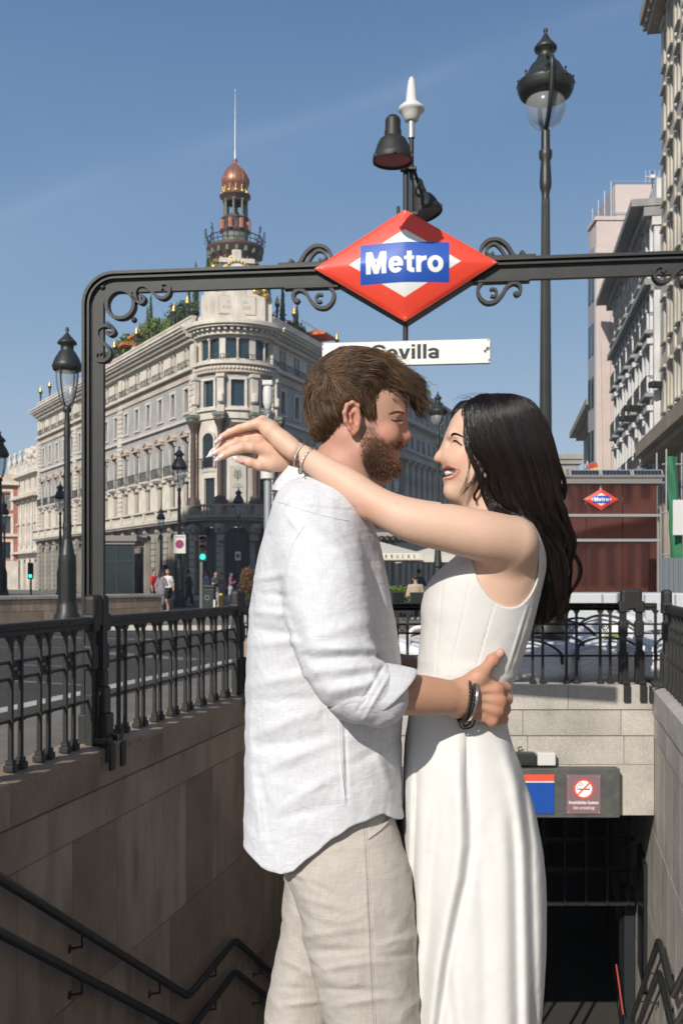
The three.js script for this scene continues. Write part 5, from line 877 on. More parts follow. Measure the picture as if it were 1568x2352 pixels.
// ---------------------------------------------------------------- glass lift pavilion with its metro sign
{
  const d = 26, X = (px) => (px - 784) / FOC * d, Y = (py) => CAMY + (1333 - py) / FOC * d, x0 = X(1262), x1 = X(1505), z = -d;
  const t = thing('lift_pavilion', 'reddish glass lift pavilion with solar panels on its flat roof', 'pavilion', V(0, 0, 0));
  const rg = new THREE.MeshPhysicalMaterial({ color: C(.21, .072, .06), roughness: .05, metalness: .9, clearcoat: 1, clearcoatRoughness: .03, bumpMap: tex(256, (u, v) => pf(u, v, 3, 301, 2), .3), bumpScale: .006 });
  const rows = [[1112, 1181], [1187, 1238], [1244, 1380]], cols = [x0, X(1345), X(1428), x1];
  rows.forEach(([a, b], r) => { for (let i = 0; i < 3; i++) { part('glass_panel', triUV(box(cols[i + 1] - cols[i] - .02, Y(a) - Y(b), .03, (cols[i] + cols[i + 1]) / 2, (Y(a) + Y(b)) / 2, z)), rg, t); part('side_panel', triUV(box(.03, Y(a) - Y(b), 1.2 - .02, x1 + .015, (Y(a) + Y(b)) / 2, z - .6 - i * 1.2)), rg, t); } });
  for (const y of [1184, 1241]) part('rail', triUV(merge([box(x1 - x0 + .12, .07, .1, (x0 + x1) / 2 + .03, Y(y), z + .03), box(.1, .07, 3.8, x1 + .05, Y(y), z - 1.85)])), M.greyMetal, t);
  part('roof', triUV(merge([box(x1 - x0 + .3, .06, 4.2, (x0 + x1) / 2 + .02, Y(1095), z - 1.9), box(x1 - x0 + .2, .1, 4.1, (x0 + x1) / 2 + .02, Y(1103), z - 1.9), box(x1 - x0 + .3, .05, 4.2, (x0 + x1) / 2 + .02, Y(1110), z - 1.9)])), mat(.24, .22, .2, .5, { metalness: .3 }), t);
  part('plinth', triUV(box(x1 - x0 + .1, Y(1380), 4, (x0 + x1) / 2, Y(1380) / 2, z - 1.95)), mat(.42, .30, .27, .7), t);
  part('back_wall', triUV(box(x1 - x0, 2.6, .1, (x0 + x1) / 2, 2.3, z - 3.6)), M.bronzeBrown, t);
  const cell = canvasTex(128, 64, (g, w, h) => { g.fillStyle = '#151b26'; g.fillRect(0, 0, w, h); g.strokeStyle = '#5a6470'; g.lineWidth = 2; for (let i = 0; i <= 8; i++) { g.beginPath(); g.moveTo(i * 16, 0); g.lineTo(i * 16, h); g.stroke(); } for (let i = 0; i <= 4; i++) { g.beginPath(); g.moveTo(0, i * 16); g.lineTo(w, i * 16); g.stroke(); } });
  for (let i = 0; i < 3; i++) { const w = .72, s = thing('solar_panel', ['left', 'middle', 'right'][i] + ' one of three dark solar panels on the pavilion roof', 'solar panel', V(X(1340) + i * .815, Y(1090), z + .1)); s.rotation.x = -.5; part('frame', triUV(rbox(w + .08, .26, .05, .01)), M.greyMetal, s); part('cells', plane(w, .2, 0, 0, .03), new THREE.MeshStandardMaterial({ map: cell, roughness: .25 }), s); }
  const sg = thing('small_metro_sign', 'small red diamond Metro sign on the glass lift pavilion', 'sign', V(X(1377), Y(1148), z + .06)); sg.scale.setScalar(.695);
  part('enamel_face', metroFace, new THREE.MeshPhysicalMaterial({ map: metroPrint, roughness: .4 }), sg, V(0, 0, .05));
  const ds = new THREE.Shape([[-.655, 0], [0, -.402], [.655, 0], [0, .402]].map(([x, y]) => new THREE.Vector2(x, y))); part('back_case', triUV(new THREE.ExtrudeGeometry(ds, { depth: .06, bevelEnabled: false }).translate(0, 0, -.015)), M.greyMetal, sg); part('rod', bar(V(0, .3, -.02), V(0, .85, -.02), .03, 6), M.white, sg);
  const st = thing('round_sticker', 'small round red and white sticker on the pavilion glass', 'sticker', V(X(1307), Y(1224), z + .03)); part('disc', new THREE.CylinderGeometry(.085, .085, .012, 20).rotateX(Math.PI / 2), M.white, st); part('ring', new THREE.TorusGeometry(.07, .014, 6, 20).translate(0, 0, .008), mat(.6, .06, .05), st); part('slash', box(.12, .02, .01, 0, 0, .01).rotateZ(.7), mat(.6, .06, .05), st);
}
// ---------------------------------------------------------------- building site things behind the railing
{
  const bagM = new THREE.MeshStandardMaterial({ color: C(.62, .62, .63), roughness: .75, bumpMap: tex(256, (u, v) => .6 * pf(u, v, 5, 401, 4) + .4 * Math.abs(pf(u, v, 9, 409, 2) - .5) * 2, 1.2), bumpScale: .03 });
  const bagGeo = (sd) => { const g = new THREE.SphereGeometry(1, 48, 32), p = g.attributes.position; const n3 = (x, y, z, f) => Math.sin(x * f + sd) * Math.sin(y * f * 1.3 + sd * 2) + Math.sin(z * f * 1.1 + sd * 3 + x * f * .6);
    for (let i = 0; i < p.count; i++) { let x = p.getX(i), y = p.getY(i), z = p.getZ(i); const q = .28, sg = (v) => Math.sign(v) * Math.pow(Math.abs(v), .55); x = sg(x) * .5; z = sg(z) * .5; y = sg(y) * .46; const w = .018 * n3(x, y, z, 9) + .012 * n3(z, x, y, 19) + (y > .2 ? .05 * n3(x, 0, z, 5) : 0); p.setXYZ(i, x * (1 + w + .08 * (.4 - y)), y * (1 + w) + .46 + (y > .3 ? .06 * n3(x, 1, z, 7) : 0), z * (1 + w)); }
    g.computeVertexNormals(); return triUV(g); };
  const strap = triUV(tube([V(-.42, .55, .42), V(-.42, .82, .42), V(-.26, .97, .46), V(-.05, 1.0, .5), V(.18, .92, .5), V(.34, .74, .5), V(.36, .5, .46)], .022, 28, 6).scale(1, 1, 1));
  [[1.75, -13.1, 1.05, .66, .2], [2.55, -13.0, 1.0, .60, -.3], [3.35, -13.05, 1.05, .63, .15], [4.15, -13.2, 1.0, .66, .5], [2.1, -14.1, 1.0, .84, .6], [3.05, -14.1, 1.05, .80, .1], [3.95, -14.3, 1.1, .86, -.4], [1.2, -13.7, .9, .6, .9]].forEach(([x, z, s, h, r], i) => {
    const t = thing('rubble_bag', ['front white rubble bag at the woman\'s hip', 'front white rubble bag with an arched black handle, middle of the row', 'front white rubble bag behind the double iron post', 'front white rubble bag at the right corner of the railing', 'white rubble bag in the second row behind the paired bars', 'white rubble bag in the second row behind the iron post', 'white rubble bag in the second row at the far right', 'small white rubble bag half hidden behind the woman'][i], 'rubble bag', V(x, 0, z), r, 'white bags of rubble behind the railing'); t.scale.set(s, h, s);
    part('sack', bagGeo(i * 1.7 + .3), bagM, t); part('handle', strap, M.ironBlack, t); if (i % 2) { const h2 = part('handle', strap, M.ironBlack, t); h2.rotation.y = 2.4; }
  });
  const gb = thing('green_sack', 'small yellow green printed sack lying on the white bags', 'sack', P(1412, 1468, 13.6), .4); part('sack', triUV(new THREE.SphereGeometry(.2, 20, 14).scale(1, .45, .8)), mat(.35, .38, .16, .7), gb); part('fold', triUV(box(.32, .02, .05, 0, .06, .1)), mat(.18, .32, .05, .7), gb);
  const cb = thing('site_cabin', 'pale grey site container behind the white bags', 'container', V(5.2, 0, -18.6), 0); part('body', triUV(rbox(2.3, 1.0, 1.6, .03, 0, .62, 0)), mat(.50, .52, .53, .5), cb); for (const x of [-.55, .2, .75]) part('seam', triUV(box(.03, .96, .02, x, .62, .81)), M.greyMetal, cb); part('label', plane(.09, .12, -.1, .86, .83), mat(.05, .45, .6, .5), cb); part('base', triUV(box(2.1, .14, 1.5, 0, .06, 0)), M.iron, cb);
  const pp = thing('white_barrier', 'long white plastic pipe barrier at the top of the railing, behind it', 'barrier', V(0, 0, -20)); for (let i = 0; i < 5; i++) part('pipe', bar(V(3.9 + i * .9, .905, 0), V(4.78 + i * .9, .905, 0), .055, 12), M.white, pp); for (let i = 0; i < 6; i++) part('stand', triUV(merge([bar(V(3.9 + i * .9, 0, 0), V(3.9 + i * .9, .9, 0), .025, 6), box(.1, .04, .5, 3.9 + i * .9, .02, 0)])), M.white, pp);
  const fm = mat(.22, .25, .27, .5, { metalness: .4 }), fn = thing('corrugated_fence', 'grey corrugated metal fence at the right edge beside the pavilion', 'fence', V(0, 0, -25.5)); const cpath = []; for (let i = 0; i <= 180; i++) cpath.push([8.15 + i * .022, .035 * Math.sign(Math.sin(i * 1.05)) * Math.min(1, Math.abs(Math.sin(i * 1.05)) * 1.6)]); part('sheet', triUV(ribbon(cpath, .012, 1.95).rotateX(Math.PI / 2).translate(0, .95, 0)), fm, fn); for (let i = 0; i < 3; i++) part('post', box(.07, 1.95, .07, 8.4 + i * 1.6, .97, -.12), M.greyMetal, fn);
  const sc = thing('scaffold', 'scaffold with green netting on the facade at the right edge', 'scaffold', V(0, 0, -33)); for (const x of [10.75, 11.6, 12.6]) for (const z of [0, -1]) part('standard', bar(V(x, 0, z), V(x, 5.7, z), .03, 8), M.greyMetal, sc); for (const y of [2.2, 3.6, 5.2]) part('ledger', bar(V(10.6, y, 0), V(13, y, 0), .028, 8), M.greyMetal, sc); part('brace', bar(V(11.6, 2.2, 0), V(12.6, 5.2, 0), .025, 6), M.greyMetal, sc);
  { const g = new THREE.PlaneGeometry(.36, 4.6, 10, 40), p = g.attributes.position; for (let i = 0; i < p.count; i++) { const x = p.getX(i), y = p.getY(i); p.setXYZ(i, x * (1 - .12 * Math.sin(y * 1.3)) - .12 * (y - 2) * .3, y, .08 * Math.sin(x * 14 + y) + .04 * Math.sin(y * 5 + x * 9)); } g.computeVertexNormals(); part('net', triUV(g.translate(10.93, 3.15, .1)), new THREE.MeshPhysicalMaterial({ color: C(.03, .2, .09), roughness: .8, side: THREE.DoubleSide, transmission: .3 }), sc); }
  const wp = thing('site_notice', 'white site panel with a black emblem at the right edge', 'sign', V(0, 0, -32.5)); part('panel', triUV(rbox(1.2, 1.15, .04, .01, 11.4, 3.4, 0)), M.white, wp); part('emblem', triUV(merge([new THREE.TorusGeometry(.2, .07, 6, 18).translate(11.42, 3.35, .03), rbox(.26, .12, .04, .02, 11.42, 3.55, .03)])), M.black, wp);
}

{ // the street goes on behind the camera: seen only in glass
  const t = thing('street_block', 'long stone block of the right street side, outside the photo', 'building', V(17, 0, -14), -Math.PI / 2);
  part('wall', triUV(box(38, 24, 12, 19, 12, -6)), M.stoneWarm, t); for (let i = 0; i < 10; i++) for (const y of [1, 6, 10.5, 15, 19.5]) part('window', triUV(box(1.5, 2.8, .1, 2.5 + i * 3.8, y + 1.4, .03)), M.glassDark, t);
  for (const y of [5, 18.8, 23.8]) part('cornice', triUV(box(38.5, .5, 1, 19, y, .4)), M.stone, t);
}
// ---------------------------------------------------------------- street lamps
const lampGlass = new THREE.MeshPhysicalMaterial({ color: C(.84, .86, .88), roughness: .22, transmission: .82, thickness: 0, ior: 1.3 });
function lampBase(t, py0, sc) {   // tapering post with octagonal pedestal, in metres, globe bottom at y = py0
  const m = M.lampIron;
  part('post', triUV(lathe([[.055, py0], [.06, py0 - .25], [.085, py0 - .27], [.085, py0 - .35], [.06, py0 - .4], [.07, py0 - .52], [.078, py0 - .7], [.07, py0 - .76], [.055, py0 - .8], [.05, py0 - .85], [.075, 3.0], [.08, 2.95], [.11, 2.9], [.11, 2.5], [.125, 2.45]], 20)), m, t);
  for (let i = 0; i < 10; i++) { const a = i / 10 * 6.283; part('flute', triUV(bar(V(.047 * Math.cos(a), py0 - .9, .047 * Math.sin(a)), V(.076 * Math.cos(a), 3.0, .076 * Math.sin(a)), .009, 5)), m, t); }
  part('pedestal', triUV(merge([lathe([[.12, 2.5], [.14, 2.2], [.17, 1.9], [.17, 1.85], [.13, 1.8]], 8), lathe([[.15, 1.82], [.19, 1.78], [.18, .95], [.24, .9], [.25, .75], [.28, .7], [.29, .3], [.34, .25], [.36, 0]], 8)])), m, t);
}
function globeLamp(name, label, pos) {
  const t = thing(name, label, 'street lamp', pos), m = M.lampIron, k = .005684, y = (py) => CAMY + (1333 - py) * k, r = (q) => q * k;
  lampBase(t, y(300), 1);
  part('cap', triUV(lathe([[0, y(64)], [r(5), y(67)], [r(5.5), y(71)], [r(3), y(77)], [r(5), y(80)], [r(12), y(93)], [r(22), y(104)], [r(26), y(110)], [r(25), y(116)], [r(17), y(120)], [r(17), y(132)], [r(21), y(134)], [r(21), y(138)], [r(34), y(152)], [r(45), y(172)], [r(52), y(184)], [r(64), y(191)], [r(65), y(199)], [r(62), y(203)], [r(63), y(208)], [r(58), y(219)], [r(48), y(226)], [r(44), y(222)], [0, y(205)]], 40)), m, t);
  for (let i = 0; i < 8; i++) { const a = i / 8 * 6.283 + .2; part('crown_spike', triUV(merge([new THREE.ConeGeometry(r(5), r(16), 6).translate(0, r(8), 0), sph(r(3), 0, r(16), 0, 6, 5)]).translate(r(62) * Math.cos(a), y(196), r(62) * Math.sin(a))), m, t); }
  part('globe', lathe([[r(36), y(216)], [r(44), y(232)], [r(46), y(247)], [r(43), y(264)], [r(34), y(282)], [r(20), y(293)], [0, y(297)]], 36), lampGlass, t);
  for (const a of [Math.PI / 2, -Math.PI / 2]) part('support', triUV(merge([tube([V(r(26) * Math.cos(a), y(140), r(26) * Math.sin(a)), V(r(68) * Math.cos(a), y(165), r(68) * Math.sin(a)), V(r(70) * Math.cos(a), y(200), r(70) * Math.sin(a)), V(r(52) * Math.cos(a), y(260), r(52) * Math.sin(a)), V(r(6) * Math.cos(a), y(300), r(6) * Math.sin(a))], r(5.5), 24, 8), sph(r(10), r(66) * Math.cos(a), y(178), r(66) * Math.sin(a), 10, 8)])), m, t);
  return t;
}
const bigLamp = globeLamp('street_lamp', 'tall black street lamp with a glass globe and domed cap, right of the metro sign', V((1252 - 784) / FOC * 13, 0, -13));
copyThing(bigLamp, 'far globe street lamp seen between the two faces', V((1005 - 784) / FOC * 38, 0, -38), .4);
function lanternLamp(label, pos, rot = 0) {
  const t = thing('street_lantern', label, 'street lamp', pos, rot, 'street lamps with tapered glass lanterns'), m = M.lampIron, y0 = 8.1, k = .0118;
  part('cap', triUV(lathe([[0, y0], [.04, y0 - .03], [.05, y0 - .1], [.03, y0 - .16], [.1, y0 - .25], [.24, y0 - .4], [.26, y0 - .46], [.17, y0 - .5], [.17, y0 - .62], [.22, y0 - .68], [.32, y0 - .85], [.37, y0 - .98], [.40, y0 - 1.05], [.37, y0 - 1.16], [.3, y0 - 1.2], [0, y0 - 1.1]], 28)), m, t);
  part('glass', lathe([[.29, y0 - 1.2], [.28, y0 - 1.4], [.24, y0 - 1.7], [.16, y0 - 2.0], [0, y0 - 2.05]], 24), lampGlass, t);
  for (let i = 0; i < 4; i++) { const a = i / 4 * 6.283 + .6; part('cage_rod', triUV(tube([[.33, 1.15], [.32, 1.4], [.27, 1.7], [.17, 2.02], [.06, 2.12]].map(([r, d]) => V(r * Math.cos(a), y0 - d, r * Math.sin(a))), .022, 12, 5)), m, t); }
  part('post', triUV(lathe([[.06, 6.0], [.11, 5.95], [.11, 5.85], [.065, 5.8], [.08, 5.5], [.095, 5.2], [.08, 5.15], [.08, 4.9], [.105, 2.9], [.12, 2.85], [.12, 2.7], [.11, 2.6], [.12, 2.35]], 16)), m, t);
  part('pedestal', triUV(lathe([[.12, 2.45], [.15, 2.3], [.20, 2.05], [.23, 2.0], [.225, .75], [.27, .7], [.28, .5], [.34, .42], [.36, 0]], 8)), m, t);
  { const g = []; for (let i = 0; i < 8; i++) { const a = (i + .5) / 8 * 6.283; for (let q = -2; q <= 2; q++) g.push(box(.016, 1.05, .02, q * .03, 1.35, .214).applyMatrix4(new THREE.Matrix4().makeRotationY(a))); } stuff(part('flute', triUV(merge(g)), m, t)); }
  return t;
}
{
  const at = (px, d) => V((px - 784) / FOC * d, 0, -d);
  const l0 = lanternLamp('tall iron street lantern beside the left post of the metro arch', at(155, 26.5), .3);
  [[1, 45, 'black street lantern cut by the left edge of the photo'], [139, 68, 'small black street lantern left of the nearer one by the arch'], [11, 84, 'distant black street lantern at the lower left edge'], [412, 50, 'black street lantern carrying the no stopping sign'], [548, 72, 'black street lantern in front of the corner archway'], [370, 91, 'distant street lantern between the archways and the sign'], [226, 118, 'farthest street lantern beside the dark glass kiosk']].forEach(([px, d, l], i) => copyThing(l0, l, at(px, d), i * .7));
  // camera post
  const cp = thing('camera_post', 'pale grey post with a white camera head behind the hands', 'camera post', at(615, 32)), y = (py) => CAMY + (1333 - py) / FOC * 32;
  part('post', triUV(lathe([[.06, y(1005)], [.1, y(1010)], [.12, y(1066)], [.12, y(1380)], [.13, 0]], 18)), M.greyMetal, cp);
  part('collar', cyl(.23, .23, .5, 0, y(1082), 0, 20), M.white, cp); part('camera_cap', triUV(rbox(.34, .18, .34, .05, 0, y(881), 0)), M.white, cp); part('camera_dome', triUV(lathe([[.14, y(888)], [.16, y(900)], [.155, y(925)], [.1, y(940)], [0, y(944)]], 18)), M.white, cp);
  part('neck', triUV(merge([lathe([[.14, y(944)], [.13, y(952)], [.09, y(955)], [.085, y(1005)], [.1, y(1010)]], 14), tube([V(.05, y(950), .08), V(-.05, y(970), .13), V(.06, y(985), .12), V(0, y(1003), .1)], .025, 16, 6)])), M.greyMetal, cp); part('speaker', triUV(rbox(.16, .34, .3, .03, .3, y(1020), 0)), M.ironBlack, cp);
  // traffic lights with their green lamps lit
  const green = new THREE.MeshStandardMaterial({ color: C(.02, .3, .22), emissive: C(.05, 1, .72), emissiveIntensity: 1.6 }), redOff = mat(.06, .012, .01, .3), amb = mat(.06, .03, .01, .3);
  const signal = (label, px, d, yTop, pole) => {
    const t = thing('traffic_light', label, 'traffic light', at(px, d), .1);
    part('pole', triUV(cyl(.06, .07, yTop - .5, pole, (yTop - .5) / 2, 0, 12)), mat(.14, .13, .12, .6), t); const b = part('housing', triUV(rbox(.34, 1.02, .22, .05, 0, yTop - .51, 0)), M.ironBlack, t);
    [redOff, amb, green].forEach((m, i) => { const y = yTop - .19 - i * .32; part('lens', new THREE.SphereGeometry(.115, 16, 8, 0, Math.PI * 2, 0, 1.1).rotateX(Math.PI / 2).translate(0, y, .065), m, b); part('visor', triUV(new THREE.CylinderGeometry(.135, .135, .22, 16, 1, true, Math.PI * .5 - 1.2 + Math.PI * .5, 2.4).rotateX(Math.PI / 2).translate(0, y, .2)), M.ironBlack, b); });
    part('bracket', triUV(box(.08, .06, .1, pole / 2, yTop - .8, 0)), M.ironBlack, t);
    const L = new THREE.PointLight(C(.05, 1, .72), .35, 6); L.position.set(0, yTop - .83, .32); t.add(L);
  };
  signal('nearest green traffic light on a grey pole before the archways', 466, 38, 3.08, -.05); signal('small green traffic light behind the pedestrians', 382, 58, 2.25, .05); signal('small green traffic light at the far left', 71, 62, 2.45, .02);
  // no stopping signs
  const ns = (g, w, h, txt) => { g.fillStyle = '#cfccc6'; g.fillRect(0, 0, w, h); g.fillStyle = '#2a2a2a'; g.textAlign = 'center'; if (txt) { g.font = 'bold 44px sans-serif'; g.fillText('EN ACERA', w / 2, 56, 220); } const r = w * .37, cy = h * .5; g.fillStyle = '#b51d22'; g.beginPath(); g.arc(w / 2, cy, r, 0, 7); g.fill(); g.fillStyle = '#1e3a86'; g.beginPath(); g.arc(w / 2, cy, r * .76, 0, 7); g.fill(); g.strokeStyle = '#b51d22'; g.lineWidth = r * .24; for (const s of [-1, 1]) { g.beginPath(); g.moveTo(w / 2 - r * .6, cy - s * r * .6); g.lineTo(w / 2 + r * .6, cy + s * r * .6); g.stroke(); } };
  const t1 = canvasTex(256, 384, (g, w, h) => ns(g, w, h, true)), t2 = canvasTex(128, 192, (g, w, h) => ns(g, w, h, false));
  for (const [px, py, d, w, h, tx, l] of [[413, 1250, 49.4, .60, .92, t1, 'white no stopping sign with a red and blue disc on the lantern post'], [546.5, 1277, 71, .40, .62, t2, 'small distant no stopping sign in the corner archway']]) { const s = thing('no_stopping_sign', l, 'road sign', P(px, py, d)); part('panel', triUV(rbox(w, h, .04, .01)), M.white, s); part('print', plane(w - .02, h - .02, 0, 0, .024), new THREE.MeshStandardMaterial({ map: tx, roughness: .5 }), s); part('clamp', box(.1, h * .6, .12, 0, 0, -.08), M.iron, s); }
}
// ---------------------------------------------------------------- parapet, kiosk, bin, bollards, flowers
{
  const A = V(-12.6, 0, -27.6), B = V(-6.62, 0, -36), dir = B.clone().sub(A), L = dir.length(), ry = Math.atan2(-dir.z, dir.x);
  const w = thing('parapet_wall', 'low tan stone parapet across the street at the left', 'low wall', A, ry);
  for (let r = 0; r < 2; r++) for (let i = 0; i < 6; i++) { const x0 = i * L / 6 + (r ? .5 : 0), x1 = Math.min(L, x0 + L / 6); part('stone_block', triUV(rbox(x1 - x0 - .01, .36, .4, .01, (x0 + x1) / 2, .185 + r * .37, 0, 1)), M.wallStone[(i + r) % 4], w); }
  for (let i = 0; i < 5; i++) part('coping_stone', triUV(rbox(L / 5 - .012, .12, .5, .02, (i + .5) * L / 5, .81, 0, 1)), M.granite[i % 4], w);
  const k = thing('glass_kiosk', 'dark glass lift kiosk with a flat roof behind the parapet', 'kiosk', V(-10.25, 0, -45)), gl = M.glassDark;
  part('roof', triUV(merge([box(2.5, .25, 2.4, 0, 3.2, 0), box(2.3, .12, 2.2, 0, 3.0, 0)])), mat(.2, .18, .16, .6), k); for (let i = 0; i < 3; i++) part('glass_panel', box(.68, 2.8, .03, -.72 + i * .72, 1.5, 1.0), gl, k); part('side_panel', box(.03, 2.8, 2, 1.1, 1.5, 0), gl, k); part('side_panel', box(.03, 2.8, 2, -1.1, 1.5, 0), gl, k); for (const x of [-1.09, -.36, .36, 1.09]) part('mullion', box(.05, 2.85, .06, x, 1.5, 1.02), M.iron, k); part('transom', box(2.2, .05, .06, 0, 2.2, 1.03), M.iron, k); part('base', triUV(box(2.3, .12, 2.1, 0, .06, 0)), M.wallStone[1], k);
  const bn = thing('litter_bin', 'dark green litter bin with a round emblem beside the yellow bollard', 'litter bin', V(-5.62, 0, -42)); part('body', triUV(rbox(.62, 1.0, .55, .06, 0, .52, 0)), mat(.012, .018, .016, .5), bn); part('lid', triUV(rbox(.68, .16, .6, .07, 0, 1.08, 0)), mat(.012, .018, .016, .5), bn); part('emblem', new THREE.TorusGeometry(.09, .02, 6, 18).translate(0, .62, .285), mat(.2, .22, .22, .5), bn);
  const yb = thing('yellow_bollard', 'yellow cylindrical bollard beside the litter bin', 'bollard', V(-5.2, 0, -43)); part('post', triUV(lathe([[.09, 0], [.09, .72], [.07, .78], [0, .8]], 14)), mat(.62, .42, .02, .5), yb); part('foot', cyl(.12, .13, .04, 0, .02, 0), M.iron, yb);
  const wb = thing('white_bollard', 'short white bollard left of the yellow one', 'bollard', V(-5.22, 0, -41)); part('post', triUV(lathe([[.05, 0], [.05, .5], [.035, .55], [0, .56]], 12)), M.white, wb); part('foot', cyl(.08, .08, .04, 0, .02, 0), M.iron, wb);
  const fl = thing('flower_column', 'tall planter column of red flowers behind the man', 'planter', V((569 - 784) / FOC * 44, 0, -44)); part('pot', triUV(lathe([[.3, 0], [.36, .5], [.4, .52], [0, .5]], 16)), M.ironBlack, fl); part('leaves', leafCloud(900, .46, .85, .46, .06).translate(0, 1.15, 0), leafMats[1], fl); part('flowers', leafCloud(700, .5, .85, .5, .05).translate(0, 1.17, 0), mat(.30, .045, .05, .8, { side: THREE.DoubleSide }), fl);
  // stone pier at the end of the railing side pavement
  const pr = thing('stone_pier', 'small grey stone pier beyond the left railing, behind the man', 'pier', V((573 - 784) / FOC * 17, 0, -17)); part('shaft', triUV(rbox(.5, .62, .5, .02, 0, .31, 0)), M.wallStone[3], pr); part('cap', triUV(rbox(.56, .2, .56, .05, 0, .72, 0)), M.granite[0], pr);
  // terrace between the couple
  const um = (label, x, z, rot, cloth, text) => { const t = thing('terrace_umbrella', label, 'parasol', V(x, 0, z), rot); const s = 1.75; part('canopy', triUV(new THREE.ConeGeometry(s * 1.414, .62, 4, 1, true).rotateY(Math.PI / 4).translate(0, 2.95, 0)), cloth, t); for (let i = 0; i < 4; i++) { const v = part('valance', triUV(box(s * 2, .3, .02, 0, 2.5, s + .005)), cloth, t); v.rotation.y = i * Math.PI / 2; } part('pole', cyl(.03, .03, 2.9, 0, 1.45, 0, 8), M.white, t); part('base', triUV(cyl(.35, .4, .1, 0, .05, 0)), M.iron, t);
    if (text) { const tx = canvasTex(1024, 96, (g, w, h) => { g.fillStyle = '#d6d0c2'; g.fillRect(0, 0, w, h); g.fillStyle = '#1b1a18'; g.font = 'bold 84px sans-serif'; g.textAlign = 'center'; const str = 'STARBUCKS'; [...str].forEach((c, i) => g.fillText(c, w * (.09 + i * .1025), 78)); }); part('lettering', plane(2.1, .24, .56, 2.5, s + .03), new THREE.MeshStandardMaterial({ map: tx, roughness: .8 }), t); } return t; };
  const cl = mat(.60, .56, .48, .85, { side: THREE.DoubleSide });
  um('cream terrace umbrella with STARBUCKS on its valance between the couple', 1.37, -40, 0, cl, true).scale.y = .905; um('plain cream terrace umbrella behind the lettered one', (1018 - 784) / FOC * 42, -42.2, .1, cl, false).scale.y = .89;
  const hg = thing('hedge', 'low green hedge of the cafe terrace between the couple', 'hedge', V(2.2, 0, -37)); part('foliage', leafCloud(1500, 1.6, .4, .4, .08).translate(0, .75, 0), leafMats[0], hg); part('planter', triUV(box(3.2, .5, .7, 0, .25, 0)), M.ironBlack, hg);
  const aw = thing('cafe_awning', 'dark awning edge with a scalloped trim above the terrace umbrellas', 'awning', V(3.4, 0, -44)); part('canopy', triUV(box(6.5, .25, 2, 0, 3.3, 0)), M.stoneDark, aw); { const g = []; for (let i = 0; i < 26; i++) g.push(sph(.17, -3.2 + i * .256, 3.12, 1.02, 8, 5)); stuff(part('trim', triUV(merge(g)), M.ironBlack, aw)); } part('post', cyl(.05, .05, 3.2, -3, 1.6, .8), M.iron, aw); part('post', cyl(.05, .05, 3.2, 3, 1.6, .8), M.iron, aw);
  const hoop = thing('bike_stand', 'white tubular bike stand behind the railing between the couple', 'bike stand', V((948 - 784) / FOC * 13.4, 0, -13.4)); part('tube', triUV(tube([V(-.06, 0, 0), V(-.065, .3, 0), V(-.06, .56, 0), V(-.03, .66, 0), V(.05, .71, 0), V(.3, .72, 0), V(.55, .71, 0), V(.62, .6, 0), V(.63, 0, 0)], .033, 50, 10)), M.white, hoop); part('sticker', cyl(.035, .035, .09, -.065, .28, 0, 12), mat(.55, .36, .05, .6), hoop); part('foot', cyl(.07, .07, .02, -.06, .01, 0), M.greyMetal, hoop);
  const chair = (label, x, z, r) => { const t = thing('terrace_chair', label, 'chair', V(x, 0, z), r, 'dark cafe terrace chairs'); part('seat', triUV(rbox(.46, .04, .44, .01, 0, .45, 0)), M.ironBlack, t); part('backrest', triUV(rbox(.46, .42, .03, .02, 0, .74, .22)), M.ironBlack, t); for (const [a, b] of [[-1, -1], [1, -1], [-1, 1], [1, 1]]) part('leg', bar(V(a * .2, .44, b * .19), V(a * .22, 0, b * .23), .015, 6), M.ironBlack, t); return t; };
  const c0 = chair('dark terrace chair that the seated person uses', 2.5, -33.6, .1); copyThing(c0, 'empty dark terrace chair left of the seated person', V(1.75, 0, -33.2), .6); copyThing(c0, 'empty dark terrace chair farther back by the hedge', V(1.9, 0, -35.6), -.5);
}
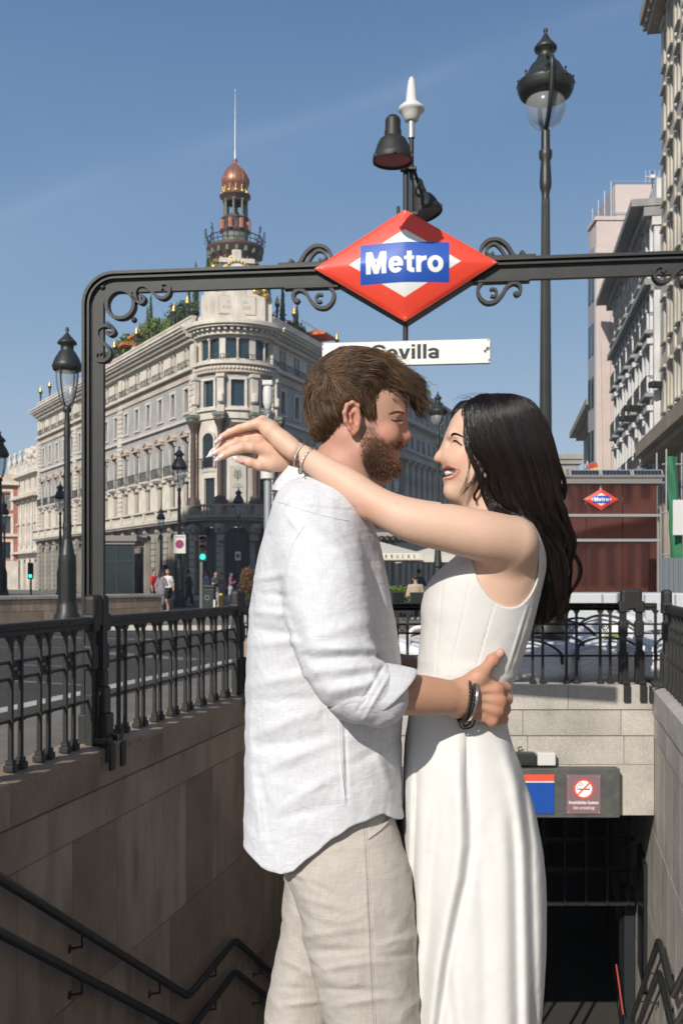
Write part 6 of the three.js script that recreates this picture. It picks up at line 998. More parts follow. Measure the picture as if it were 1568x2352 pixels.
// ---------------------------------------------------------------- people in the distance
const fig = (() => {
  const K = .035;
  const make = (o) => {   // o: walk (0..1), seated, female, armL, armR
    const w = o.walk || 0, hipY = o.seated ? .52 : .93, fem = o.female ? .9 : 1;
    const torso = slices([[hipY - .06, -.155, .155, 0, .11], [hipY + .08, -.165, .165, 0, .115], [hipY + .24, -.135 * fem, .135 * fem, 0, .095], [hipY + .42, -.165 * fem, .165 * fem, .01, .11], [hipY + .52, -.17 * fem, .17 * fem, 0, .1], [hipY + .57, -.1, .1, 0, .07]], 2.2);
    const y = (a) => hipY + a, arms = [], legs = [];
    for (const s of [-1, 1]) { const sw = s * w * .18, bend = s < 0 ? o.armL : o.armR; arms.push(chain([[s * .18 * fem, y(.5), 0, .05], [s * .23, y(.24), -sw * .6, .042], bend ? [s * .1, y(.28), .2, .034] : [s * .235, y(.02), -sw + .05, .033], bend ? [s * .04, y(.36), .24, .03] : [s * .23, y(-.1), -sw + .08, .026]], .03));
      if (o.seated) legs.push(chain([[s * .09, hipY, 0, .085], [s * .1, .5, .4, .065], [s * .1, .1, .42, .045], [s * .1, .05, .52, .04]], .04)); else legs.push(chain([[s * .085, hipY - .02, 0, .088], [s * .09, .5, sw * .6 + .02, .06], [s * .085, .09, sw * 1.4 - Math.abs(sw) * .3, .04], [s * .09, .045, sw * 1.4 + .11, .036]], .04)); }
    const head = blend([[ell([0, y(.76), .01], [.076, .1, .092]), 0], [ell([0, y(.71), .05], [.055, .075, .055]), .03], [cap([0, y(.73), .1], [0, y(.70), .112], .012, .014), .015], [cap([0, y(.52), -.01], [0, y(.68), 0], .055, .052), .03], [cap([-.078, y(.74), 0], [-.078, y(.72), 0], .016, .014), .01], [cap([.078, y(.74), 0], [.078, y(.72), 0], .016, .014), .01]]);
    const all = blend([[torso, 0], [arms[0], .05], [arms[1], .05], [legs[0], .05], [legs[1], .05], [head, .03]]);
    const lo = [-.36, -.01, -.34], hi = [.36, y(.9), .62];
    const body = netMesh(all, lo, hi, .02);
    const top = (sl) => netMesh((a, b, c) => Math.max(blend([[torso, 0], [arms[0], .06], [arms[1], .06]])(a, b, c) - .016, y(o.topY ?? .02) - b, b - y(.575), Math.abs(a) > .19 ? y(sl) - b : -1), lo, hi, .02);
    const bot = (h, flare) => netMesh((a, b, c) => { const q = blend([[torso, 0], [legs[0], .05 + flare], [legs[1], .05 + flare]])(a, b, c) - .016 - flare * .35 * sstep(.9, .4, b); return Math.max(q, b - y(.1), h - b); }, lo, hi, .02);
    const hair = netMesh((a, b, c) => { const e = Math.min(ell([0, y(.785), -.012], [.084, .093, .1])(a, b, c), o.female ? cap([0, y(.78), -.06], [0, y(.5), -.085], .07, .045)(a, b, c) : 1); return smax(e, -ell([0, y(.71), .085], [.08, .085, .07])(a, b, c), .02); }, [-.14, y(.38), -.2], [.14, y(.9), .14], .014);
    return { body, top, bot, hair };
  };
  return { stand: make({ armR: true }), walk: make({ walk: 1 }), woman: make({ female: true, walk: .6, armL: true }), sit: make({ seated: true, armL: true, armR: true }) };
})();
{
  const skin = mat(.42, .25, .17, .6), cl = (r, g, b) => mat(r, g, b, .85);
  const folk = (label, f, pos, rot, topC, sleeve, botC, hem, flare, hairC, sc = 1) => { const t = thing('person', label, 'person', pos, rot); t.scale.setScalar(sc); part('body', f.body, skin, t); part('top', f.top(sleeve), topC, t); part('bottoms', f.bot(hem, flare), botC, t); part('hair', f.hair, hairC, t); part('shoes', netMesh(blend([[cap([-.09, .04, .02], [-.09, .035, .12], .05, .045), 0], [cap([.09, .04, .02], [.09, .035, .12], .05, .045), 0]]), [-.2, -.005, -.1], [.2, .12, .25], .018), cl(.25, .25, .25), t); };
  const at = (px, d) => V((px - 784) / FOC * d, 0, -d), dk = mat(.02, .013, .009, .6), bl = mat(.09, .05, .025, .6);
  folk('pedestrian in a patterned grey dress walking beside the parapet end', fig.woman, at(371, 41), 2.6, cl(.2, .18, .2), .1, cl(.17, .15, .18), .32, .10, dk, .99);
  folk('pedestrian in a white top and black skirt with bare legs', fig.woman, at(386, 42), -.4, cl(.62, .6, .6), .35, cl(.012, .012, .014), .58, .08, bl, 1.02);
  folk('pedestrian in a red shirt standing behind the parapet', fig.stand, at(354, 45), 1.2, cl(.5, .02, .025), .2, cl(.03, .035, .05), .1, .0, dk, 1.03);
  folk('pedestrian in a pale shirt half hidden behind the white top', fig.stand, at(379, 47), .3, cl(.35, .36, .42), .2, cl(.05, .05, .06), .1, .0, dk, 1.06);
  folk('pedestrian in dark green clothes near the lantern base', fig.walk, at(434, 52), 1.8, cl(.03, .045, .04), .1, cl(.025, .03, .03), .1, .05, dk, 1.05);
  folk('pedestrian in a light blue shirt behind the litter bin', fig.walk, at(474, 55), -1.4, cl(.3, .36, .45), .25, cl(.04, .04, .05), .1, 0, dk, 1.04);
  folk('pedestrian with long dark hair right of the litter bin', fig.woman, at(495, 50), .8, cl(.05, .05, .055), .3, cl(.25, .26, .3), .3, .02, dk, 1.0);
  folk('pedestrian in a pinkish top near the yellow bollard', fig.walk, at(508, 56), -.7, cl(.32, .2, .2), .3, cl(.2, .2, .24), .2, .0, bl, 1.0);
  folk('pedestrian in a mauve top beside the flower column', fig.woman, at(530, 54), 1.5, cl(.2, .1, .13), .2, cl(.45, .45, .48), .2, .02, dk, 1.0);
  folk('seated person in a beige shirt seen from behind on the terrace', fig.sit, V(2.5, .0, -33.7), Math.PI + .1, cl(.42, .33, .24), .1, cl(.05, .05, .06), .1, 0, dk, 1.12);
  folk('standing person in a blue shirt behind the seated one', fig.walk, at(962, 40), 2.4, cl(.03, .06, .13), .2, cl(.03, .03, .04), .1, 0, dk, 1.0);
}
// ---------------------------------------------------------------- the couple, two metres from the camera
const Q = (px, py, dz = 0, r) => { const d = 2 - dz, o = [(px - 784) / FOC * d, CAMY + (1333 - py) / FOC * d, -d]; if (r !== undefined) o.push(r); return o; };
const QV = (px, py, dz = 0) => V(...Q(px, py, dz));
const planarUV = (g) => { const p = g.attributes.position, u = new Float32Array(p.count * 2); for (let i = 0; i < p.count; i++) { u[2 * i] = p.getX(i) + .35 * p.getZ(i); u[2 * i + 1] = p.getY(i); } g.setAttribute('uv', new THREE.BufferAttribute(u, 2)); return g; };
const toPx = (x, y, z) => [784 + x / -z * FOC, 1333 - (y - CAMY) / -z * FOC];
const PX = 2 / FOC;                                   // metres per photo unit in the plane of the couple
const Y = (py) => CAMY + (1333 - py) * PX, X = (px) => (px - 784) * PX;
const bound = (f, c, r) => (x, y, z) => { const d = Math.hypot(x - c[0], y - c[1], z - c[2]) - r; return d > .06 ? d : f(x, y, z); };
const rowsOf = (l) => l.map(([py, a, b, zc, dp]) => [Y(py), X(a), X(b), -2 + zc, dp]);
// signed distance to a polygon in photo units (inside < 0)
function polyDist(p) { return (x, y) => { let d = 1e9, s = 1; for (let i = 0, j = p.length - 1; i < p.length; j = i++) { const ex = p[j][0] - p[i][0], ey = p[j][1] - p[i][1], wx = x - p[i][0], wy = y - p[i][1], t = clamp((wx * ex + wy * ey) / (ex * ex + ey * ey), 0, 1), bx = wx - ex * t, by = wy - ey * t; d = Math.min(d, bx * bx + by * by); const c1 = y >= p[i][1], c2 = y < p[j][1], c3 = ex * wy > ey * wx; if ((c1 && c2 && c3) || (!c1 && !c2 && !c3)) s = -s; } return s * Math.sqrt(d); }; }
const segD = (x, y, a, b, c, d) => { const ex = c - a, ey = d - b, t = clamp(((x - a) * ex + (y - b) * ey) / (ex * ex + ey * ey), 0, 1); return [Math.hypot(x - a - ex * t, y - b - ey * t), t]; };
// crease lines on the side towards the camera: [x1, y1, x2, y2, height mm, width px]
function creases(list) { return (px, py) => { let w = 0; for (const [a, b, c, d, h, k] of list) { if (px < Math.min(a, c) - 3 * k || px > Math.max(a, c) + 3 * k || py < Math.min(b, d) - 3 * k || py > Math.max(b, d) + 3 * k) continue; const [q, t] = segD(px, py, a, b, c, d), e = Math.exp(-(q / k) * (q / k)); w += h * .001 * e * (.35 + .65 * Math.sin(Math.PI * clamp(t, .05, .95))); } return w; }; }
const yAt = (pts, v, i = 1) => { const o = 1 - i; let k = 0; while (k < pts.length - 2 && pts[k + 1][i] < v) k++; const t = clamp((v - pts[k][i]) / (pts[k + 1][i] - pts[k][i]), 0, 1); return lerp(pts[k][o], pts[k + 1][o], t); };
// where the sight line through a photo point meets a field, lifted by up
const onField = (f, px, py, up = .0006, t0 = 1.6) => { const o = V(0, CAMY, 0), d = P(px, py, 1).sub(o).normalize(); let t = t0; for (let i = 0; i < 80; i++) { const e = f(o.x + d.x * t, o.y + d.y * t, o.z + d.z * t); if (e < up || t > 2.5) break; t += e * .7; } return o.addScaledVector(d, t); };
// brow hairs along a curve, and a lash line
function browHairs(f, l, w0, n, c, S) { const cv = smooth2(l, 40); for (let i = 0; i < n; i++) { const t = rnd() * .86, k = t * 40, a = cv[Math.floor(k)], b = cv[Math.min(40, Math.floor(k) + 6)], o = rr(-1, 1) * (w0 * Math.pow(1 - t, .55) + .3), p0 = onField(f, a[0], a[1] + o, .0004), p2 = onField(f, b[0], b[1] + o * .55 - 1, .0006), p1 = p0.clone().lerp(p2, .5); p1.z += .0009; S.push({ p: [p0, p1, p2], r: .00042, c }); } }
function lashLine(f, l, n, len, dir, c, S) { const cv = smooth2(l, 20); S.push({ p: cv.filter((_, i) => i % 2 === 0).map(([a, b]) => onField(f, a, b, .0003)), r: .0016, c }); S.push({ p: cv.filter((_, i) => i % 2 === 0).reverse().map(([a, b]) => onField(f, a, b + .6, .0003)), r: .0013, c }); for (let i = 0; i < n; i++) { const q = cv[Math.floor(i / n * 20)], p = onField(f, q[0], q[1], .0004); S.push({ p: [0, 1, 2, 3].map((k) => V(p.x + dir[0] * len * k / 3 + rr(-.0003, .0003), p.y + dir[1] * len * k / 3 + .0008 * k * k / 9, p.z + dir[2] * len * k / 3)), r: .0004, c }); } }
const ridge = (n) => 1 - 2 * Math.abs(n);

// ---- strands of hair: tapering three sided tubes in one geometry with vertex colours
function strandGeo(list) {        // list of { p: [Vector3...], r, c: [r, g, b] }
  const pos = [], nor = [], col = [], idx = [];
  for (const { p, r, c } of list) {
    const n = p.length, base = pos.length / 3, t = V(0, 0, 0), u = V(0, 0, 0), w = V(0, 0, 0);
    for (let i = 0; i < n; i++) {
      t.subVectors(p[Math.min(n - 1, i + 1)], p[Math.max(0, i - 1)]).normalize(); u.set(0, 0, 1).cross(t); if (u.lengthSq() < 1e-4) u.set(1, 0, 0); u.normalize(); w.crossVectors(t, u);
      const q = i / (n - 1), rad = r * (q < .12 ? .6 + q * 3.3 : 1) * (1 - q * q * .85);
      for (let k = 0; k < 3; k++) { const a = k * 2.0944 + .5, cx = Math.cos(a), sx = Math.sin(a), nx = u.x * cx + w.x * sx, ny = u.y * cx + w.y * sx, nz = u.z * cx + w.z * sx; pos.push(p[i].x + nx * rad, p[i].y + ny * rad, p[i].z + nz * rad); nor.push(nx, ny, nz); const f = .8 + .3 * q; col.push(c[0] * f, c[1] * f, c[2] * f); }
      if (i) for (let k = 0; k < 3; k++) { const a = base + (i - 1) * 3 + k, b = base + (i - 1) * 3 + (k + 1) % 3; idx.push(a, b, a + 3, b, b + 3, a + 3); }
    }
  }
  const g = new THREE.BufferGeometry(); g.setAttribute('position', new THREE.Float32BufferAttribute(pos, 3)); g.setAttribute('normal', new THREE.Float32BufferAttribute(nor, 3)); g.setAttribute('uv', new THREE.Float32BufferAttribute(new Float32Array(pos.length / 3 * 2), 2)); g.setAttribute('color', new THREE.Float32BufferAttribute(col, 3)); g.setIndex(idx); return g;
}
const skinBump = tex(256, (u, v) => .5 * pf(u, v, 40, 501, 2) + .5 * pf(u, v, 12, 505, 3), 7);
const skinMat = new THREE.MeshPhysicalMaterial({ color: C(1, 1, 1), vertexColors: true, roughness: .58, bumpMap: skinBump, bumpScale: .0003, sheen: .12, sheenRoughness: .5, sheenColor: C(.5, .2, .12) });
const linen = tex(512, (u, v) => { const a = pnoise(u, v * .12, 256, 601), b = pnoise(u * .12, v, 256, 607); return clamp(.5 + .5 * (a - .5) + .5 * (b - .5), 0, 1); }, 5);
const crumple = tex(512, (u, v) => { const w = pf(u, v, 4, 611, 3) * .35; const r = 1 - Math.abs(pf(u + w, v * 1.4 + w, 9, 617, 4) - .5) * 3.2; return clamp(.25 + .45 * r + .4 * pf(u, v, 16, 619, 3), 0, 1); }, 3.2);
const crumple2 = crumple.clone(); crumple2.repeat.set(2.2, 2.2); crumple2.needsUpdate = true;
const shirtMat = new THREE.MeshPhysicalMaterial({ color: C(.635, .635, .655), roughness: .9, bumpMap: crumple, bumpScale: .0017, sheen: .2, sheenRoughness: .6, map: tex(512, (u, v) => { const a = pnoise(u, v * .1, 200, 631), b = pnoise(u * .1, v, 200, 633), k = .90 + .10 * (a + b - 1) + .06 * (pf(u, v, 6, 635, 3) - .5); return [k, k, k]; }, 4) });
const trouserMat = new THREE.MeshPhysicalMaterial({ color: C(.485, .44, .40), roughness: .92, bumpMap: crumple2, bumpScale: .002, map: tex(512, (u, v) => { const a = pnoise(u, v * .06, 256, 641), b = pnoise(u * .06, v, 256, 643), k = .86 + .14 * (a + b - 1) + .1 * (pf(u, v, 5, 645, 3) - .5); return [k, k * .99, k * .97]; }, 5) });
const dressMat = new THREE.MeshPhysicalMaterial({ color: C(.62, .608, .58), roughness: .88, sheen: .1, sheenRoughness: .5, bumpMap: tex(512, (u, v) => pf(u, v, 110, 651, 2), 4), bumpScale: .0002 });

// ================================================================ the man
const man = thing('person', 'bearded man in a white linen shirt and beige trousers embracing the woman', 'person', V(0, 0, 0));
{
  const head = (() => {
    const L = [
      [ell(Q(812, 910), [.084, .077, .073], .1), 0], [ell(Q(862, 930), [.060, .054, .060]), .03], [ell(Q(868, 1003), [.0445, .083, .056], -.157), .035],
      [cap(Q(838, 1036, .048), Q(880, 1071, .012), .02, .021), .03], [cap(Q(838, 1036, -.048), Q(880, 1071, -.012), .02, .021), .03], [ell(Q(884, 1067), [.020, .020, .024]), .02],
      [cap(Q(914, 950, -.028), Q(914, 950, .03), .0125, .0125), .016], [cap(Q(917, 958, 0), Q(929, 999, 0), .0105, .0112), .014], [cap(Q(912, 975, .008), Q(919, 1006, .012), .009, .009), .012], [cap(Q(912, 975, -.008), Q(919, 1006, -.012), .009, .009), .012], [ell(Q(930, 1005), [.0118, .0112, .0115], .4), .008],
      [ell(Q(921, 1010, .010), [.0095, .0075, .006]), .006], [ell(Q(921, 1010, -.010), [.0095, .0075, .006]), .006],
      [ell(Q(912, 1028), [.012, .0105, .023], .1), .01], [cap(Q(900, 1043, -.014), Q(900, 1043, .014), .0078, .0078), .008],
      [ell(Q(889, 999, .038), [.024, .0215, .021]), .014], [ell(Q(889, 999, -.038), [.024, .0215, .021]), .014],
      [ell(Q(922, 967, .032), [.014, .009, .012]), -.010], [ell(Q(911, 967, .0265), [.0125, .0095, .0115]), .006],
      [cap(Q(907, 962, .040), Q(922, 958, .030), .003, .003), .004], [cap(Q(907, 972, .041), Q(920, 973, .032), .0035, .003), .006],
      [ell(Q(906, 1035.5, 0), [.018, .0042, .026], .25), -.004],
      [cap(Q(812, 985), Q(774, 1120), .050, .057), .035], [cap(Q(800, 1000, .038), Q(860, 1090, .01), .018, .02), .035], [cap(Q(774, 1110), Q(772, 1190), .060, .08), .04],
    ];
    const e = blend([[ell(Q(810, 958, .078), [.0155, .0315, .0075], .16, -.3), 0],
      [chain([Q(823, 949, .080, .0035), Q(821, 932, .084, .004), Q(809, 925, .087, .0042), Q(797, 931, .090, .0042), Q(791, 948, .092, .004), Q(794, 968, .090, .0038), Q(803, 985, .086, .004), Q(812, 994, .082, .0055), Q(818, 988, .079, .005)], .004), .004],
      [ell(Q(812, 961, .090), [.0075, .0135, .008], .16), -.005], [ell(Q(811, 937, .091), [.0065, .0055, .0055], .3), -.004],
      [chain([Q(815, 942, .082, .0026), Q(804, 952, .086, .0028), Q(806, 970, .085, .003), Q(814, 980, .082, .003)], .004), .004], [ell(Q(823, 962, .078), [.0055, .0065, .0055]), .005]]);
    const core = blend(L); return (x, y, z) => smin(core(x, y, z), e(x, y, z), .008);
  })();
  const armPts = [Q(840, 1592, .225, .042), Q(930, 1594, .20, .0385), Q(1010, 1600, .172, .0335), Q(1052, 1606, .155, .029)];
  const hand = blend([[limb(armPts), 0], [ell(Q(1052, 1606, .152), [.03, .034, .0235]), .015],
    [ell(Q(1102, 1611, .136), [.046, .0385, .0145], -.05, -.16), .02], [ell(Q(1126, 1611, .131), [.022, .037, .0125], -.1, -.2), .012],
    ...[[1140, 1583, .132, 1160, 1580, .106, 1160, 1584, .06, .0108], [1145, 1610, .133, 1163, 1606, .106, 1163, 1609, .06, .0112], [1140, 1634, .131, 1159, 1629, .104, 1159, 1632, .06, .0106], [1127, 1657, .129, 1155, 1652, .104, 1156, 1652, .06, .0092]].map(([a, b, c, d, e, f, g, h, i, r]) => [chain([[...Q(a, b, c), r * 1.08], [...Q(d, e, f), r], [...Q(g, h, i), r * .9], [...Q(g - 12, h + 2, i - .022), r * .8]], .003), .007]),
    ...[[1143, 1583], [1148, 1610], [1142, 1634], [1130, 1656]].map(([a, b]) => [ell(Q(a, b, .138), [.0105, .0098, .0085]), .007]),
    [chain([Q(1068, 1580, .148, .017), Q(1100, 1553, .145, .0138), Q(1130, 1517, .130, .0104), Q(1148, 1500, .120, .0086)], .006), .02],
    [ell(Q(1130, 1517, .128), [.0115, .0115, .0105]), .006], [cap(Q(1090, 1560, .135), Q(1128, 1588, .115), .010, .010), .022],
    ...[[1070, 1590, 1140, 1584], [1072, 1602, 1144, 1610], [1072, 1615, 1138, 1634]].map(([a, b, c, d]) => [cap(Q(a, b, .158), Q(c, d, .146), .003, .0035), .010])]);
  const torsoIn = blend([[ell(Q(735, 1400), [.12, .30, .12]), 0], [cap(Q(735, 1190, -.12), Q(735, 1190, .12), .05, .05), .06], [cap(Q(772, 1110), Q(745, 1240), .06, .08), .05], [chain([Q(735, 1235, .10, .05), Q(765, 1430, .18, .05), Q(788, 1545, .22, .045), Q(850, 1592, .223, .04)]), .02], [chain([Q(740, 1235, -.12, .05), Q(770, 1430, -.17, .05), Q(800, 1530, -.18, .045), Q(870, 1530, -.168, .042)]), .02], [chain([[X(790), Y(1700), -1.97, .07], [X(820), Y(2100), -1.925, .06], [X(860), Y(2600), -1.91, .05], [X(862), .1, -1.91, .04]]), .04], [chain([[X(780), Y(1700), -2.03, .07], [X(760), Y(2100), -2.075, .06], [X(660), Y(2600), -2.09, .05], [X(625), .1, -2.09, .04]]), .04]]);
  const farArm = blend([[chain([Q(850, 1525, -.17, .045), Q(945, 1552, -.15, .037), Q(1030, 1585, -.13, .03)], .02), 0], [ell(Q(1075, 1605, -.125), [.045, .036, .02]), .02], ...[0, 1, 2, 3].map((i) => [chain([Q(1105, 1588 + i * 20, -.115, .010), Q(1138, 1586 + i * 20, -.085, .0095), Q(1140, 1588 + i * 20, -.05, .008)], .004), .008])]);
  const beard = polyDist([[827, 985], [846, 972], [862, 985], [878, 1002], [890, 1016], [905, 1011], [922, 1011], [928, 1027], [905, 1030], [897, 1044], [906, 1051], [922, 1056], [924, 1070], [912, 1091], [880, 1104], [850, 1098], [834, 1070], [827, 1040]]);
  const skinM = (x, y, z) => {
    const [px, py] = toPx(x, y, z); let r = .47, g = .262, b = .185; const n = noise3(x * 60, y * 60, z * 60) * .5 + noise3(x * 160, y * 160, z * 160) * .5; const k = 1 + .07 * n; r *= k; g *= k * (1 - .03 * n); b *= k;
    const red = (d, w, s) => { const e = s * Math.exp(-(d / w) * (d / w)); g *= 1 - .34 * e; b *= 1 - .36 * e; };
    if (py < 1130) {
      red(Math.hypot(px - 935, py - 1006), 16, .45); red(Math.hypot(px - 885, py - 1000), 26, .6); red(Math.hypot((px - 808) * 1.6, py - 958), 34, .95); red(Math.hypot(px - 770, py - 1050), 60, .35);
      const bd = beard(px, py), m = sstep(7, -9, bd + 4 * n); if (z > -2.2 && m > 0 && px > 822) { const c = [.135, .062, .03]; const mm = m * (py < 1005 ? .55 : .9); r = lerp(r, c[0], mm); g = lerp(g, c[1], mm); b = lerp(b, c[2], mm); }
      
      
      const lp = Math.min(segD(px, py, 899, 1036, 917, 1027)[0], segD(px, py, 899, 1039, 909, 1046)[0]); if (lp < 4 && px > 897) { const m4 = sstep(4, 2, lp) * .8; r = lerp(r, .42, m4); g = lerp(g, .13, m4); b = lerp(b, .11, m4); }
    } else { // tanned forearm and hand, red knuckles
      r *= .97; g *= .93; b *= .84; for (const [a, c] of [[1144, 1583], [1149, 1611], [1141, 1635], [1128, 1657], [1130, 1516]]) red(Math.hypot(px - a, py - c), 11, .55);
      const nl = Math.hypot((px - 1147) * .75 + (py - 1501) * .66, ((px - 1147) * -.66 + (py - 1501) * .75) * 1.0); if (Math.hypot(px - 1148, py - 1500) < 10 && z > -1.885) { const m5 = sstep(10, 7, Math.hypot(px - 1148, py - 1500)) * .5; r = lerp(r, .66, m5); g = lerp(g, .40, m5); b = lerp(b, .34, m5); }
    }
    return [r, g, b];
  };
  const bb = (x0, y0, x1, y1, z0, z1) => [[X(x0), Y(y1), -2 + z0], [X(x1), Y(y0), -2 + z1]];
  const H = netMesh(head, ...bb(690, 800, 960, 1200, -.11, .115), .0021, skinM, 1);
  const A = netMesh(hand, [X(820), Y(1700) - .01, -1.93], [X(1190) , Y(1470) + .03, -1.72], .002, skinM, 1);
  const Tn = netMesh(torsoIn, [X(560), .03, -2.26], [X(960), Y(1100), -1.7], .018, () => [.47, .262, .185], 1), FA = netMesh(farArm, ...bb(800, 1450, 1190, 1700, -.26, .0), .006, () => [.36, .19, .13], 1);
  part('body', mergeI([H, A, Tn, FA]), skinMat, man);
  part('teeth', triUV(merge([0, 1, 2, 3, 4].map((i) => sph(.0042, ...Q(910 - i * 2.6, 1033.5 + i * .7, .006 + i * .0045), 8, 6)))), mat(.62, .56, .46, .35), man).userData.kind = 'stuff';
  // hair
  const hairIn = polyDist([[700, 1040], [718, 1016], [745, 1013], [764, 1002], [776, 980], [783, 955], [786, 932], [797, 918], [812, 916], [824, 926], [834, 945], [848, 962], [860, 960], [866, 938], [876, 912], [890, 895], [905, 903], [928, 905], [936, 940], [955, 952], [990, 935], [1010, 880], [960, 780], [780, 740], [640, 800], [640, 1040]]);
  const lumps = (x, y, z) => .0042 * noise3(x * 38 + 7, y * 30, z * 38) + .0022 * noise3(x * 80, y * 70, z * 80);
  const hairF = (() => { const b = blend([[ell(Q(800, 908), [.084, .090, .086]), 0], [ell(Q(856, 869), [.073, .049, .070], -.3), .03], [ell(Q(936, 897), [.034, .031, .052], -.3), .03], [ell(Q(750, 962), [.036, .052, .064]), .03], [cap(Q(840, 918, .066), Q(853, 950, .066), .009, .006), .012]]); return (x, y, z) => { const d = b(x, y, z); if (d > .03) return d; const [px, py] = toPx(x, y, z); return smax(d - lumps(x, y, z), (hairIn(px, py) + (px > 900 ? 16 : 0)) * PX * .9, .008); }; })();
  const hg = netMesh(hairF, ...bb(690, 780, 1000, 1030, -.11, .12), .003, (x, y, z) => { const k = .8 + .5 * noise3(x * 50, y * 40, z * 50); return [.040 * k, .021 * k, .011 * k]; }, 1);
  const hp = hg.attributes.position, hn = hg.attributes.normal, strands = [];
  const flow = (px, py) => { const top = sstep(905, 830, py), fr = sstep(850, 930, px), bk = sstep(790, 715, px); let dx = lerp(.35, .95, top), dy = lerp(.85, .12, top); dx = lerp(dx, -.1, bk * (1 - .4 * top)); dy = lerp(dy, .95, bk * (1 - .6 * top)); dy += fr * .30; if (py > 940 && px < 800) { dx = .18; dy = 1; } return [dx, dy]; };
  const crown = []; for (let k = 0; k < hp.count; k++) { const [a, b] = toPx(hp.getX(k), hp.getY(k), hp.getZ(k)); if (hp.getZ(k) > -2.02 && Math.hypot(a - 752, b - 865) < 48) crown.push(k); }
  for (let i = 0; i < 10500; i++) {
    const k = i < 1300 ? crown[(rnd() * crown.length) | 0] : (rnd() * hp.count) | 0; let p = V(hp.getX(k), hp.getY(k), hp.getZ(k)); if (p.z < -2.03 && rnd() < .8) continue; if (hn.getY(k) < -.8) continue;
    const [qx, qy] = toPx(p.x, p.y, p.z), short = qy > 935 && qx < 880, atCrown = i < 1300, pts = [], n = 8, len = short ? rr(.014, .024) : qx > 880 ? rr(.035, .07) : rr(.03, .06), lift = rr(-.0015, .0035) + (qx > 900 ? .002 : 0), ck = Math.floor(qx / 13) * 7 + Math.floor(qy / 16) * 13, cw = (hash2(ck, 3, 5) - .5) * 1.5, cl2 = hash2(ck, 9, 2);
    for (let s = 0; s < n; s++) {
      pts.push(p.clone()); const [px, py] = toPx(p.x, p.y, p.z), [fx, fy] = flow(px, py), a = .55 * noise3(p.x * 22, p.y * 22, p.z * 22 + 3) + cw * Math.sin(s * .75 + cl2 * 6) * (short ? .25 : .75) + rr(-.12, .12) + (atCrown ? (hash2(ck, 4, 8) - .5) * 2.2 : 0);
      const dx = fx * Math.cos(a) - fy * Math.sin(a), dy = fx * Math.sin(a) + fy * Math.cos(a), st = len / (n - 1), l = Math.hypot(dx, dy); p.x += dx / l * st; p.y -= dy / l * st;
      if (s > 4 && qx > 895) { p.x += .0016; p.y += .0022 * (s - 4) * (cl2 - .2); p.z += .001 * cw; continue; }
      const h = .002, f0 = hairF(p.x, p.y, p.z), gx = hairF(p.x + h, p.y, p.z) - f0, gy = hairF(p.x, p.y + h, p.z) - f0, gz = hairF(p.x, p.y, p.z + h) - f0, gl = Math.hypot(gx, gy, gz) || 1, want = lift * Math.sin((s + 1) / n * 2.6) + .0006, mv = clamp(want - f0, -.004, .004); p.x += gx / gl * mv; p.y += gy / gl * mv; p.z += gz / gl * mv;
    }
    const tone = clamp(.35 + .5 * (cl2 - .3) + rr(-.2, .3), 0, 1); strands.push({ p: pts, r: short ? .00045 : rr(.0004, .0009), c: [lerp(.026, .26, tone * tone), lerp(.014, .14, tone * tone), lerp(.008, .066, tone * tone)] });
  }
  for (let i = 0; i < 46; i++) { const a = rr(0, 1), s = QV(lerp(860, 975, a), lerp(806, 885, a), rr(-.03, .05)), pts = []; const cu = rr(-1, 1); for (let k = 0; k < 7; k++) pts.push(V(s.x + k * .0055, s.y + .004 * Math.sin(k * .8 + cu * 3) + k * .0018 * cu, s.z + k * .001 * cu)); strands.push({ p: pts, r: .0004, c: [.12, .065, .035] }); }
  const hairMat = new THREE.MeshPhysicalMaterial({ color: C(1, 1, 1), vertexColors: true, roughness: .5, sheen: .3, sheenRoughness: .4, sheenColor: C(.3, .18, .1) });
  part('hair', mergeI([hg, strandGeo(strands)]), hairMat, man);
  // beard and brow hairs grow out of the skin
  const bp = H.attributes.position, bn = H.attributes.normal, bs = [];
  for (let i = 0; i < 60000 && bs.length < 6600; i++) {
    const k = (rnd() * bp.count) | 0, x = bp.getX(k), y = bp.getY(k), z = bp.getZ(k); if (z < -2.02) continue; const [px, py] = toPx(x, y, z), d = beard(px, py); if (px < 824 || d > 2 || rnd() > sstep(4, -14, d) * (py < 1005 ? .45 : 1)) continue;
    if (segD(px, py, 897, 1037, 912, 1035)[0] < 5) continue;
    const nx = bn.getX(k), ny = bn.getY(k), nz = bn.getZ(k), L = lerp(.003, .0075, sstep(990, 1075, py)) * rr(.7, 1.3), pts = [], j = rr(-.5, .5), fx = lerp(.1, .32, sstep(840, 900, px)) * (py > 1060 ? .4 : 1) + j * .5;
    for (let s = 0; s < 4; s++) { const t = s / 3; pts.push(V(x + (nx * .55 + fx * t) * L * t, y + (ny * .35 - .8 * t) * L * t, z + (nz * .55 + j * .3 * t) * L * t)); }
    const tn = rnd(), fr = sstep(860, 912, px) * .4 + tn * .6; bs.push({ p: pts, r: .0005, c: [lerp(.045, .30, fr * fr), lerp(.02, .125, fr * fr), lerp(.010, .048, fr * fr)] });
  }
  browHairs(head, [[928, 950], [917, 946.5], [904, 947], [892, 952]], 3.4, 130, [.17, .085, .04], bs); lashLine(head, [[922, 965], [914, 967], [905, 966], [898, 963]], 12, .0055, [.75, -.5, .35], [.028, .014, .009], bs);
  part('beard', strandGeo(bs), hairMat, man);

  // shirt
  const hem = [[500, 1925], [565, 1928], [600, 1948], [645, 1957], [675, 1944], [700, 1925], [760, 1880], [800, 1856], [850, 1840], [880, 1835], [900, 1847], [930, 1870], [960, 1880]];
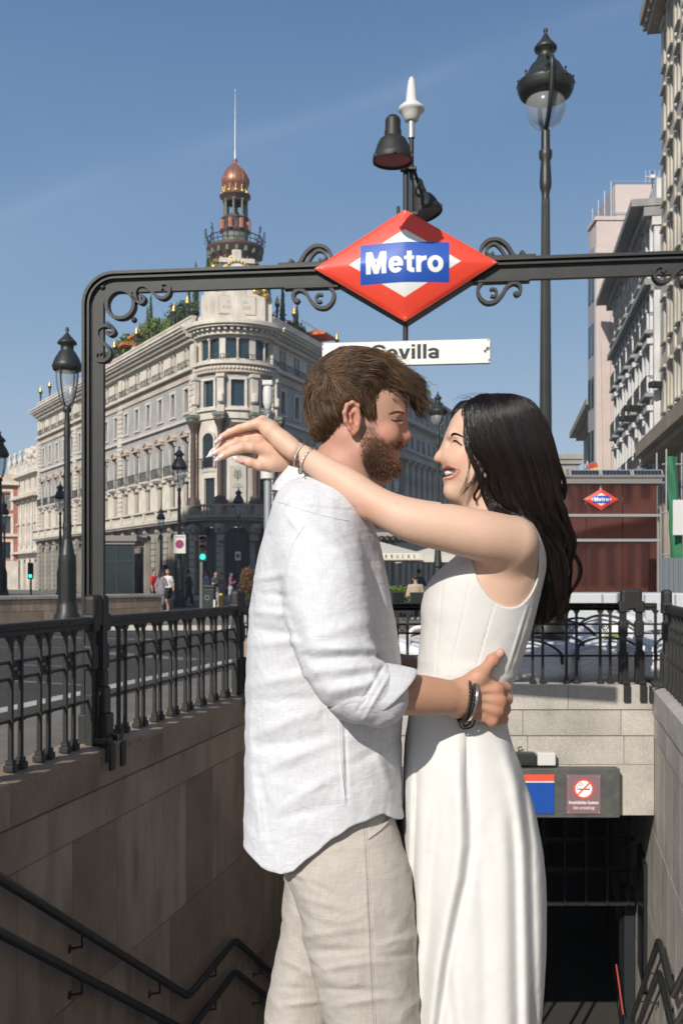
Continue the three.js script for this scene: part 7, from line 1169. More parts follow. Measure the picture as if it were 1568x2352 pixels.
  const torso = slices(rowsOf([[1095, 690, 800, 0, .07], [1115, 655, 822, 0, .12], [1150, 634, 842, 0, .165], [1200, 619, 856, 0, .188], [1300, 593, 880, 0, .190], [1400, 577, 903, 0, .180], [1500, 571, 916, 0, .168], [1600, 567, 921, 0, .163], [1700, 566, 920, 0, .163], [1800, 565, 921, 0, .168], [1900, 563, 928, 0, .172], [2000, 561, 932, 0, .174]]), 2.5);
  const slv = blend([[limb([Q(722, 1222, .135, .068), Q(745, 1330, .18, .076), Q(755, 1420, .205, .077), Q(772, 1500, .225, .068), Q(792, 1548, .235, .057)]), 0], [chain([Q(790, 1552, .236, .058), Q(838, 1588, .236, .053), Q(872, 1600, .232, .049)], .02), .02], [cap(Q(846, 1584, .236), Q(870, 1597, .231), .051, .050), .008]]);
  const slvF = chain([Q(722, 1222, -.135, .068), Q(750, 1400, -.19, .07), Q(800, 1540, -.20, .055), Q(872, 1545, -.17, .048)], .03);
  const cr = creases([[690, 1200, 790, 1268, 4, 14], [655, 1290, 800, 1240, -3, 14], [700, 1300, 830, 1330, 3, 13], [665, 1395, 700, 1500, -6, 13], [700, 1470, 850, 1425, 4, 14], [705, 1490, 872, 1488, 7, 13], [715, 1512, 880, 1512, -6, 13], [725, 1540, 905, 1520, 6, 13], [735, 1566, 870, 1548, -5, 12], [760, 1590, 860, 1566, 5, 12], [770, 1610, 850, 1602, -3, 10], [845, 1470, 880, 1508, 5, 12], [900, 1540, 835, 1652, 3, 5], [880, 1530, 822, 1630, -4, 5],
    [585, 1330, 660, 1318, 3, 9], [590, 1362, 680, 1372, -3, 10], [575, 1402, 670, 1414, 3, 10], [572, 1440, 690, 1462, -3, 12], [580, 1480, 700, 1470, 3, 13], [570, 1575, 720, 1545, 3.5, 14], [570, 1612, 740, 1600, -3.5, 14], [572, 1690, 730, 1632, 4, 16], [572, 1722, 740, 1690, -4, 16], [600, 1770, 770, 1700, 3.5, 14], [585, 1800, 600, 1930, 4, 10], [600, 1790, 620, 1940, -4, 10], [575, 1650, 580, 1920, 3, 9], [650, 1850, 790, 1770, 3, 14], [640, 1880, 760, 1850, -3, 13], [782, 1640, 790, 1846, 2.2, 4], [791, 1640, 798, 1846, -2.4, 3], [800, 1700, 915, 1650, 3, 13], [800, 1760, 912, 1700, -3, 13], [850, 1690, 905, 1820, 3.5, 12], [868, 1700, 922, 1850, -3.5, 12], [870, 1240, 905, 1480, 4, 12], [882, 1250, 915, 1470, -4, 10], [655, 1178, 700, 1240, 2.5, 5], [640, 1150, 800, 1166, 1.6, 4], [640, 1157, 800, 1173, -1.6, 4]]);
  const shirtF = (x, y, z) => {
    let d = smin(torso(x, y, z), Math.min(slv(x, y, z), 9), .022); d = smin(d, slvF(x, y, z), .03); if (d > .03 || d < -.03) return d;
    const [px, py] = toPx(x, y, z), w = .0013 * ridge(noise3(x * 9 + y * 5, y * 20, z * 12)) + .0008 * ridge(noise3(x * 30 + 9, y * 18 + x * 12, z * 26)) + .0004 * noise3(x * 85, y * 70, z * 80);
    d -= w + (z > -2.03 ? cr(px, py) : 0);
    return smax(d, Y(yAt(hem, px, 0)) + .0012 * Math.sin(px * .11) - y, .004);
  };
  part('shirt', netMesh(shirtF, [X(545), Y(1985), -2.28], [X(985), Y(1085), -1.66], .0032, null, 1), shirtMat, man);
  { // turned back cuff, its edge slanting
    const a = QV(868, 1592, .231), ax = QV(905, 1602, .226).sub(a).normalize(), up = V(0, 1, 0).addScaledVector(ax, -ax.y).normalize(), sd = V(0, 0, 0).crossVectors(ax, up), pos = [], idx = [], n = 64, rows = [[-.046, .0505], [-.04, .0545], [-.012, .0575], [.016, .0585], [.0215, .0575], [.022, .055], [.012, .051], [-.02, .044]];
    rows.forEach(([t, r], j) => { for (let i = 0; i < n; i++) { const q = i / n * 6.2832, wv = .0016 * Math.sin(q * 4 + j * .3) + .0012 * Math.sin(q * 7 + 1), flap = .012 * Math.exp(-((q - 3.5) ** 2) * 5) * (j > 1 && j < 6 ? 1 : 0), p = a.clone().addScaledVector(ax, t + .034 * Math.cos(q) - flap).addScaledVector(up, (r * .98 + wv + flap * .7) * Math.cos(q)).addScaledVector(sd, (r * .95 + wv) * Math.sin(q)); pos.push(p.x, p.y, p.z); } });
    for (let j = 0; j < rows.length - 1; j++) for (let i = 0; i < n; i++) { const k = j * n + i, k1 = j * n + (i + 1) % n; idx.push(k, k + n, k1, k1, k + n, k1 + n); }
    const g = new THREE.BufferGeometry(); g.setAttribute('position', new THREE.Float32BufferAttribute(pos, 3)); g.setIndex(idx); g.computeVertexNormals(); part('cuff', planarUV(g), shirtMat, man);
  }
  { // folded collar
    const pos = [], idx = [], n = 60, c = Q(748, 1104), rows = [[.076, -.035], [.080, .012], [.0835, .018], [.0875, .013], [.097, -.012], [.105, -.032], [.1045, -.036], [.097, -.03]];
    for (let j = 0; j < rows.length; j++) for (let i = 0; i <= n; i++) { const a = lerp(-2.75, 2.75, i / n) + Math.PI, f = .5 + .5 * Math.cos(a), [r, h] = rows[j], wv = j > 3 ? .003 * Math.sin(a * 5 + 1) : 0; pos.push(c[0] + (r + wv) * 1.04 * Math.cos(a), c[1] + h + .012 - .05 * f - (j > 3 ? .008 * f : 0) + .002 * Math.sin(a * 3), c[2] + r * Math.sin(a)); }
    for (let j = 0; j < rows.length - 1; j++) for (let i = 0; i < n; i++) { const k = j * (n + 1) + i; idx.push(k, k + 1, k + n + 1, k + 1, k + n + 2, k + n + 1); }
    const g = new THREE.BufferGeometry(); g.setAttribute('position', new THREE.Float32BufferAttribute(pos, 3)); g.setIndex(idx); g.computeVertexNormals(); part('collar', planarUV(g), shirtMat, man);
  }
  // trousers and shoes
  const legN = slices(rowsOf([[1810, 662, 893, .03, .098], [1850, 660, 899, .038, .100], [1900, 657, 914, .05, .106], [1960, 657, 932, .068, .108], [2050, 688, 944, .085, .105], [2150, 710, 950, .09, .10], [2250, 737, 955, .09, .095], [2352, 763, 957, .09, .09], [2600, 788, 946, .09, .085], [2840, 800, 925, .09, .08]]), 2.3);
  const legF = slices(rowsOf([[1810, 662, 890, -.03, .098], [1900, 656, 908, -.05, .106], [1990, 649, 900, -.08, .11], [2080, 647, 880, -.085, .105], [2180, 638, 850, -.09, .10], [2270, 621, 800, -.09, .095], [2352, 605, 775, -.09, .09], [2600, 575, 735, -.09, .085], [2840, 555, 690, -.09, .08]]), 2.3);
  const tc = creases([[884, 1846, 897, 1880, 3, 4], [897, 1880, 843, 1926, 3.5, 4], [838, 1860, 843, 1926, -2, 4], [842, 1926, 862, 2352, -1.8, 3], [836, 1926, 855, 2352, 1.4, 4], [655, 1985, 730, 2050, 4, 8], [665, 2010, 760, 2052, -3.5, 8], [690, 2060, 800, 2090, 3, 9], [700, 2150, 850, 2130, 3, 9], [710, 2185, 860, 2180, -3, 9], [720, 2230, 880, 2205, 3, 9], [735, 2270, 880, 2275, -3, 9], [870, 2170, 948, 2150, 3, 8], [870, 2200, 950, 2190, -3, 8], [640, 2200, 700, 2230, 3, 7], [625, 2270, 700, 2270, -3, 7], [640, 2310, 740, 2300, 4, 8], [760, 2310, 900, 2290, 3, 9], [700, 1960, 830, 1945, 2.5, 9], [860, 1960, 935, 1990, 2.5, 8]]);
  const trF = (x, y, z) => { let d = smin(legN(x, y, z), legF(x, y, z), .012); if (d > .03 || d < -.03) return d; const [px, py] = toPx(x, y, z); return d - (.0022 * ridge(noise3(x * 14, y * 24, z * 14)) + .0012 * noise3(x * 40, y * 55, z * 40) + (z > -2.0 ? tc(px, py) : z > -2.1 && px < 740 ? tc(px, py) * .6 : 0)); };
  part('trousers', mergeI([netMesh(trF, [X(590), Y(2375), -2.24], [X(985), Y(1815), -1.76], .0036), netMesh(trF, [X(530), .05, -2.24], [X(985), Y(2371), -1.76], .012)]), trouserMat, man);
  part('shoe', netMesh(blend([[cap([X(840), .05, -1.91], [X(985), .035, -1.90], .055, .045), 0]]), [X(760), -.02, -2.02], [X(1060), .13, -1.8], .012), mat(.5, .48, .45, .6), man);
  part('shoe', netMesh(blend([[cap([X(600), .05, -2.09], [X(745), .035, -2.09], .055, .045), 0]]), [X(530), -.02, -2.2], [X(820), .13, -1.98], .012), mat(.5, .48, .45, .6), man);
  // pocket edge, seams and hems laid on the cloth
  const onCloth = (f, px, py) => onField(f, px, py, .0008, 1.5);
  const plainShirt = mat(.65, .65, .67, .9), plainTan = mat(.47, .42, .375, .9);
  const seam = (f, l, r, n = 24) => { const c = smooth2(l, n).map(([a, b]) => onCloth(f, a, b)); return triUV(tube(c, r, n * 2, 5)); };
  part('pocket_edge', seam(trF, [[886, 1850], [896, 1872], [878, 1900], [844, 1927]], .0024), plainTan, man); part('pocket_edge', seam(trF, [[838, 1862], [838, 1890], [843, 1926]], .0014), plainTan, man);
  part('trouser_seam', seam(trF, [[844, 1930], [849, 2050], [856, 2200], [862, 2350]], .0010, 40), plainTan, man);
  part('shirt_seam', seam(shirtF, [[778, 1650], [782, 1740], [792, 1836]], .0009, 30), plainShirt, man); part('shirt_seam', seam(shirtF, [[640, 1152], [700, 1172], [760, 1188], [800, 1196]], .0008, 24), plainShirt, man); part('shirt_seam', seam(shirtF, [[700, 1205], [672, 1250], [656, 1300]], .0009, 24), plainShirt, man);
  // leather and silver bracelets on the wrist
  const ringAt = (px, py, dz, rx, ry, tx, tz, rr0, mtl, tw = 0) => { const c = QV(px, py, dz), g = []; const mk = (ph, off) => { const pts = []; for (let i = 0; i < 64; i++) { const a = i / 64 * 6.2832, o = off * Math.cos(a * tw + ph), q = off * Math.sin(a * tw + ph); pts.push(V(q, (ry + o) * Math.cos(a), (rx + o) * Math.sin(a))); } return tube(pts, rr0, 128, 6, true); }; if (tw) g.push(mk(0, rr0 * .8), mk(Math.PI, rr0 * .8)); else g.push(mk(0, 0)); const m = merge(g); m.rotateZ(tz).rotateY(tx).translate(c.x, c.y, c.z); return triUV(m); };
  const leather = mat(.022, .014, .010, .5), silver = mat(.72, .71, .70, .18, { metalness: 1 });
  part('leather_bracelet', ringAt(1064, 1608, .148, .036, .0405, .2, -.16, .0021, leather, 18), leather, man); part('leather_bracelet', ringAt(1072, 1609, .145, .0355, .040, .2, -.2, .002, leather, 18), leather, man);
  part('silver_bracelet', merge([ringAt(1080, 1607, .142, .0345, .040, .2, -.2, .0021, silver), ringAt(1077, 1607, .143, .035, .0403, .2, -.2, .0021, silver)]), silver, man);
  part('clasp', triUV(merge([tube([QV(1072, 1650, .150), QV(1064, 1660, .148), QV(1066, 1668, .14), QV(1078, 1662, .145), QV(1076, 1650, .15)], .0022, 20, 6, true), tube([QV(1050, 1650, .15), QV(1060, 1672, .142), QV(1082, 1670, .14), QV(1090, 1655, .145)], .0018, 20, 6)])), leather, man);
}
// ================================================================ the woman
const woman = thing('person', 'dark haired woman in a white sleeveless dress, laughing, arms round the man\'s neck', 'person', V(0, 0, 0));
{
  const bb = (x0, y0, x1, y1, z0, z1) => [[X(x0), Y(y1), -2 + z0], [X(x1), Y(y0), -2 + z1]];
  const head = bound(blend([
    [ell(Q(1135, 995), [.079, .066, .069]), 0], [ell(Q(1090, 986), [.0437, .040, .054]), .03], [ell(Q(1076, 1046), [.0425, .080, .054], -.07), .03],
    [ell(Q(1043, 1126), [.0175, .0135, .018]), .02], [cap(Q(1102, 1088, .044), Q(1049, 1130, .008), .016, .0125), .03], [cap(Q(1102, 1088, -.044), Q(1049, 1130, -.008), .016, .0125), .03],
    [cap(Q(1040, 1002, -.022), Q(1040, 1002, .024), .008, .008), .02], [cap(Q(1034, 1012), Q(1013, 1043), .0075, .0085), .018], [cap(Q(1036, 1024, .010), Q(1026, 1051, .013), .0085, .0085), .018], [cap(Q(1036, 1024, -.010), Q(1026, 1051, -.013), .0085, .0085), .018], [ell(Q(1007.5, 1052.5), [.0106, .0096, .0105], .5), .008],
    [ell(Q(1024, 1057.5, .0115), [.0098, .0078, .0062], .25), .005], [ell(Q(1024, 1057.5, -.0115), [.0098, .0078, .0062], .25), .005], [ell(Q(1016, 1064.5, .006), [.0065, .0026, .003], .2), -.003],
    [ell(Q(1054, 1060, .029), [.023, .021, .0205]), .028], [ell(Q(1054, 1060, -.029), [.023, .021, .0205]), .028],
    [ell(Q(1037, 1016, .032), [.012, .006, .010]), -.010], [ell(Q(1049, 1017, .0255), [.0115, .009, .0115]), .008], [cap(Q(1056, 1022, .039), Q(1042, 1023, .03), .0035, .003), .006],
    [ell(Q(1036, 1088, 0), [.019, .024, .024]), .012], [cap(Q(1026, 1074, -.012), Q(1026, 1074, .012), .0055, .0055), .006], [cap(Q(1033, 1101, -.011), Q(1033, 1101, .011), .0065, .0065), .007],
    [chain([Q(1027, 1075, .013, .005), Q(1042, 1077, .024, .0042), Q(1055, 1080, .031, .003)], .004), .006], [chain([Q(1033, 1101, .011, .006), Q(1044, 1096, .022, .0048), Q(1055, 1083, .031, .003)], .004), .006],
    [ell(Q(1026, 1088, 0), [.0238, .0078, .05], .12), -.003],
    [cap(Q(1110, 1100), Q(1136, 1190, -.01), .047, .05), .03], [cap(Q(1136, 1185, -.01), Q(1150, 1240, -.01), .052, .08), .04],
  ]), Q(1110, 1080), .17);
  const armN = limb([Q(1172, 1246, .125, .050), Q(1105, 1230, .155, .0475), Q(1030, 1213, .165, .0445), Q(950, 1196, .165, .041), Q(890, 1172, .158, .0348), Q(845, 1146, .15, .0318), Q(800, 1114, .138, .0305), Q(750, 1082, .12, .0268), Q(700, 1050, .095, .0215), Q(668, 1030, .078, .0185)]);
  const armF = limb([Q(1165, 1246, -.13, .05), Q(1040, 1222, -.15, .044), Q(900, 1180, -.15, .04), Q(820, 1150, -.12, .034), Q(740, 1115, -.06, .028), Q(690, 1090, -.005, .0215), Q(662, 1070, .02, .019)]);
  const fin = (list, k = .003) => chain(list.map(([a, b, c, r]) => Q(a, b, c, r)), k);
  const hands = bound(blend([
    [fin([[676, 1036, .082, .0185], [664, 1026, .076, .018], [646, 1012, .068, .0175]], .01), 0],
    [fin([[646, 1010, .072, .016], [622, 990, .066, .0155], [598, 974, .060, .0115]], .01), .014], [fin([[646, 1010, .05, .015], [622, 984, .045, .014], [604, 968, .04, .0105]], .01), .014], [fin([[646, 1012, .035, .014], [622, 984, .02, .012], [606, 968, .02, .010]], .01), .014],
    [fin([[596, 973, .062, .0095], [572, 978, .063, .0086], [549, 985, .062, .0082], [528, 993, .06, .0072], [508, 1004, .058, .0058]]), .006],
    [fin([[603, 966, .042, .0095], [576, 976, .040, .0086], [552, 985, .038, .0082], [512, 1006, .036, .006]]), .006], [fin([[606, 967, .022, .009], [580, 980, .02, .008], [552, 992, .018, .007], [520, 1010, .016, .006]]), .006],
    [fin([[640, 1020, .03, .011], [612, 1030, .008, .009], [590, 1032, .0, .0075]]), .01],
  ]), Q(600, 1015, .04), .16);
  const hands2 = bound(blend([
    [fin([[690, 1089, -.005, .0212], [662, 1070, .022, .0185], [640, 1054, .04, .0185]], .01), 0], [ell(Q(622, 1041, .044), [.026, .023, .0145], .75, .1), .016],
    [fin([[628, 1044, .05, .014], [600, 1032, .058, .0105], [578, 1029, .065, .0088], [556, 1029, .068, .0086], [534, 1037, .067, .0076], [515, 1047, .064, .0064], [506, 1051, .062, .005]]), .007],
    [fin([[622, 1030, .048, .0125], [594, 1014, .056, .0098], [568, 1013, .062, .0088], [546, 1015, .065, .0086], [522, 1026, .063, .0076], [502, 1038, .06, .0064], [494, 1042, .058, .005]]), .006],
    [fin([[616, 1020, .042, .012], [588, 1000, .046, .0095], [562, 1000, .048, .0086], [541, 1003, .049, .0082], [518, 1016, .047, .0074], [500, 1030, .045, .0062]]), .006],
    [fin([[650, 1062, .04, .0155], [622, 1069, .05, .0135], [596, 1069, .058, .0105], [574, 1063, .062, .0092], [556, 1058, .063, .0072]]), .013],
    [cap(Q(612, 1060, .046), Q(612, 1036, .05), .009, .011), .014],
  ]), Q(600, 1040, .04), .16);
  const torso = slices(rowsOf([[1188, 1118, 1196, -.005, .105], [1212, 1098, 1219, -.005, .13], [1260, 1056, 1240, 0, .14], [1290, 1030, 1246, 0, .14], [1330, 988, 1242, 0, .138], [1390, 968, 1229, 0, .132], [1440, 967, 1216, 0, .127], [1500, 962, 1198, 0, .119], [1560, 955, 1177, 0, .114], [1620, 945, 1162, 0, .111], [1655, 938, 1161, 0, .113], [1700, 931, 1172, 0, .13], [1760, 927, 1195, 0, .148], [1860, 927, 1223, 0, .165], [1960, 929, 1241, 0, .175], [2050, 931, 1246, 0, .18], [2150, 932, 1244, 0, .185], [2352, 934, 1233, 0, .19], [2600, 925, 1235, 0, .2], [2850, 915, 1240, 0, .21]]), 2.35);
  const torsoS = (x, y, z) => (y > Y(1195) ? torso(x, y, z) : torso(x, y, z)) + .0045;
  const elbow = ell(Q(842, 1172, .148), [.017, .015, .018], .5);
  const arms = (x, y, z) => Math.min(armN(x, y, z), armF(x, y, z));
  const body = (x, y, z) => { let d = smin(head(x, y, z), torsoS(x, y, z), .03); d = smin(d, smin(armN(x, y, z), elbow(x, y, z), .012), .028); return smin(d, armF(x, y, z), .028); };
  const lipU = (px, py) => Math.min(segD(px, py, 1019, 1076, 1030, 1073)[0], segD(px, py, 1030, 1073.5, 1054, 1079.5)[0]), lipL = (px, py) => Math.min(segD(px, py, 1023, 1101, 1036, 1100)[0], segD(px, py, 1036, 1100, 1049, 1091)[0], segD(px, py, 1049, 1091, 1055, 1082)[0]);
  const skinW = (x, y, z) => {
    const [px, py] = toPx(x, y, z); const n = noise3(x * 55, y * 55, z * 55) * .6 + noise3(x * 150, y * 150, z * 150) * .4, k = 1 + .035 * n; let r = .63 * k, g = .41 * k, b = .297 * k;
    const red = (d, w, s) => { const e = s * Math.exp(-(d / w) * (d / w)); r *= 1 - .05 * e; g *= 1 - .30 * e; b *= 1 - .32 * e; }, mix = (m, c) => { r = lerp(r, c[0], m); g = lerp(g, c[1], m); b = lerp(b, c[2], m); };
    if (py < 1165 && px > 985 && px < 1160) {
      red(Math.hypot(px - 1058, py - 1052), 24, .75); red(Math.hypot(px - 1003, py - 1052), 13, .6); red(Math.hypot(px - 1022, py - 1063), 8, .5);
      const lip = Math.min(lipU(px, py), lipL(px, py)); const lw = lerp(3.3, 1.1, sstep(1024, 1050, px)); if (lip < 4) mix(sstep(lw + .8, lw - .6, lip) * .9, [.52, .085, .07]);
      if (px > 1020 && px < 1054 && segD(px, py, 1028, 1089, 1049, 1085)[0] < 5 && z < -1.9755) mix(.85, [.09, .02, .016]);
      if (z > -1.985 && py < 0) { const br = Math.min(segD(px, py, 1037, 997, 1046, 992.5)[0], segD(px, py, 1046, 992.5, 1064, 999)[0] + .5); if (br < 4.2) mix(sstep(3.6, 1.4, br) * .75, [.045, .022, .014]); const ey = Math.min(segD(px, py, 1042, 1016, 1050, 1014)[0], segD(px, py, 1050, 1014, 1061, 1020)[0]); if (ey < 3.4) mix(sstep(3.4, 1.6, ey) * .97, [.012, .007, .006]); const un = segD(px, py, 1046, 1026, 1062, 1028)[0]; red(un, 5, .5); red(segD(px, py, 1020, 1066, 1056, 1086)[0] , 3, .0); }
    } else if (px < 690) { for (const [a, c] of [[596, 973], [545, 1014], [541, 1001], [556, 1029], [549, 985], [600, 1031], [593, 1013], [574, 1064]]) red(Math.hypot(px - a, py - c), 9, .55); g *= .97; b *= .95; } else { red(Math.hypot(px - 838, py - 1178), 34, .6); }
    return [r, g, b];
  };
  const G1 = netMesh(head, ...bb(985, 900, 1250, 1178, -.10, .10), .0021, skinW);
  const lowBody = (x, y, z) => body(x, y, z);
  const G2 = netMesh(lowBody, [X(690) , Y(1410), -2.22], [X(1262), Y(1174.5), -1.765], .0034, skinW);
  const G2b = netMesh((x, y, z) => Math.min(smin(armN(x, y, z), elbow(x, y, z), .012), armF(x, y, z)), [X(690), Y(1178), -2.16], [X(990), Y(1010), -1.78], .0034, skinW);
  const G3 = netMesh(hands, [X(470), Y(1110), -2.04], [X(697), Y(945), -1.88], .0018, skinW), G4 = netMesh(hands2, [X(470), Y(1125), -2.05], [X(697), Y(985), -1.88], .0018, skinW);
  const legs = netMesh(blend([[chain([[X(1080), Y(1420), -1.97, .07], [X(1075), .95, -1.95, .06], [X(1085), .09, -1.93, .035]]), 0], [chain([[X(1080), Y(1420), -2.03, .07], [X(1080), .95, -2.05, .06], [X(1100), .09, -2.07, .035]]), 0]]), [X(960), .03, -2.2], [X(1220), Y(1402), -1.8], .02, skinW);
  part('body', mergeI([G1, G2, G2b, G3, G4, legs]), skinMat, woman);
  // teeth, nails
  { const g = []; for (let i = 0; i < 11; i++) { const t = i / 10, a = lerp(-.3, 1.5, t); g.push(new THREE.SphereGeometry(1, 10, 8).scale(.0040, .0066 - .0022 * t, .0040).translate(...Q(1053 - 28.5 * Math.cos(a), 1085 - 3 * t * t, .0275 * Math.sin(a)))); } for (let i = 0; i < 5; i++) { const a = lerp(0, 1, i / 4); g.push(new THREE.SphereGeometry(1, 8, 6).scale(.0036, .0032, .0036).translate(...Q(1053 - 22 * Math.cos(a), 1096 - 4 * i / 4, .021 * Math.sin(a)))); } const m = part('teeth', triUV(merge(g)), mat(.80, .78, .72, .25), woman); m.userData.kind = 'stuff'; }
  const nailMat = new THREE.MeshPhysicalMaterial({ color: C(1, 1, 1), vertexColors: true, roughness: .18, clearcoat: 1, clearcoatRoughness: .05 });
  for (const [x0, y0, x1, y1, dz, w] of [[513, 1001, 492, 1019, .0635, 6.2], [512, 1031, 473, 1051, .064, 7.2], [500, 1027, 478, 1045, .052, 6.6], [521, 1041, 491, 1060.5, .0695, 7.2], [560, 1062, 534, 1049, .069, 7.2]]) {
    const a = QV(x0, y0, dz), b = QV(x1, y1, dz - .002), L = a.distanceTo(b), g = new THREE.SphereGeometry(1, 24, 16), p = g.attributes.position, col = new Float32Array(p.count * 3);
    for (let i = 0; i < p.count; i++) { const x = p.getX(i), y = p.getY(i), z = p.getZ(i), t = (x + 1) / 2, tp = 1 - .75 * Math.pow(Math.max(0, t - .35) / .65, 2) ; const c = t + .10 * (1 - y * y) * 0 > .66 - .10 * y * y ? [.80, .78, .76] : [.66, .40, .37]; col.set(c, i * 3); p.setXYZ(i, (t - .0) * L, y * w * PX * .92 * tp, z * .0024 + .0015 * (1 - y * y) - .0012 * t); }
    g.setAttribute('color', new THREE.BufferAttribute(col, 3)); g.computeVertexNormals(); g.rotateZ(Math.atan2(b.y - a.y, b.x - a.x)).translate(a.x, a.y, a.z); part('fingernail', g, nailMat, woman);
  }
  // dress
  const hole = polyDist(((l) => new THREE.CatmullRomCurve3(l.map(([a, b]) => V(a, b, 0)), true, 'centripetal').getPoints(72).slice(0, -1).map((p) => [p.x, p.y]))([[1188, 1178], [1212, 1210], [1229, 1250], [1236, 1295], [1230, 1335], [1212, 1371], [1190, 1391], [1165, 1394], [1135, 1382], [1108, 1352], [1093, 1318], [1084, 1285], [1070, 1250], [1060, 1180], [1110, 1120], [1160, 1130]]));
  const neck = polyDist([[940, 1338], [985, 1334], [1010, 1305], [1046, 1277], [1070, 1240], [1100, 1150], [900, 1150]]);
  const folds = [
    { l: [[1068, 1640], [1069, 1780], [1073, 1880], [1073, 1945], [1063, 2020], [1043, 2110], [1020, 2230], [1003, 2352], [990, 2600]], h: .011, w: 19, s: 1 }, { l: [[1152, 1660], [1195, 1800], [1212, 1950], [1222, 2352], [1225, 2600]], h: .007, w: 15, s: 1 },
    { l: [[1000, 1760], [985, 1960], [965, 2352], [960, 2600]], h: .0055, w: 22, s: 1 }, { l: [[1105, 1900], [1118, 2100], [1125, 2352], [1130, 2600]], h: .004, w: 24, s: -1 }, { l: [[1165, 1800], [1178, 2000], [1182, 2352], [1185, 2600]], h: .005, w: 18, s: 1 }, { l: [[1025, 2150], [1045, 2352], [1050, 2600]], h: .004, w: 16, s: -1 },
    { l: [[955, 1700], [950, 1850], [945, 2000]], h: .005, w: 10, s: 1 }];
  const seams = creases([[1134, 1389, 1096, 1523, -1.5, 2], [1096, 1523, 1085, 1640, -1.2, 2], [1067, 1394, 1038, 1523, -1.4, 2.4], [1038, 1523, 1030, 1640, -1.4, 2.4], [1085, 1305, 1067, 1394, -1.2, 2.4], [1210, 1394, 1165, 1541, 1.8, 3.4], [1216, 1394, 1171, 1541, -1.3, 3], [1071, 1655, 1071, 1850, -3.5, 2.4], [1015, 1345, 1003, 1500, -1.2, 2.4], [1003, 1500, 996, 1640, -1.2, 2.4], [1120, 1660, 1160, 1655, 2, 3]]);
  const dressF = (x, y, z) => {
    let d = torso(x, y, z); if (d > .05 || d < -.05) return d; const [px, py] = toPx(x, y, z);
    let w = .0009 * noise3(x * 22, y * 16, z * 22) + .0004 * noise3(x * 60, y * 60, z * 60); const fr = sstep(-2.03, -1.96, z);
    for (const f of folds) { const a = f.l[0][1]; if (py < a - 10) continue; const u = (px - yAt(f.l, py)) / f.w * f.s, m = f.h * sstep(a - 10, a + 160, py) * fr; w += m * (Math.exp(-(u + .9) * (u + .9) * .8) - .9 * Math.exp(-(u - .35) * (u - .35) * 2.2)); }
    if (py > 1680) { const an = Math.atan2(z + 2, x - X(1085)); w += .010 * sstep(1700, 2100, py) * Math.sin(an * 9 + .8) * (1 - fr); }
    if (py > 1400 && py < 1700) w += .0015 * ridge(noise3(x * 20 + 3, y * 34, z * 10)) * sstep(1470, 1560, py) * sstep(1700, 1640, py);
    d -= w + (z > -1.99 ? seams(px, py) : 0);
    if (py < 1420) { const q = z > -2.02 ? -hole(px, py) * PX : -1, n2 = -neck(px, py) * PX * .8; d = smax(smax(d, q, .003), n2, .003); d = Math.max(d, y - Y(1179)); }
    return d;
  };
  part('dress', mergeI([netMesh(dressF, [X(910), Y(2375), -2.24], [X(1275), Y(1170), -1.76], .0032), netMesh(dressF, [X(890), .02, -2.26], [X(1285), Y(2371), -1.74], .012)]), dressMat, woman);
  for (const z of [-1.93, -2.07]) part('shoe', netMesh(cap([X(1090), .035, z], [X(945), .028, z], .04, .032), [X(860), -.02, z - .1], [X(1180), .1, z + .1], .012), mat(.6, .55, .5, .5), woman);
  // hair: volume from sections, then strands that follow it
  const hr = rowsOf([[909, 1112, 1145, 0, .02], [914, 1093, 1172, 0, .048], [922, 1078, 1195, 0, .062], [932, 1066, 1210, 0, .07], [946, 1058, 1222, 0, .076], [975, 1059, 1239, 0, .083], [1010, 1063, 1252, 0, .087], [1050, 1077, 1263, 0, .089], [1090, 1100, 1273, -.004, .089], [1130, 1112, 1281, -.008, .089], [1165, 1126, 1285, -.014, .089], [1200, 1152, 1289, -.022, .086], [1250, 1202, 1303, -.03, .082], [1300, 1223, 1305, -.032, .078], [1350, 1227, 1299, -.034, .072], [1400, 1221, 1290, -.036, .06], [1436, 1226, 1258, -.038, .04]]);
  const hv = slices(hr, 4.6), farHair = ell(Q(1079, 957, -.046), [.0395, .036, .03], .3), hairW = (x, y, z) => { const d = smin(hv(x, y, z), farHair(x, y, z), .012); if (d > .03) return d; return d - .0025 * noise3(x * 70, y * 12, z * 40) - .003 * noise3(x * 25 + 3, y * 9, z * 20) * sstep(1.45, 1.35, y); };
  const dk = (x, y, z) => { const k = .7 + .5 * noise3(x * 90, y * 10, z * 50); return [.007 * k, .005 * k, .0045 * k]; };
  const hg = netMesh(hairW, ...bb(1040, 900, 1325, 1445, -.14, .115), .0032, dk), S = [];
  const lr = (py) => { const o = hv.at(Y(py)); return o; };
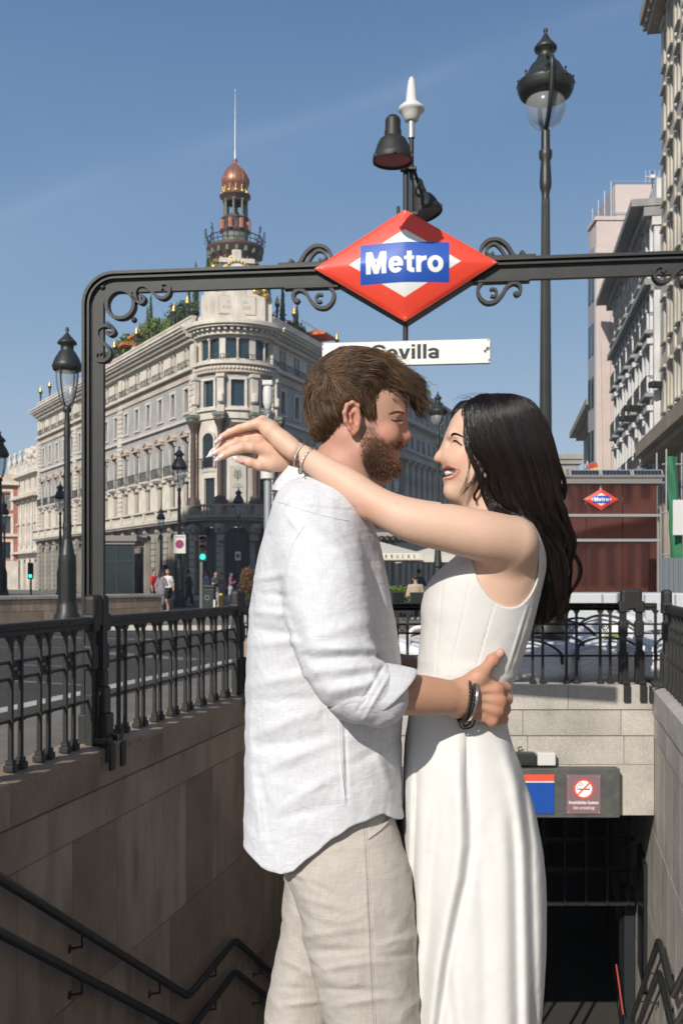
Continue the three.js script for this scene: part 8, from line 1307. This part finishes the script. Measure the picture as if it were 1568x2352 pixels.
  for (let i = 0; i < 5000; i++) {
    const s = Math.pow(rnd(), .9), cl = Math.floor(s * 22), ph = hash2(cl, 7, 1) * 6.28, amp = .4 + hash2(cl, 8, 2), y0 = rnd() < .5 ? rr(912, 960) : rr(930, 1250), y1 = Math.min(1440 - rr(0, 40) - hash2(cl, 5, 5) * 25, y0 + rr(120, 480)), n = 15, pts = [], off = rr(-.001, .0045), sj = rr(-.02, .02);
    for (let k = 0; k < n; k++) { const py = lerp(y0, y1, k / (n - 1)), o = lr(py), wv = sstep(1050, 1220, py) * amp * (.0095 + .011 * sstep(.6, .95, Math.abs(s * 2 - 1))) * Math.sin(py * .028 + ph) + .001 * Math.sin(py * .02 + i), u = clamp((s + sj * Math.sin(k * .4 + i)) * 2 - 1, -.995, .995), hx = (o[2] - o[1]) / 2, cx = (o[1] + o[2]) / 2, zz = o[3] + (o[4] + off) * Math.pow(Math.max(0, 1 - Math.pow(Math.abs(u), 4.6)), 1 / 4.6); pts.push(V(cx + u * (hx + off * .8) + wv, Y(py), zz + .003 * Math.sin(py * .028 + ph + 1) * sstep(1060, 1200, py))); }
    const t = rnd() * .6 + hash2(cl, 4, 4) * .4; S.push({ p: pts, r: rr(.0004, .0008), c: [lerp(.0045, .022, t * t), lerp(.0035, .0125, t * t), lerp(.0032, .0095, t * t)] });
  }
  const lock = (g, n, sp, r, tone = 1) => { for (let i = 0; i < n; i++) { const c = new THREE.CatmullRomCurve3(g.map(([a, b, z]) => QV(a + rr(-sp, sp), b + rr(-sp, sp), z + rr(-sp, sp) * .0006))); S.push({ p: c.getPoints(14), r: r * rr(.7, 1.3), c: [.02 * tone, .012 * tone, .009 * tone] }); } };
  lock([[1076, 935, .04], [1070, 975, .060], [1072, 1025, .068], [1090, 1068, .070], [1104, 1105, .068], [1118, 1150, .06], [1140, 1190, .07]], 150, 6, .0007);
  lock([[1096, 1020, .05], [1098, 1066, .066], [1092, 1095, .063], [1075, 1118, .057], [1058, 1138, .049]], 30, 6, .0004, 1.8); lock([[1110, 1040, .05], [1106, 1086, .068], [1098, 1120, .061], [1088, 1140, .052], [1092, 1150, .05]], 60, 3, .0007);
  lock([[1102, 1090, .064], [1108, 1130, .058], [1120, 1160, .055], [1136, 1180, .07], [1160, 1196, .085]], 70, 4, .0008); lock([[1112, 1100, .07], [1122, 1140, .065], [1140, 1165, .07], [1180, 1185, .095], [1215, 1200, .10]], 90, 7, .0009);
  for (let i = 0; i < 9; i++) lock([[1085, 922, -.02 - i * .006], [1062, 932, -.022 - i * .007], [1044, 950, -.025 - i * .007], [1037, 975, -.03 - i * .006], [1040, 1000, -.04 - i * .005]].map(([a, b, c]) => [a + rr(-2, 2), b + rr(-2, 2), c]), 26, 3, .0007, .6);
  for (const z of [.0, -.015, -.03]) lock([[1078, 928, z], [1060, 937, z], [1045, 955, z - .004], [1037, 980, z - .012], [1036, 1000, z - .02]], 60, 3, .0007, .6); 
  lock([[1036, 985, -.045], [1036, 1080, -.06], [1044, 1135, -.062], [1062, 1165, -.064], [1085, 1180, -.06]], 150, 7, .0009); lock([[1072, 1010, .05], [1078, 1060, .058], [1072, 1095, .054], [1058, 1130, .046]], 14, 5, .0003, 1.5);
  for (let i = 0; i < 90; i++) { const t = rr(0, 1), x = lerp(1050, 1210, t), y = 940 - 27 * Math.sin(Math.PI * clamp(t * 1.15, 0, 1)), cu = rr(-1, 1), s = QV(x, y, rr(-.03, .04)), pts = []; for (let k = 0; k < 7; k++) pts.push(V(s.x + k * .006 * cu + .003 * Math.sin(k), s.y + .014 * Math.sin(k * .5) * rr(.8, 1.1) * (.4 + .5 * Math.abs(cu)), s.z)); S.push({ p: pts, r: .00026, c: [.02, .012, .01] }); }
  for (let i = 0; i < 26; i++) { const py = rr(1080, 1260), o = lr(py), x = 784 + o[2] / 2 * FOC, q = rr(-6, 4), w = rr(-1, 1), e = rr(3, 13); lock([[x - 14 + q, py - 60, .02], [x - 4 + q, py, .03], [x + e + q, py + 60, .02], [x - 2 + q + e * w, py + 125, .01], [x + 6 * w + q - 8, py + 170, 0]].map(([a, b, c]) => [a, b, c - .03]), 22, 4, .0007, .7); }
  for (let i = 0; i < 22; i++) { const x = rr(1222, 1296), w = rr(-1, 1); lock([[x, 1290, .03], [x + 6 * w, 1345, .034], [x - 5 * w, 1392, .03], [x + 10 * w - 6, 1432 + rr(-14, 8), .018]], 22, 5, .0007, .7); }
  for (let i = 0; i < 60; i++) { const t = rr(0, 1), py = lerp(980, 1380, t), o = lr(py), s = V(o[2], Y(py), o[3] + rr(-.02, .03)), pts = []; for (let k = 0; k < 7; k++) pts.push(V(s.x + .004 * Math.sin(k * .7 + i) + k * .0006, s.y - k * .009, s.z)); S.push({ p: pts, r: .0003, c: [.02, .012, .01] }); }
  browHairs(head, [[1035, 1000.5], [1042, 996.5], [1052, 998.5], [1066, 1006]], 3.0, 320, [.018, .011, .008], S); lashLine(head, [[1040, 1012.5], [1046, 1012], [1053, 1016.5], [1061, 1023]], 22, .0062, [-.55, -.55, .55], [.007, .005, .005], S);
  part('hair', mergeI([hg, strandGeo(S)]), new THREE.MeshPhysicalMaterial({ color: C(1, 1, 1), vertexColors: true, roughness: .27, clearcoat: .15, clearcoatRoughness: .35 }), woman);
  // bracelets and necklace
  const silver = mat(.75, .72, .66, .22, { metalness: 1 });
  const ring = (a, b, r, th, links) => { const A = QV(...a), B = QV(...b), ax = B.clone().sub(A).normalize(), u = V(0, 0, 1).addScaledVector(ax, -ax.z).normalize(), w = V(0, 0, 0).crossVectors(ax, u), g = [], mk = (ph) => { const pts = []; for (let i = 0; i < 60; i++) { const q = i / 60 * 6.2832, o = th * Math.cos(q * links + ph), e = th * Math.sin(q * links + ph); pts.push(A.clone().addScaledVector(u, (r + o) * Math.cos(q)).addScaledVector(w, (r + o) * Math.sin(q)).addScaledVector(ax, e + .006 * Math.cos(q - .6))); } return tube(pts, th * .95, 150, 6, true); }; g.push(mk(0), mk(3.14)); return triUV(merge(g)); };
  part('bracelet', ring([688, 1045, .09], [700, 1052, .095], .0228, .0012, 16), silver, woman); part('bracelet', ring([706, 1056, .099], [720, 1066, .105], .0248, .0013, 18), silver, woman);
  part('charm', triUV(merge([tube([QV(697, 1090, .112), QV(696, 1097, .113), QV(699, 1101, .113), QV(700, 1095, .113)], .0009, 12, 5), new THREE.SphereGeometry(1, 16, 10).scale(.0052, .0068, .0016).rotateZ(-.5).translate(...Q(698.5, 1106, .114))])), silver, woman);
  part('necklace', triUV(tube([QV(1120, 1170, .045), QV(1150, 1168, .066), QV(1168, 1160, .072), QV(1185, 1152, .07)], .0012, 24, 6)), silver, woman);
}
renderer.render(scene, camera);
